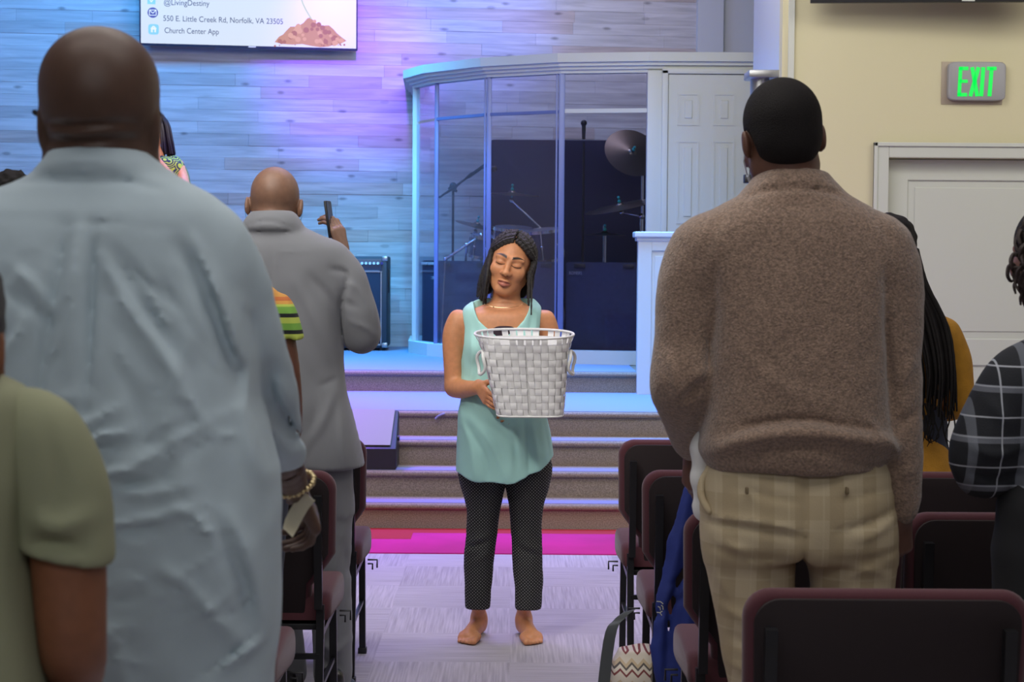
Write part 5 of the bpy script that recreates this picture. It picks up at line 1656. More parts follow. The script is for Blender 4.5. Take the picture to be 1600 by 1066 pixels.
# ---------------------------------------------------------------- man in the grey suit with a phone
def suit_man():
    q = Px(5.9)
    e = empty('person', (q.p(440, 400)[0], q.d, 0), label='bald man from behind in a grey suit raising his right hand with a phone', cat='person')
    F = Field()
    s = 1.08
    R = R3(yaw=0.0, pitch=-0.30, roll=0.04)
    hc = q.p(428, 268, 0.03) - V(0, -0.02, 0.108 * s)
    W = head(F, hc, R, s, neck=q.p(425, 352, 0.0), nr=0.056)
    nk = q.p(425, 350)
    bones(F, q, nk, [q.p(360, 402), q.p(505, 405)], 0.92, (q.p(435, 800)[0], q.p(508, 800)[0]), [(q.p(450, 900)[0], 5.95), (q.p(524, 900)[0], 5.88)])
    F.chain(q.ch([(515, 408, 18), (545, 450, 18), (564, 525, 19, 0.02), (552, 470, 16, 0.14), (538, 405, 13, 0.28)]), k=0.03, kin=0.01)
    F.chain(q.ch([(360, 395, 20), (345, 480, 19), (340, 560, 17), (345, 630, 13, 0.1)]), k=0.03, kin=0.01)
    wr = q.p(536, 398, 0.29)
    hand(F, wr, (-0.22, 0.1, 0.95), (-0.8, 0.45, 0.1), -1, 1.0, curl=(22, 38, 30), spread=0.03, tcurl=0.5)
    hand(F, q.p(345, 632, 0.1), (0.1, 0.2, -1), (0.8, 0.2, 0), 1, 0.95)
    ch = multi(F, 0.012, [(*around(hc, 0.19), 0.0045), (*around(wr + V(-0.02, 0, 0.07), 0.13), 0.004)])
    np_mesh('body', ch, M_skin, e, color=lambda v: head_tint(v, hc, R, s, srgb(128, 96, 78), srgb(110, 72, 64), (0.02, 0.015, 0.012)))
    mk = mat('mask_blue', srgb(120, 170, 225), 0.8)
    b = MB()
    for t in (-1, 1):
        b.tube([W(t * 0.076, -0.005, 0.016), W(t * 0.088, -0.02, -0.01), W(t * 0.084, -0.01, -0.04), W(t * 0.066, 0.04, -0.055)], 0.0022, n=6)
    b.build('ear_loops', mk, e)
    K = Field(); K.ell(W(0, 0.045, -0.065), np.array((0.068, 0.068, 0.056)) * s, R, 0.002); K.ell(W(0, 0.03, -0.06), np.array((0.060, 0.068, 0.054)) * s, R, 0.002, 'sub'); K.half(W(0, 0.02, 0), R @ V(0, -1, 0), hc - 0.2, hc + 0.2)
    np_mesh('face_mask', [K.mesh(0.005)], mk, e, label='light blue face mask')
    G = Field()
    G.loft(q.rows([(343, 396, 458, 0.06), (356, 382, 478, 0.085), (372, 362, 508, 0.105), (392, 345, 532, 0.12), (430, 335, 545, 0.13), (490, 336, 540, 0.135), (545, 340, 536, 0.135),
                   (600, 345, 541, 0.14), (660, 345, 556, 0.15), (700, 346, 566, 0.155), (728, 346, 571, 0.155)]), n=2.4)
    G.chain(q.ch([(518, 408, 32), (540, 440, 31), (558, 490, 30), (566, 522, 29, 0.02)]), k=0.035, kin=0.015)
    G.chain(q.ch([(566, 524, 27, 0.02), (556, 478, 24, 0.14), (545, 430, 20, 0.24)]), k=0.02, kin=0.01)
    G.chain(q.ch([(362, 408, 30), (345, 480, 28), (338, 560, 25), (343, 615, 20, 0.08)]), k=0.035, kin=0.015)
    G.loft(q.rows([(330, 395, 459, 0.066, -0.022), (338, 388, 467, 0.078, -0.024), (352, 380, 475, 0.094, -0.02), (362, 378, 482, 0.098, -0.01)]), k=0.004)
    for pts, w, dd in (([(386, 354), (425, 347), (468, 357)], 2.6, -0.006), ([(430, 385), (432, 460), (438, 540)], 2.2, -0.004), ([(437, 385), (441, 460)], 3, 0.003), ([(432, 395), (500, 392)], 2, 0.002),
                       ([(520, 420), (545, 430), (536, 480), (534, 540)], 4, -0.012), ([(470, 440), (500, 500), (520, 560)], 8, 0.008), ([(490, 430), (522, 470), (530, 520)], 6, -0.008),
                       ([(540, 560), (552, 640), (566, 722)], 3, -0.007), ([(530, 600), (512, 650), (480, 700)], 7, 0.008), ([(535, 610), (540, 680), (545, 722)], 6, 0.008), ([(505, 600), (528, 590)], 4, -0.005),
                       ([(545, 440), (565, 455), (578, 490)], 4, 0.005), ([(540, 470), (560, 480)], 4, -0.006), ([(548, 500), (575, 512), (588, 525)], 4, 0.005), ([(480, 560), (500, 620), (490, 700)], 9, -0.006)):
        G.fold(pts, w, dd, q.d)
    lo, hi = G.bounds()
    G.disp(lambda x, y, z: 0.004 * snoise(x, y, z, 13.0, 8.0), lo, hi)
    mg = mat('grey_suit', srgb(114, 116, 121), 0.8, bump=(500, 0.2, 0.001), sheen=0.15)
    cloth('suit_jacket', G, 0.008, mg, e)
    T = Field()
    T.loft(q.rows([(700, 372, 550, 0.12), (760, 372, 552, 0.12), (800, 376, 552, 0.10)]))
    T.chain(q.ch([(512, 790, 38), (514, 880, 35), (518, 960, 32), (520, 1030, 30), (520, 1056, 30)]), k=0.03)
    T.chain(q.ch([(430, 790, 38), (428, 880, 34), (440, 960, 30), (452, 1050, 28)]), k=0.03)
    for pts, w, dd in (([(545, 800), (530, 870), (520, 930)], 6, 0.010), ([(535, 840), (545, 900), (535, 980)], 5, -0.008), ([(500, 1000), (530, 1010), (548, 995)], 5, 0.010), ([(505, 1025), (535, 1035)], 4, -0.010), ([(548, 900), (535, 940)], 5, 0.007)):
        T.fold(pts, w, dd, q.d)
    cloth('suit_trousers', T, 0.009, mg, e)
    ml = mat('black_shoe', (0.012, 0.012, 0.012), 0.3)
    shoe(e, q.p(524, 1050)[0], 5.82, 0.2, ml); shoe(e, q.p(450, 1050)[0], 5.9, -0.1, ml)
    # phone held upright, edge on
    ph = empty('phone', tuple(q.p(513, 366, 0.27)), 0, label='black phone held up edge on in the suit man\'s raised hand', cat='phone')
    M = Matrix.Translation(Vector(q.p(515, 343, 0.30))) @ Matrix.Rotation(math.radians(-8), 4, 'Y') @ Matrix.Rotation(math.radians(82), 4, 'Z')
    MB().box((-0.037, -0.0045, -0.065), (0.037, 0.0045, 0.065), bev=0.004, M=M).build('case', M_black, ph)
    MB().box((-0.034, -0.0052, -0.061), (0.034, -0.0046, 0.061), M=M).build('display', mat('phone_glass', (0.02, 0.025, 0.04), 0.08), ph, smooth=False)
suit_man()

# ---------------------------------------------------------------- generic dressed figure for the people who are mostly hidden
def figure(d, label, cx, top, headx, rows, arms, skin, cloth_mat, hairfn=None, s=1.0, yaw=0.0, roll=0.0, hands=True, res=0.009, legs=(-0.09, 0.09), pants=None, sleeve='cloth', shoes=True, base_z=0.0, closed=False, torso_to=None, skinarms=(), garment='top', folds=(), amp=0.003):
    q = Px(d)
    e = empty('person', (q.p(cx, 400)[0], d, base_z), label=label, cat='person')
    R = R3(yaw=yaw, roll=roll, pitch=-0.05)
    hc = q.p(headx, top, 0.0) - V(0, 0, 0.118 * s)
    F = Field()
    nk = q.p((headx + cx) / 2, rows[0][0]); 
    W = head(F, hc, R, s, neck=nk, nr=0.052)
    hx = q.p(cx, 500)[0]
    hipz = base_z + 0.93
    hips = (hx + legs[0], hx + legs[1])
    feet = [(hx + legs[0], d + 0.02), (hx + legs[1], d + 0.02)]
    bones(F, q, nk, [np.array(q.ch(a[:1])[0][:3]) for a in arms + list(skinarms)], hipz, hips, [(a, b) for a, b in feet], (0.09, 0.04, 0.07)) if base_z == 0 else F.cone(nk - V(0, 0, 0.1), (hx, d, hipz), 0.08, 0.1, 0.04)
    boxes = [(*around(hc, 0.18), 0.006)]
    for a in arms:
        pts = q.ch(a); F.chain([(p[0], p[1], p[2], min(p[3] * 0.7, 0.04)) for p in pts], k=0.02)
        if hands:
            w, v = np.array(pts[-1][:3]), unit(np.array(pts[-1][:3]) - np.array(pts[-2][:3]))
            hand(F, w, v, (0, 1, 0.2) if abs(v[1]) < 0.7 else (0, 0, -1), 1, 0.92)
            boxes.append((*around(w + v * 0.08, 0.12), 0.005))
    for a in skinarms:
        pts = q.ch(a); F.chain(pts, k=0.02)
        w, v = np.array(pts[-1][:3]), unit(np.array(pts[-1][:3]) - np.array(pts[-2][:3]))
        if hands:
            hand(F, w, v, (0, 1, 0.2) if abs(v[1]) < 0.7 else (0, 0, -1), 1, 0.92)
            boxes.append((*around(w + v * 0.08, 0.12), 0.005))
    np_mesh('body', multi(F, 0.012, boxes), M_skin, e, color=lambda v: head_tint(v, hc, R, s, skin, np.array(skin) * (0.9, 0.6, 0.6), (0.01, 0.008, 0.007)))
    G = Field()
    G.loft(q.rows(rows), n=2.3)
    for a in arms:
        G.chain(q.ch(a), k=0.04, kin=0.015)
    for pts, w, dd in folds:
        G.fold(pts, w, dd, d)
    lo, hi = G.bounds()
    G.disp(lambda x, y, z: amp * snoise(x, y, z, 15.0, d), lo, hi)
    cloth(garment, G, res, cloth_mat, e)
    T = Field()
    zt = q.p(cx, rows[-1][0])[2] + 0.04
    for i in (0, 1):
        T.chain([(hips[i], d, max(zt - 0.05, hipz - 0.1), 0.10), (hips[i], d + 0.01, base_z + 0.5, 0.075), (feet[i][0], d + 0.02, base_z + 0.09, 0.055)], k=0.02)
    T.cone((hips[0] + 0.02, d, hipz), (hips[1] - 0.02, d, hipz), 0.11, 0.11, 0.03)
    cloth('trousers', T, 0.012, pants or bpy.data.materials['navy_cotton'], e)
    if shoes and base_z == 0:
        for x, y in feet: shoe(e, x, y, 0, M_black)
    if hairfn: hairfn(e, hc, R, s, W, q)
    return e, q, hc, R, W

def cap_hair(e, hc, R, s, W, q, grow=1.08, m=None, bump=0.004, freq=90):
    H = Field()
    H.ell(W(0, -0.020, 0.038), np.array((0.078, 0.096, 0.087)) * s * grow, R, 0.004)
    H.ell(W(0, -0.045, -0.02), np.array((0.066, 0.06, 0.07)) * s * grow, R, 0.02)
    H.sub(lambda x, y, z: -(((x - hc[0]) * R[0, 1] + (y - hc[1]) * R[1, 1] + (z - hc[2]) * R[2, 1]) - 0.02 - 0.8 * ((x - hc[0]) * R[0, 2] + (y - hc[1]) * R[1, 2] + (z - hc[2]) * R[2, 2])), hc - 0.25, hc + 0.25, 0.01)
    H.disp(lambda x, y, z: bump * np.sin(freq * x + 3 * np.sin(40 * z)) * np.sin(freq * z + 2 * np.sin(50 * y)) , hc - 0.3, hc + 0.3)
    return np_mesh('hair', [H.mesh(0.006)], m or M_hair, e)

# ---------------------------------------------------------------- person in the olive T-shirt, bottom left
m_ol = mat('olive_jersey', srgb(150, 152, 122), 0.9, noise=(6, 1.04, 0.94), bump=(500, 0.25, 0.001))
def olive_hair(e, hc, R, s, W, q):
    cap_hair(e, hc, R, s, W, q, 1.12, mat('grey_hair', srgb(62, 60, 62), 0.7, bump=(300, 0.8, 0.004)))
    H = Field()
    H.chain([(*W(0.03, -0.06, 0), 0.05), (*W(0.035, -0.07, -0.07), 0.042), (*W(0.04, -0.075, -0.13), 0.03)], k=0.02)
    H.disp(lambda x, y, z: 0.004 * np.sin(120 * x + 8 * z), *H.bounds())
    np_mesh('back_hair', [H.mesh(0.006)], bpy.data.materials['grey_hair'], e)
figure(1.95, 'person in an olive T-shirt at the bottom left edge, bare forearm showing', -120, 380, -112,
       [(572, -175, -55, 0.07), (590, -225, 0, 0.085), (612, -262, 38, 0.10), (660, -290, 52, 0.115), (740, -300, 56, 0.125), (850, -298, 50, 0.125), (1000, -292, 62, 0.13), (1130, -290, 70, 0.13), (1300, -300, 80, 0.13)],
       [], srgb(132, 84, 58), m_ol, olive_hair, s=0.98, hands=True, skinarms=[[(60, 680, 50), (98, 780, 58), (108, 900, 57), (113, 1010, 52), (118, 1050, 46, 0.06), (112, 1110, 38, 0.2)], [(-300, 680, 45), (-345, 850, 50), (-350, 1000, 45), (-330, 1080, 38, 0.15)]],
       folds=[([(78, 640), (72, 720), (54, 840)], 9, -0.012), ([(54, 870), (90, 840), (130, 838)], 10, -0.008)])
# short sleeves for that shirt
def olive_sleeve():
    q = Px(1.95)
    G = Field()
    G.chain(q.ch([(38, 662, 52), (66, 700, 62), (92, 770, 66), (103, 850, 63), (106, 900, 60)]), k=0.02, kin=0.02)
    G.half(q.p(105, 872), (-0.22, 0, -1), q.p(-60, 1100, -0.3), q.p(260, 780, 0.3), 0.004)
    G.fold([(75, 800), (110, 812), (150, 800)], 16, 0.012, q.d); G.fold([(62, 845), (100, 835), (140, 850)], 11, -0.012, q.d); G.fold([(90, 660), (105, 740), (100, 790)], 12, -0.005, q.d)
    G.disp(lambda x, y, z: 0.003 * snoise(x, y, z, 20.0, 1.0), *G.bounds())
    pr = [o for o in bpy.data.objects if o.get('label', '').startswith('person in an olive')][0]
    cloth('sleeve', G, 0.006, m_ol, pr)
olive_sleeve()

# ---------------------------------------------------------------- long braids helper
def strands(name, parent, m, paths, r, n=6, bumpy=0.0, vary=0.0):
    b = MB(); r0 = r; rv = random.Random(6)
    for pts in paths:
        sp = spl(pts, 7)
        L_ = len(sp)
        r = r0 * (1 + rv.uniform(-vary, vary)); ph = rv.random() * 6
        rs_ = [r * (1 - 0.55 * (i / (L_ - 1)) ** 3) * (1 + bumpy * math.sin(i * 2.3 + ph)) for i in range(L_)]
        b.tube([tuple(x) for x in sp], rs_, n=n)
    return b.build(name, m, parent, **{})

# ---------------------------------------------------------------- person in mustard with long braids
def braid_hair(e, hc, R, s, W, q):
    cap_hair(e, hc, R, s, W, q, 1.1)
    r_ = random.Random(5)
    paths = []
    for i in range(110):
        t = r_.random()
        u = r_.random()
        x0 = 1350 + 84 * t
        a = q.p(x0, 366 + 40 * abs(t - 0.4), -0.07 + 0.06 * abs(t - 0.5))
        xm = 1345 + 106 * t
        b_ = q.p(xm, 440 + 10 * u, -0.11 + 0.04 * u)
        xs = 1325 + 158 * t
        c_ = q.p(xs, 505 + 8 * u, -0.14 + 0.05 * u)
        xe = 1335 + 158 * t ** 0.9
        yend = 618 + 40 * r_.random()
        d_ = q.p(xe, 575, -0.17 + 0.05 * u)
        f_ = q.p(xe - 4 + 8 * u, yend, -0.165 + 0.05 * u)
        paths.append([a, b_, c_, d_, f_])
    strands('long_braids', e, M_hair, paths, 0.0062, 5, 0.08)
    paths = []
    for i in range(16):
        x = 1395 + 90 * r_.random()
        paths.append([q.p(x, 630, -0.15), q.p(x + 6, 655, -0.15), q.p(x + 18 * (r_.random() - 0.2), 675 + 10 * r_.random(), -0.15), q.p(x + 30 * (r_.random() - 0.2), 690 + 10 * r_.random(), -0.14)])
    strands('loose_ends', e, M_hair, paths, 0.0028, 5)
m_mus = mat('mustard_knit', srgb(190, 136, 40), 0.9, bump=(220, 0.6, 0.004), noise=(30, 1.06, 0.9))
figure(5.9, 'person in a mustard top with very long black braids, behind the brown sweater man', 1398, 341, 1390,
       [(470, 1350, 1440, 0.07), (490, 1325, 1465, 0.09), (515, 1308, 1488, 0.11), (560, 1306, 1482, 0.12), (610, 1318, 1470, 0.115), (650, 1325, 1463, 0.115), (735, 1312, 1490, 0.135), (800, 1308, 1500, 0.14)],
       [[(1478, 520, 22), (1494, 570, 22), (1498, 625, 20), (1476, 640, 17, 0.08), (1440, 636, 14, 0.13)], [(1322, 520, 22), (1302, 580, 21), (1300, 640, 19), (1310, 660, 15, 0.16)]],
       srgb(120, 80, 58), m_mus, braid_hair, s=0.98)

# ---------------------------------------------------------------- person in the plaid shirt at the right edge
def curl_hair(e, hc, R, s, W, q):
    r_ = random.Random(9)
    H = Field()
    H.ell(W(0, -0.02, 0.03), np.array((0.090, 0.105, 0.095)) * s, R, 0.01)
    H.half(W(0, 0.03, 0.0), R @ V(0, 1, -0.6), hc - 0.3, hc + 0.3, 0.01)
    np_mesh('hair', [H.mesh(0.007)], M_hair, e)
    mb = mat('brown_black_hair', srgb(44, 30, 26), 0.6, bump=(400, 0.8, 0.003))
    paths = []
    for i in range(260):
        th = r_.uniform(0.55 * math.pi, 2.45 * math.pi); ph = r_.uniform(-0.9, 1.2)
        c = W(0.097 * math.cos(ph) * math.cos(th), -0.01 - 0.1 * math.cos(ph) * abs(math.sin(th)) + 0.03 * (i % 3 == 0), 0.01 + 0.10 * math.sin(ph))
        pts = []
        for j in range(7):
            a = j * 1.3 + i
            pts.append(c + V(0.008 * math.cos(a), 0.006 * math.sin(a * 1.3), 0.009 * math.sin(a) - 0.007 * j))
        paths.append(pts)
    strands('curls', e, mb, paths, 0.0055, 5)
m_pl = plaid(mat('black_plaid', srgb(28, 30, 36), 0.9, bump=(300, 0.4, 0.002)), [(0, 9.0, 0.16, 0.35, srgb(120, 124, 134), 0.55), (2, 9.0, 0.14, 0.2, srgb(125, 128, 138), 0.55), (0, 9.0, 0.03, 0.75, srgb(180, 184, 192), 0.8), (2, 9.0, 0.03, 0.7, srgb(185, 188, 196), 0.8), (2, 9.0, 0.03, 0.1, srgb(170, 174, 182), 0.7)])
figure(4.0, 'person in a black and grey plaid shirt cut off by the right edge', 1690, 318, 1646,
       [(490, 1650, 1735, 0.07), (515, 1625, 1758, 0.09), (545, 1600, 1785, 0.105), (600, 1585, 1800, 0.12), (700, 1580, 1802, 0.125), (780, 1572, 1808, 0.13), (855, 1566, 1815, 0.135)],
       [[(1600, 585, 50), (1566, 640, 54), (1546, 700, 56), (1548, 728, 50, 0.03), (1580, 720, 36, 0.2)], [(1780, 590, 48), (1815, 680, 46), (1825, 760, 42), (1800, 790, 34, 0.2)]],
       srgb(120, 80, 60), m_pl, curl_hair, s=1.0, yaw=0.3, pants=mat('black_denim', (0.012, 0.012, 0.014), 0.9), amp=0.006,
       folds=[([(1500, 690), (1540, 705), (1590, 690)], 8, 0.012), ([(1505, 730), (1545, 745), (1590, 735)], 8, -0.012), ([(1530, 620), (1560, 660)], 9, 0.01)])

# ---------------------------------------------------------------- person in the green striped top
def short_dark(e, hc, R, s, W, q): cap_hair(e, hc, R, s, W, q, 1.08, bump=0.006, freq=160)
m_gr = plaid(mat('green_stripes', srgb(120, 170, 70), 0.85, bump=(300, 0.3, 0.002)), [(2, 22.0, 0.5, 0.35, srgb(196, 206, 90), 0.8), (2, 22.0, 0.24, 0.0, (0.01, 0.012, 0.012), 1.0), (2, 2.2, 0.2, 0.02, srgb(215, 120, 60), 0.7)])
ge, q5, *_ = figure(4.95, 'person in a green striped short sleeved top between the blue shirt and the grey suit', 345, 304, 297,
       [(428, 310, 380, 0.065), (448, 288, 405, 0.09), (475, 272, 425, 0.105), (540, 270, 424, 0.115), (640, 276, 418, 0.115), (740, 270, 428, 0.13), (820, 266, 430, 0.135)],
       [], srgb(104, 66, 50), m_gr, short_dark, s=0.98, skinarms=[[(420, 480, 20), (440, 520, 19), (452, 590, 18), (458, 660, 15, 0.05), (452, 720, 12, 0.12)], [(275, 480, 20), (255, 560, 18), (250, 640, 15, 0.1)]])
G = Field(); G.chain(q5.ch([(415, 470, 24), (436, 496, 26), (447, 530, 25), (449, 545, 24)]), k=0.02, kin=0.015); G.half(q5.p(448, 531), (0.1, 0, -1), q5.p(400, 600, -0.2), q5.p(500, 500, 0.2)); G.disp(lambda x, y, z: 0.004 * np.sin(120 * x + 30 * z), *G.bounds())
cloth('sleeve', G, 0.006, m_gr, ge)

# ---------------------------------------------------------------- dark haired person beyond the pale blue shirt, far left
figure(5.0, 'dark haired person hidden beyond the blue shirt at the far left, only the crown showing', 30, 274, 22,
       [(395, -5, 60, 0.065), (415, -45, 100, 0.09), (445, -62, 118, 0.11), (520, -65, 120, 0.12), (640, -55, 112, 0.12), (760, -62, 120, 0.13), (830, -65, 122, 0.13)],
       [[(-50, 450, 25), (-72, 540, 23), (-78, 620, 20), (-60, 680, 16, 0.12)], [(108, 450, 25), (130, 540, 23), (134, 620, 20), (120, 680, 16, 0.12)]],
       srgb(110, 74, 56), mat('slate_cotton', srgb(90, 96, 108), 0.9), short_dark)

# ---------------------------------------------------------------- singer on the stage
def singer():
    q = Px(12.6)
    zs = Z_STAGE + 0.004
    e = empty('person', (q.p(232, 300)[0], q.d, zs), label='singer on the stage in an olive patterned dress holding a microphone to her mouth', cat='person')
    F = Field(); s = 0.98
    R = R3(yaw=math.pi - 0.25, pitch=0.0)
    hc = q.p(235, 209)
    W = head(F, hc, R, s, neck=q.p(236, 246), nr=0.05)
    nk = q.p(236, 246)
    hx = nk[0]
    F.cone(nk, (hx, q.d, zs + 0.95), 0.09, 0.11, 0.04)
    for t in (-1, 1):
        F.cone((hx + t * 0.08, q.d, zs + 0.92), (hx + t * 0.09, q.d, zs + 0.1), 0.075, 0.04, 0.03)
        F.cone((hx + t * 0.09, q.d + 0.02, zs + 0.04), (hx + t * 0.1, q.d - 0.16, zs + 0.03), 0.035, 0.025, 0.02)
    F.chain(q.ch([(278, 258, 10), (286, 282, 9, -0.04), (286, 302, 9, -0.12), (264, 276, 8.5, -0.22), (243, 250, 7, -0.28)]), k=0.02)
    F.chain(q.ch([(196, 258, 10), (186, 300, 9), (190, 330, 7, -0.1), (200, 345, 6, -0.2)]), k=0.02)
    wr = q.p(243, 250, -0.28)
    hand(F, wr, (-0.25, 0.05, 0.9), (-0.6, 0.75, 0), 1, 0.95, curl=(55, 60, 40), spread=0.02)
    hand(F, q.p(200, 345, -0.2), (0.3, -0.5, -0.5), (0.5, 0.2, -0.5), 1, 0.9)
    sk = srgb(206, 138, 98)
    np_mesh('body', multi(F, 0.012, [(*around(hc, 0.19), 0.006), (*around(wr + V(0, 0, 0.06), 0.12), 0.005)]), M_skin, e, color=lambda v: head_tint(v, hc, R, s, sk, srgb(150, 70, 66), (0.01, 0.008, 0.007)))
    G = Field()
    G.loft(q.rows([(243, 218, 256, 0.06), (250, 196, 280, 0.085), (262, 188, 288, 0.10), (290, 194, 280, 0.115), (330, 200, 272, 0.11), (400, 190, 285, 0.14), (480, 180, 295, 0.18)]))
    G.chain(q.ch([(272, 256, 13), (282, 275, 13), (286, 296, 12)]), k=0.02)
    G.chain(q.ch([(198, 256, 13), (188, 280, 13), (184, 300, 12)]), k=0.02)
    G.sub(lambda x, y, z: np.sqrt((x - q.p(228, 0)[0]) ** 2 + (z - q.p(0, 246)[2]) ** 2) - 0.10 + 0 * y, q.p(190, 290) - V(0, 0.3, 0), q.p(265, 215) - V(0, 0.02, 0), 0.004)
    md = mat('green_print', srgb(150, 160, 50), 0.8)
    nt = md.node_tree; b_ = nt.nodes['Principled BSDF']
    vo = nt.nodes.new('ShaderNodeTexVoronoi'); vo.inputs['Scale'].default_value = 13; tc = nt.nodes.new('ShaderNodeTexCoord'); nt.links.new(tc.outputs['Object'], vo.inputs['Vector'])
    ws = nt.nodes.new('ShaderNodeMath'); ws.operation = 'MULTIPLY'; ws.inputs[1].default_value = 42; nt.links.new(vo.outputs['Distance'], ws.inputs[0])
    sn = nt.nodes.new('ShaderNodeMath'); sn.operation = 'SINE'; nt.links.new(ws.outputs[0], sn.inputs[0])
    cr = nt.nodes.new('ShaderNodeValToRGB'); cr.color_ramp.elements[0].position = 0.2; cr.color_ramp.elements[0].color = (0.02, 0.02, 0.05, 1); cr.color_ramp.elements[1].position = 0.5; cr.color_ramp.elements[1].color = (*srgb(168, 178, 60), 1)
    nt.links.new(sn.outputs[0], cr.inputs[0]); nt.links.new(cr.outputs[0], b_.inputs['Base Color'])
    cloth('dress', G, 0.009, md, e)
    H = Field()
    H.ell(W(0, -0.03, 0.045), np.array((0.088, 0.10, 0.092)) * s, R, 0.01)
    H.half(W(0, 0.04, 0.0), R @ V(0, 1, -0.7), hc - 0.3, hc + 0.3, 0.01)
    np_mesh('hair', [H.mesh(0.008)], M_hair, e)
    r_ = random.Random(2); paths = []
    for i in range(70):
        t = r_.random(); u = r_.random()
        x = 249 + 13 * t if i % 3 else 222 - 10 * t
        sgn = 1 if i % 3 else -1
        paths.append([q.p(238 + sgn * 6 * t, 172 + 8 * u, 0.0), q.p(x, 192, -0.02 + 0.1 * u), q.p(x + sgn * (3 + 4 * t), 218, -0.02 + 0.1 * u), q.p(x + sgn * (4 + 8 * t), 240 + 6 * u, 0.0 + 0.1 * u)])
    strands('long_hair', e, mat('violet_black_hair', srgb(24, 14, 40), 0.5), paths, 0.012, 5)
    mc = empty('microphone', tuple(q.p(238, 246, -0.32)), label='handheld microphone with a pale ring in the singer\'s hand', cat='microphone')
    b = MB(); b.cyl(q.p(238, 248, -0.31), q.p(236, 234, -0.30), 0.016, 0.022, n=14); b.build('handle', mat('mic_white', srgb(210, 225, 215), 0.4), mc)
    b = MB(); b.sphere(q.p(236, 230, -0.30), 0.027, n=14); b.build('grille_ball', M_steel, mc)
singer()

# ---------------------------------------------------------------- blue jacket over the chair, bag under it
def jacket():
    q = Px(5.1)
    # an outline traced on the back of the chair, given real thickness and folds
    out = [(1083, 742), (1074, 770), (1062, 808), (1048, 850), (1037, 895), (1030, 935), (1021, 985), (1017, 1020), (1024, 1066), (1030, 1110), (1070, 1120), (1120, 1112), (1150, 1080), (1160, 980), (1165, 860), (1160, 742)]
    G = Field()
    pts = np.array([P(a, b, q.d)[[0, 2]] for a, b in out])
    def fn(x, y, z):
        ins = np.zeros(x.shape, bool); best = None
        n = len(pts)
        for i in range(n):
            a, b = pts[i], pts[(i + 1) % n]
            e = b - a
            t = np.clip(((x - a[0]) * e[0] + (z - a[1]) * e[1]) / (e @ e), 0, 1)
            dd = (x - a[0] - t * e[0]) ** 2 + (z - a[1] - t * e[1]) ** 2
            best = dd if best is None else np.minimum(best, dd)
            c = (a[1] > z) != (b[1] > z)
            ins ^= c & (x < (b[0] - a[0]) * (z - a[1]) / (b[1] - a[1] + 1e-12) + a[0])
        d2 = np.sqrt(best) * np.where(ins, -1, 1)
        yc = q.d + 0.13 - 0.05 * np.clip((q.p(0, 760)[2] - z) / 0.6, 0, 1)
        dy = np.abs(y - yc) - 0.012
        k = 0.03
        h = np.clip(0.5 + 0.5 * (d2 - dy) / k, 0, 1)
        return dy * (1 - h) + d2 * h + k * h * (1 - h)
    G._add(fn, (pts[:, 0].min(), q.d - 0.02, pts[:, 1].min()), (pts[:, 0].max(), q.d + 0.22, pts[:, 1].max()), 0.0, 'u')
    for p_, w, dd in (([(1085, 770), (1064, 870), (1040, 980), (1034, 1066)], 7, 0.012), ([(1095, 800), (1075, 900), (1052, 960), (1046, 1060)], 6, -0.014), ([(1110, 850), (1085, 940), (1075, 1066)], 8, 0.012),
                      ([(1125, 820), (1105, 960), (1100, 1066)], 7, -0.012), ([(1090, 900), (1060, 945)], 6, 0.010), ([(1078, 905), (1050, 925)], 5, -0.009), ([(1024, 980), (1045, 960), (1075, 940)], 6, -0.008)):
        G.fold(p_, w, dd, q.d)
    G.disp(lambda x, y, z: 0.003 * snoise(x, y, z, 28.0, 4.0), *G.bounds())
    o = np_mesh('jacket', [G.mesh(0.006)], mat('royal_blue_cloth', srgb(22, 40, 112), 0.8, noise=(8, 1.1, 0.85), bump=(300, 0.3, 0.002)), None,
                label='royal blue jacket hanging over the maroon chair right of the aisle', cat='jacket')
    recenter(o)
    a = MB()
    for p0, p1 in (((1026, 940), (1036, 944)), ((1028, 948), (1032, 954)), ((1033, 946), (1036, 953)), ((1026, 957), (1034, 962)), ((1031, 958), (1035, 956))):
        A_, B_2 = q.p(*p0, 0.045), q.p(*p1, 0.045)
        a.tube([tuple(A_), tuple((A_ + B_2) / 2 + V(0.002, 0, 0.003)), tuple(B_2)], 0.0014, n=5)
    a.build('embroidery', mat('thread_silver', srgb(180, 180, 160), 0.5), o, label='small silver embroidered mark')
jacket()
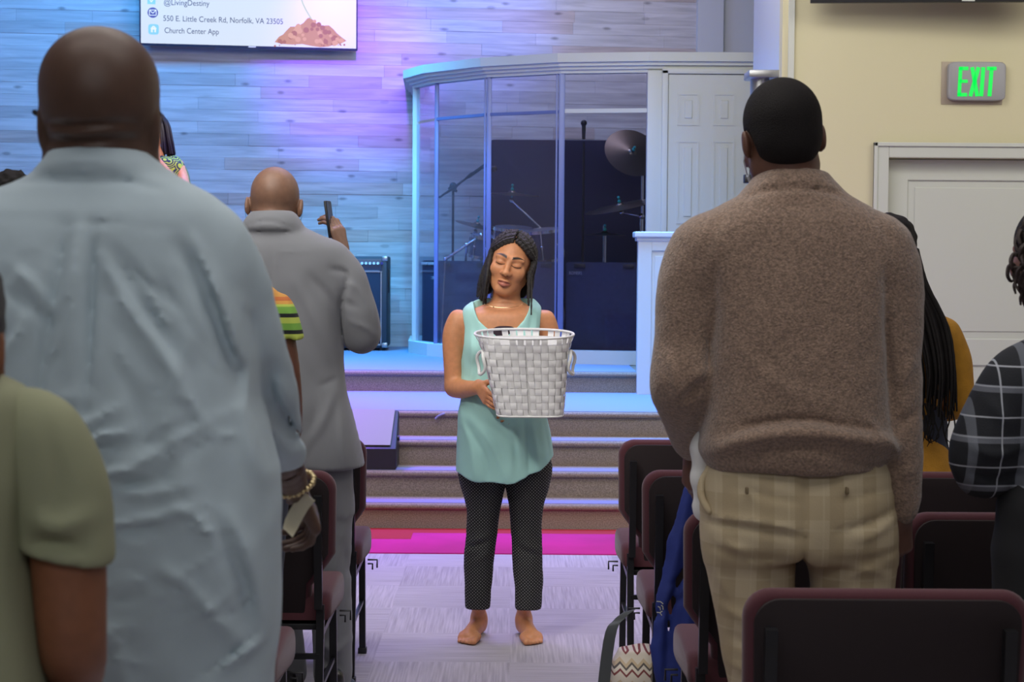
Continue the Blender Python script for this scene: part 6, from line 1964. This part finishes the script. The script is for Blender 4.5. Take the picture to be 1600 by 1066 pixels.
def bag():
    q = Px(5.55)
    c = q.p(1003, 1030)
    e = empty('tote_bag', (c[0], q.d, 0), label='bag with zigzag stripes standing under the second right aisle chair', cat='bag')
    G = Field()
    zb = 0.0
    G.loft([(0.004, c[0], q.d, 0.10, 0.09), (0.10, c[0], q.d, 0.115, 0.10), (0.20, c[0], q.d, 0.10, 0.09), (0.27, c[0] + 0.01, q.d, 0.085, 0.05)], n=3)
    G.disp(lambda x, y, z: 0.006 * snoise(x, y, z, 30, 1), *G.bounds())
    m = mat('zigzag_cloth', srgb(205, 195, 180), 0.9)
    nt = m.node_tree; b_ = nt.nodes['Principled BSDF']; L = nt.links.new
    tc = nt.nodes.new('ShaderNodeTexCoord'); sp = nt.nodes.new('ShaderNodeSeparateXYZ'); L(tc.outputs['Object'], sp.inputs[0])
    pp = nt.nodes.new('ShaderNodeMath'); pp.operation = 'PINGPONG'; pp.inputs[1].default_value = 0.018; L(sp.outputs[0], pp.inputs[0])
    sm = nt.nodes.new('ShaderNodeMath'); sm.operation = 'ADD'; L(pp.outputs[0], sm.inputs[0]); L(sp.outputs[2], sm.inputs[1])
    ml = nt.nodes.new('ShaderNodeMath'); ml.operation = 'MULTIPLY'; ml.inputs[1].default_value = 16; L(sm.outputs[0], ml.inputs[0])
    fr = nt.nodes.new('ShaderNodeMath'); fr.operation = 'FRACT'; L(ml.outputs[0], fr.inputs[0])
    cr = nt.nodes.new('ShaderNodeValToRGB'); cr.color_ramp.interpolation = 'CONSTANT'
    el = cr.color_ramp.elements; el[0].position = 0; el[0].color = (*srgb(205, 195, 180), 1); el[1].position = 0.4; el[1].color = (*srgb(120, 60, 60), 1)
    for ps, cc in ((0.52, srgb(210, 200, 185)), (0.7, srgb(90, 84, 80)), (0.82, srgb(190, 170, 140))):
        x = el.new(ps); x.color = (*cc, 1)
    L(fr.outputs[0], cr.inputs[0]); L(cr.outputs[0], b_.inputs['Base Color'])
    np_mesh('bag_body', [G.mesh(0.007)], m, e)
    b = MB()
    pts = [q.p(984, 955, 0.0), q.p(968, 968, -0.02), q.p(952, 1000, -0.05), q.p(936, 1044, -0.08)]
    pts[-1][2] = 0.006; pts[-2][2] = max(pts[-2][2], 0.06)
    sp_ = spl(pts, 5); rings = []
    for p in sp_:
        rings.append((p + V(-0.019, -0.006, -0.004), p + V(0.019, 0.006, 0.004)))
    vs = [[b.bm.verts.new(Vector(a)), b.bm.verts.new(Vector(c_)), b.bm.verts.new(Vector(c_) + Vector((0, 0.004, 0.001))), b.bm.verts.new(Vector(a) + Vector((0, 0.004, 0.001)))] for a, c_ in rings]
    for A_, B_2 in zip(vs, vs[1:]):
        for j in range(4): b.bm.faces.new((A_[j], A_[(j + 1) % 4], B_2[(j + 1) % 4], B_2[j]))
    b.bm.faces.new(vs[0][::-1]); b.bm.faces.new(vs[-1])
    b.build('strap', mat('strap_grey', srgb(78, 82, 84), 0.7), e, label='dark grey webbing strap trailing on the floor')
bag()

# ================================================================== woman with the basket
def woman():
    q = Px(6.88)
    e = empty('person', (q.p(785, 1000)[0], q.d, 0), label='barefoot woman with eyes closed in an aqua sleeveless blouse and dotted black trousers', cat='person')
    F = Field()
    R = R3(yaw=math.pi - 0.10, roll=-0.235, pitch=0.03)
    hc = q.p(798, 413)
    W = head(F, hc, R, 1.0, neck=q.p(792, 474, 0.015), nr=0.045)
    WW = lambda u, f, z: W(-u, f, z)
    F.cone(q.p(790, 462, 0.01), q.p(789, 490, 0.02), 0.048, 0.055, 0.02)
    F.loft(q.rows([(474, 762, 820, 0.05, 0.01), (482, 742, 838, 0.066, 0.01), (492, 726, 846, 0.08), (510, 722, 849, 0.09), (540, 724, 846, 0.097), (580, 730, 840, 0.095), (620, 736, 836, 0.09), (660, 730, 842, 0.10), (700, 732, 842, 0.105), (722, 740, 836, 0.09)]), k=0.03)
    # collar bones
    F.cone(q.p(783, 490, -0.058), q.p(745, 483, -0.02), 0.006, 0.005, 0.012); F.cone(q.p(797, 490, -0.058), q.p(833, 483, -0.02), 0.006, 0.005, 0.012)
    F.chain(q.ch([(716, 499, 15.5), (709, 525, 16.5), (708, 560, 14.5), (709, 592, 13.5), (710, 606, 13.5, -0.01)]), k=0.035, kin=0.01)
    F.chain(q.ch([(710, 606, 13.8, -0.01), (722, 608, 13.5, -0.06), (736, 607, 10.8, -0.13), (749, 605, 8.6, -0.19)]), k=0.015, kin=0.01)
    F.chain(q.ch([(853, 499, 14.5), (860, 530, 14.5), (862, 570, 13), (861, 600, 13), (852, 618, 11.5, -0.04), (838, 634, 9.0, -0.08)]), k=0.035, kin=0.01)
    wl = q.p(747, 603, -0.18)
    hand(F, wl, (0.40, -0.70, -0.46), (0.8, 0.5, 0.1), 1, 0.86, curl=(14, 18, 14), spread=0.03, tcurl=0.1, wr=0.022)
    wr = q.p(838, 634, -0.08)
    hand(F, wr, (-0.6, -0.1, -0.25), (0.0, -0.9, 0.3), 1, 0.86, curl=(10, 10, 10), wr=0.021)
    # legs and feet
    for hx, toe, kx, t in ((-0.122, -0.164, 751, -1), (0.054, 0.090, 824, 1)):
        F.chain([(*q.p(kx, 750), 0.055), (*q.p(kx - t * 0, 870), 0.038), (hx + t * 0.0, 6.90, 0.16, 0.025), (hx, 6.97, 0.075, 0.026), (hx, 6.99, 0.045, 0.029)], k=0.02, kin=0.01)
        heel, ball = V(hx, 7.0, 0.028), V(toe - t * 0.006, 6.835, 0.020)
        F.cone(heel, ball, 0.028, 0.022, 0.02, sq=((0, 0, 1), 0.95))
        dirv = unit(V(toe - hx, -0.19, 0)); side = V(-dirv[1], dirv[0], 0) * -1
        if t < 0: side = -side * -1
        big = -t
        F.cone(V(hx, 6.96, 0.06), ball + V(0, 0.03, 0.012), 0.026, 0.018, 0.03)
        for i in range(5):
            o = (-0.030 + 0.0155 * i) * (1 if t > 0 else -1)
            r = (0.0125, 0.0092, 0.0088, 0.0082, 0.0078)[i]
            lnn = (0.046, 0.046, 0.040, 0.032, 0.024)[i]
            s_ = V(dirv[1] * -1, dirv[0], 0)
            b0 = V(ball[0], ball[1], 0.016) + s_ * o
            b1 = b0 + dirv * lnn; b1[2] = r + 0.001
            F.cone(b0 - dirv * 0.02 + V(0, 0, 0.004), b0, 0.015, 0.013, 0.015)
            F.cone(b0, b1, r * 1.02, r, 0.005)
        F.half((0, 0, 0.002), (0, 0, -1), (hx - 0.2, 6.7, -0.05), (hx + 0.2, 7.1, 0.03), 0.002)
    sk, lip = srgb(204, 140, 98), srgb(184, 112, 94)
    def colr(v):
        c = head_tint(v, hc, R, 1.0, sk, lip, (0.016, 0.010, 0.008), closed=True)
        return c
    boxes = [(*around(hc, 0.155), 0.0022), (*around(wl + V(0.04, -0.03, -0.04), 0.10), 0.003), ((-0.26, 6.7, -0.02), (0.2, 7.08, 0.17), 0.0035)]
    np_mesh('body', multi(F, 0.006, boxes, lo=(-9, 0, -1)), mat('skin_warm', (0.5, 0.3, 0.2), 0.5, attr=True, noise=(60, 1.05, 0.94), bump=(400, 0.06, 0.001), sss=0.15), e, color=colr)
    # blouse
    G = Field()
    G.loft(q.rows([(466, 748, 834, 0.058, 0.012), (474, 734, 842, 0.072, 0.01), (484, 724, 847, 0.088), (505, 718, 851, 0.100), (540, 719, 849, 0.112), (580, 721, 846, 0.110), (615, 720, 847, 0.112),
                   (650, 716, 854, 0.125), (690, 713, 862, 0.140), (725, 711, 866, 0.148), (748, 710, 867, 0.150)]), n=2.25, k=0.001)
    for x in (758, 815):
        G.ell(q.p(x, 545, -0.07), (0.05, 0.05, 0.05), None, 0.04)
    # neckline: wide scoop with a notch
    nx, nz = q.p(787, 0)[0], q.p(0, 466)[2]
    def neckcut(x, y, z):
        zz = (nz - z) * q.sc          # px below y=466
        half = np.interp(zz, [-40, 0, 14, 28, 38, 46, 52, 70], [62, 45, 41.5, 35, 26, 15, 8, -10]).reshape(zz.shape)
        return np.maximum((np.abs(x - nx) - half / q.sc) * 0.75, y - q.d - 0.03 + 0 * x)
    G.sub(neckcut, q.p(720, 530) - V(0, 0.3, 0), q.p(856, 445) + V(0, 0.05, 0), 0.003)
    G.sub(lambda x, y, z: np.sqrt(((x - nx) / 0.108) ** 2 + ((y - q.d + 0.0) / 0.062) ** 2) * 0.06 - 0.06 + 0 * z, q.p(735, 482) - V(0, 0.1, 0), q.p(842, 455) + V(0, 0.1, 0), 0.003)
    # armholes
    zc = lambda y: q.p(0, y)[2]
    def arm(xs, sgn):
        ys = [zc(y) for y in (600, 575, 555, 530, 505, 480, 460)]
        def fn(x, y, z):
            ax_ = np.interp(z.ravel(), ys, [q.p(v, 500)[0] for v in xs]).reshape(z.shape)
            return -(x - ax_) * sgn + 0 * y
        return fn
    G.sub(arm((690, 712, 722, 726, 726, 723, 720), -1), q.p(680, 590) - V(0, 0.3, 0), q.p(745, 460) + V(0, 0.3, 0), 0.004)
    G.sub(arm((890, 866, 850, 843, 843, 845, 848), 1), q.p(825, 590) - V(0, 0.3, 0), q.p(890, 460) + V(0, 0.3, 0), 0.004)
    # curved shirt hem
    hx_ = q.p(785, 0)[0]; h0 = zc(744)
    G.sub(lambda x, y, z: (z - h0 - 1.05 * (x - hx_) ** 2 - 0.9 * np.clip(x - hx_ - 0.04, 0, 1) ** 1.6) + 0 * y, (-2, 6.5, zc(770)), (2, 7.3, zc(690)), 0.003)
    for p_, w, dd in (([(718, 640), (735, 690), (745, 742)], 6, 0.006), ([(736, 650), (770, 690), (790, 742)], 6, 0.007), ([(726, 655), (755, 700), (765, 740)], 5, -0.006), ([(760, 655), (800, 690), (812, 742)], 6, -0.006),
                      ([(800, 650), (805, 700), (803, 742)], 5, -0.005), ([(830, 650), (838, 700), (842, 735)], 6, 0.007), ([(818, 650), (824, 700), (826, 740)], 4, -0.006), ([(848, 650), (855, 690), (858, 715)], 4, -0.005),
                      ([(735, 500), (738, 560), (734, 620)], 4, 0.004), ([(745, 505), (748, 560), (745, 600)], 4, -0.004), ([(722, 590), (740, 600), (750, 590)], 4, 0.005), ([(722, 608), (745, 622), (760, 640)], 5, -0.006),
                      ([(830, 490), (826, 520)], 3, -0.003), ([(838, 495), (835, 530)], 3, 0.003)):
        G.fold(p_, w, dd, q.d)
    lo, hi = G.bounds()
    G.disp(lambda x, y, z: 0.0022 * snoise(x, y, z, 26.0, 6.0) + 0.004 * np.sin(48 * x + 2 * np.sin(6 * z)) * np.clip((zc(640) - z) / 0.15, 0, 1), lo, hi)
    mb = mat('aqua_chiffon', srgb(170, 219, 212), 0.75, noise=(5, 1.03, 0.96), bump=(500, 0.15, 0.001), sss=0.0)
    cloth('blouse', G, 0.0042, mb, e)
    C = Field()
    C.loft(q.rows([(508, 758, 818, 0.0935), (514, 740, 834, 0.0955), (530, 735, 838, 0.101), (545, 735, 838, 0.102)]), n=2.2)
    np_mesh('camisole', [C.mesh(0.005)], mat('dark_camisole', srgb(44, 26, 40), 0.8), e)
    # trousers with small white dots
    T = Field()
    T.chain(q.ch([(755, 725, 36), (754, 745, 34), (755.5, 800, 23.8), (749, 868, 21.5), (747, 915, 18.5), (746.5, 960, 16.5)]), k=0.03, kin=0.02)
    T.chain(q.ch([(824, 725, 35), (825, 745, 33), (822, 800, 23.5), (824, 868, 21.5), (826, 915, 19.5), (825.5, 960, 17.5)]), k=0.005, kin=0.02)
    T.half(q.p(780, 951), (0, 0, -1), q.p(700, 990) - V(0, 0.3, 0), q.p(880, 930) + V(0, 0.3, 0), 0.002)
    for p_, w, dd in (([(732, 845), (750, 838), (768, 832)], 4, 0.006), ([(730, 852), (748, 848), (768, 842)], 3, -0.006), ([(733, 862), (750, 855)], 4, 0.005), ([(808, 840), (825, 850), (844, 858)], 4, 0.006), ([(806, 850), (824, 860), (842, 866)], 3, -0.006),
                      ([(806, 832), (822, 836)], 4, 0.005), ([(735, 878), (752, 868), (764, 860)], 4, 0.005), ([(786, 745), (774, 775), (768, 800)], 5, -0.004)):
        T.fold(p_, w, dd, q.d)
    T.disp(lambda x, y, z: 0.0015 * snoise(x, y, z, 40.0, 6.0), *T.bounds())
    mt = mat('dotted_black', (0.010, 0.010, 0.011), 0.8)
    nt = mt.node_tree; b_ = nt.nodes['Principled BSDF']; L = nt.links.new
    tc = nt.nodes.new('ShaderNodeTexCoord'); sp = nt.nodes.new('ShaderNodeSeparateXYZ'); L(tc.outputs['Object'], sp.inputs[0])
    def sn(inp, add):
        ad = nt.nodes.new('ShaderNodeMath'); ad.operation = add; L(sp.outputs[0], ad.inputs[0]); L(sp.outputs[2], ad.inputs[1])
        m_ = nt.nodes.new('ShaderNodeMath'); m_.operation = 'MULTIPLY'; m_.inputs[1].default_value = 2 * math.pi / 0.0125; L(ad.outputs[0], m_.inputs[0])
        s_ = nt.nodes.new('ShaderNodeMath'); s_.operation = 'SINE'; L(m_.outputs[0], s_.inputs[0]); return s_.outputs[0]
    s1, s2 = sn(0, 'ADD'), sn(0, 'SUBTRACT')
    mn = nt.nodes.new('ShaderNodeMath'); mn.operation = 'MINIMUM'; L(s1, mn.inputs[0]); L(s2, mn.inputs[1])
    gt = nt.nodes.new('ShaderNodeMath'); gt.operation = 'GREATER_THAN'; gt.inputs[1].default_value = 0.62; L(mn.outputs[0], gt.inputs[0])
    mx = nt.nodes.new('ShaderNodeMix'); mx.data_type = 'RGBA'; mx.inputs[6].default_value = (0.010, 0.010, 0.011, 1); mx.inputs[7].default_value = (0.42, 0.42, 0.40, 1)
    L(gt.outputs[0], mx.inputs[0]); L(mx.outputs[2], b_.inputs['Base Color'])
    cloth('trousers', T, 0.005, mt, e)
    # hair: close cap and shoulder length locks parted in the middle
    H = Field()
    H.ell(W(0, -0.022, 0.037), (0.0765, 0.0945, 0.0845), R, 0.004)
    H.ell(W(0, -0.05, -0.02), (0.072, 0.058, 0.07), R, 0.02)
    H.ell(W(0, 0.085, -0.012), (0.060, 0.085, 0.088), R, 0.004, 'sub')
    H.half(W(0, 0.035, -0.02), R @ V(0, 1, -0.8), hc - 0.2, hc + 0.2, 0.01)
    H.disp(lambda x, y, z: 0.0022 * np.sin(260 * ((x - hc[0]) * R[0, 1] + (y - hc[1]) * R[1, 1] + (z - hc[2]) * R[2, 1])), hc - 0.2, hc + 0.2)
    H.ell(q.p(815, 449, 0.05), (0.028, 0.03, 0.042), None, 0.004)
    H.ell(q.p(762, 440, 0.06), (0.028, 0.03, 0.05), None, 0.004)
    np_mesh('hair_cap', [H.mesh(0.0035)], M_hair, e)
    r_ = random.Random(4)
    locks = []
    for sgn in (-1, 1):
        n = 21
        for i in range(n):
            t = i / (n - 1)
            f0 = 0.072 - 0.135 * t
            jit = lambda a: r_.uniform(-a, a)
            def sf(al, be, g):
                al, be = math.radians(al), math.radians(be)
                return WW(sgn * math.sin(be) * 0.0775 * g, -0.020 + math.cos(be) * math.cos(al) * 0.0965 * g, 0.036 + math.cos(be) * math.sin(al) * 0.0865 * g)
            a0 = 36 + 112 * t
            gg = 1.035 + jit(0.045)
            dn = 26 * (1 - t) + 6
            top = sf(a0 + 2, 3, gg)
            a = sf(a0 - dn * 0.25, 26, gg + 0.01)
            b = sf(a0 - dn * 0.7, 50, gg + 0.015)
            c = sf(a0 - dn * 1.25 - 10 * t, 72, gg + 0.04)
            if sgn < 0:
                p4 = q.p(763 - 12 * t + jit(2.5), 434, -0.055 + 0.12 * t)
                p5 = q.p(758 - 9 * t + jit(4), 462 + 12 * r_.random() ** 2 + (4 if t < 0.5 else 0), -0.05 + 0.13 * t)
            else:
                p4 = q.p(827 + 5 * t + jit(2), 430, -0.06 + 0.11 * t)
                p5 = q.p(825 + 4 * t + jit(3), 456 + 12 * r_.random(), -0.05 + 0.11 * t)
                if i == 1: p5 = q.p(830, 492, -0.115)
                if i == 0: p5 = q.p(826, 478, -0.10)
            mid = (p4 + p5) / 2 + V(jit(0.003), jit(0.004), 0)
            locks.append([top, a, b, c, (c + p4) / 2 + V(sgn * 0.004, 0, 0), p4, mid, p5])
    o = strands('locks', e, mat('locks_black', (0.014, 0.011, 0.010), 0.55, noise=(260, 1.6, 0.5), bump=(420, 1.0, 0.003)), locks, 0.0080, 7, 0.2, vary=0.25)
    # necklace and hoop earrings
    b = MB(); pts = []
    for i in range(17):
        t = -1.15 + 2.3 * i / 16
        pts.append(q.p(787 + 31 * math.sin(t), 472 + 9 * math.cos(t), -0.028 - 0.05 * math.cos(t)))
    b.tube([tuple(p) for p in pts], 0.0011, n=5); b.sphere(tuple(q.p(771, 480, -0.074)), 0.003, n=8)
    b.build('necklace', mat('thin_gold', srgb(220, 190, 150), 0.25, metal=0.9), e)
    for u, px_, py_, dy in ((-1, 765, 429, -0.01), (1, 822, 441, -0.01)):
        b = MB(); c = q.p(px_, py_, dy); b.tube([tuple(c + V(0.004 * math.sin(t), 0.009 * math.cos(t), 0.011 * math.sin(t) * 1.0 + 0.0)) for t in np.linspace(0, 6.283, 15)[:-1]], 0.0011, n=5, closed=True)
        b.build('earring', bpy.data.materials['thin_gold'], e)
woman()

# ---------------------------------------------------------------- woven basket
def basket():
    q = Px(6.60)
    bot, rim = q.p(828, 644), q.p(819, 521)
    e = empty('woven_basket', tuple(bot), label='white woven strap basket held in front by the woman', cat='basket')
    Hh = 0.292
    sx = (rim[0] - bot[0]) / Hh
    tilt = math.radians(-5)
    def sec(t, a, out=0.0):
        w = np.interp(t, [0, 0.06, 0.5, 0.8, 0.93, 1.0], [0.119, 0.124, 0.143, 0.157, 0.170, 0.181]) + out
        dpt = np.interp(t, [0, 0.06, 0.5, 0.8, 1.0], [0.088, 0.092, 0.108, 0.122, 0.138]) + out
        n = np.interp(t, [0, 0.7, 1.0], [5.5, 4.0, 2.3])
        ca, sa = math.cos(a), math.sin(a)
        x = w * math.copysign(abs(ca) ** (2 / n), ca); y = dpt * math.copysign(abs(sa) ** (2 / n), sa)
        z = t * Hh
        x += sx * z + 0.0
        y2 = y * math.cos(tilt) - z * math.sin(tilt) * -1
        z2 = y * math.sin(tilt) * -1 + z * math.cos(tilt)
        return Vector((bot[0] + x, bot[1] - 0.02 + y2 * 1.0, bot[2] + z2))
    # equal arc lengths round the basket
    K = 400
    NC, NR = 36, 11
    aa = np.linspace(0, 2 * math.pi, K + 1)
    cache = {}
    def ang(u, t):
        kt = round(t, 3)
        if kt not in cache:
            ring = [sec(kt, v) for v in aa]
            cache[kt] = np.concatenate([[0], np.cumsum([(ring[i + 1] - ring[i]).length for i in range(K)])])
        cum = cache[kt]
        return float(np.interp(min(max(u, 0), NC) / NC * cum[-1], cum, aa))
    b = MB(); lay = b.bm.loops.layers.float_color.new('tint')
    r_ = random.Random(8)
    for j in range(NR):
        for i in range(NC):
            over = (i + j) % 2
            t0, t1 = j / NR, (j + 1) / NR
            top = j == NR - 1
            if top and not over and (i * 7) % 3 == 0:
                continue
            g = r_.uniform(-0.0006, 0.0010)
            base = 0.0019 if over else 0.0011
            m = 4
            u0, u1 = (i + 0.02, i + 0.98)
            if j >= NR - 1: u0, u1 = i + 0.10, i + 0.90
            sk_ = r_.uniform(-0.05, 0.05)
            gv = []
            for jj in range(m + 1):
                row = []
                for ii in range(m + 1):
                    fu, fv = ii / m, jj / m
                    bu = 1 - (2 * fu - 1) ** 2; bv = 1 - (2 * fv - 1) ** 2
                    o_ = base + g + 0.0016 * (bv if over else bu)
                    tt_ = t0 + (t1 - t0) * (0.01 + 0.98 * fv); row.append(b.bm.verts.new(sec(tt_, ang(u0 + (u1 - u0) * fu + sk_ * (fv - 0.5), tt_), o_)))
                gv.append(row)
            sh = (0.86 if over else 0.79) + r_.uniform(-0.04, 0.04)
            for jj in range(m):
                for ii in range(m):
                    f = b.bm.faces.new((gv[jj][ii], gv[jj][ii + 1], gv[jj + 1][ii + 1], gv[jj + 1][ii]))
                    for l in f.loops: l[lay] = (sh, sh, sh * 0.985, 1)
    mw = mat('white_strap', (0.75, 0.75, 0.74), 0.32, attr=True)
    b.build('woven_side', mw, e, angle=1.2)
    mi = mat('white_lining', srgb(222, 222, 220), 0.6)
    b = MB(); N = 72
    A = [[b.bm.verts.new(sec(t, 2 * math.pi * i / N, -0.0025)) for i in range(N)] for t in (0.0, 0.25, 0.5, 0.75, 0.92)]
    for r0, r1 in zip(A, A[1:]):
        for i in range(N): b.bm.faces.new((r0[i], r0[(i + 1) % N], r1[(i + 1) % N], r1[i]))
    b.bm.faces.new(A[0][::-1])
    b.build('inner_side', mi, e)
    b = MB(); b.tube([sec(1.0, 2 * math.pi * i / 64, 0.0) for i in range(64)], 0.0045, n=8, closed=True)
    b.tube([sec(0.0, 2 * math.pi * i / 64, 0.002) for i in range(64)], 0.004, n=6, closed=True)
    b.build('rim', mi, e)
    for a0 in (math.pi * 1.06, math.pi * -0.03):
        b = MB(); c = sec(0.66, a0, 0.010); nrm = (sec(0.66, a0, 0.03) - c).normalized(); side = Vector((0, 0, 1)).cross(nrm).normalized()
        pts = []
        for k in range(20):
            t = 2 * math.pi * k / 20
            pts.append(c + side * (0.033 * math.cos(t)) + Vector((0, 0, 1)) * (0.042 * math.sin(t)) + nrm * (0.006 + 0.004 * math.sin(3 * t)))
        b.tube(pts, 0.0062, n=7, closed=True)
        b.build('handle', mi, e)
basket()
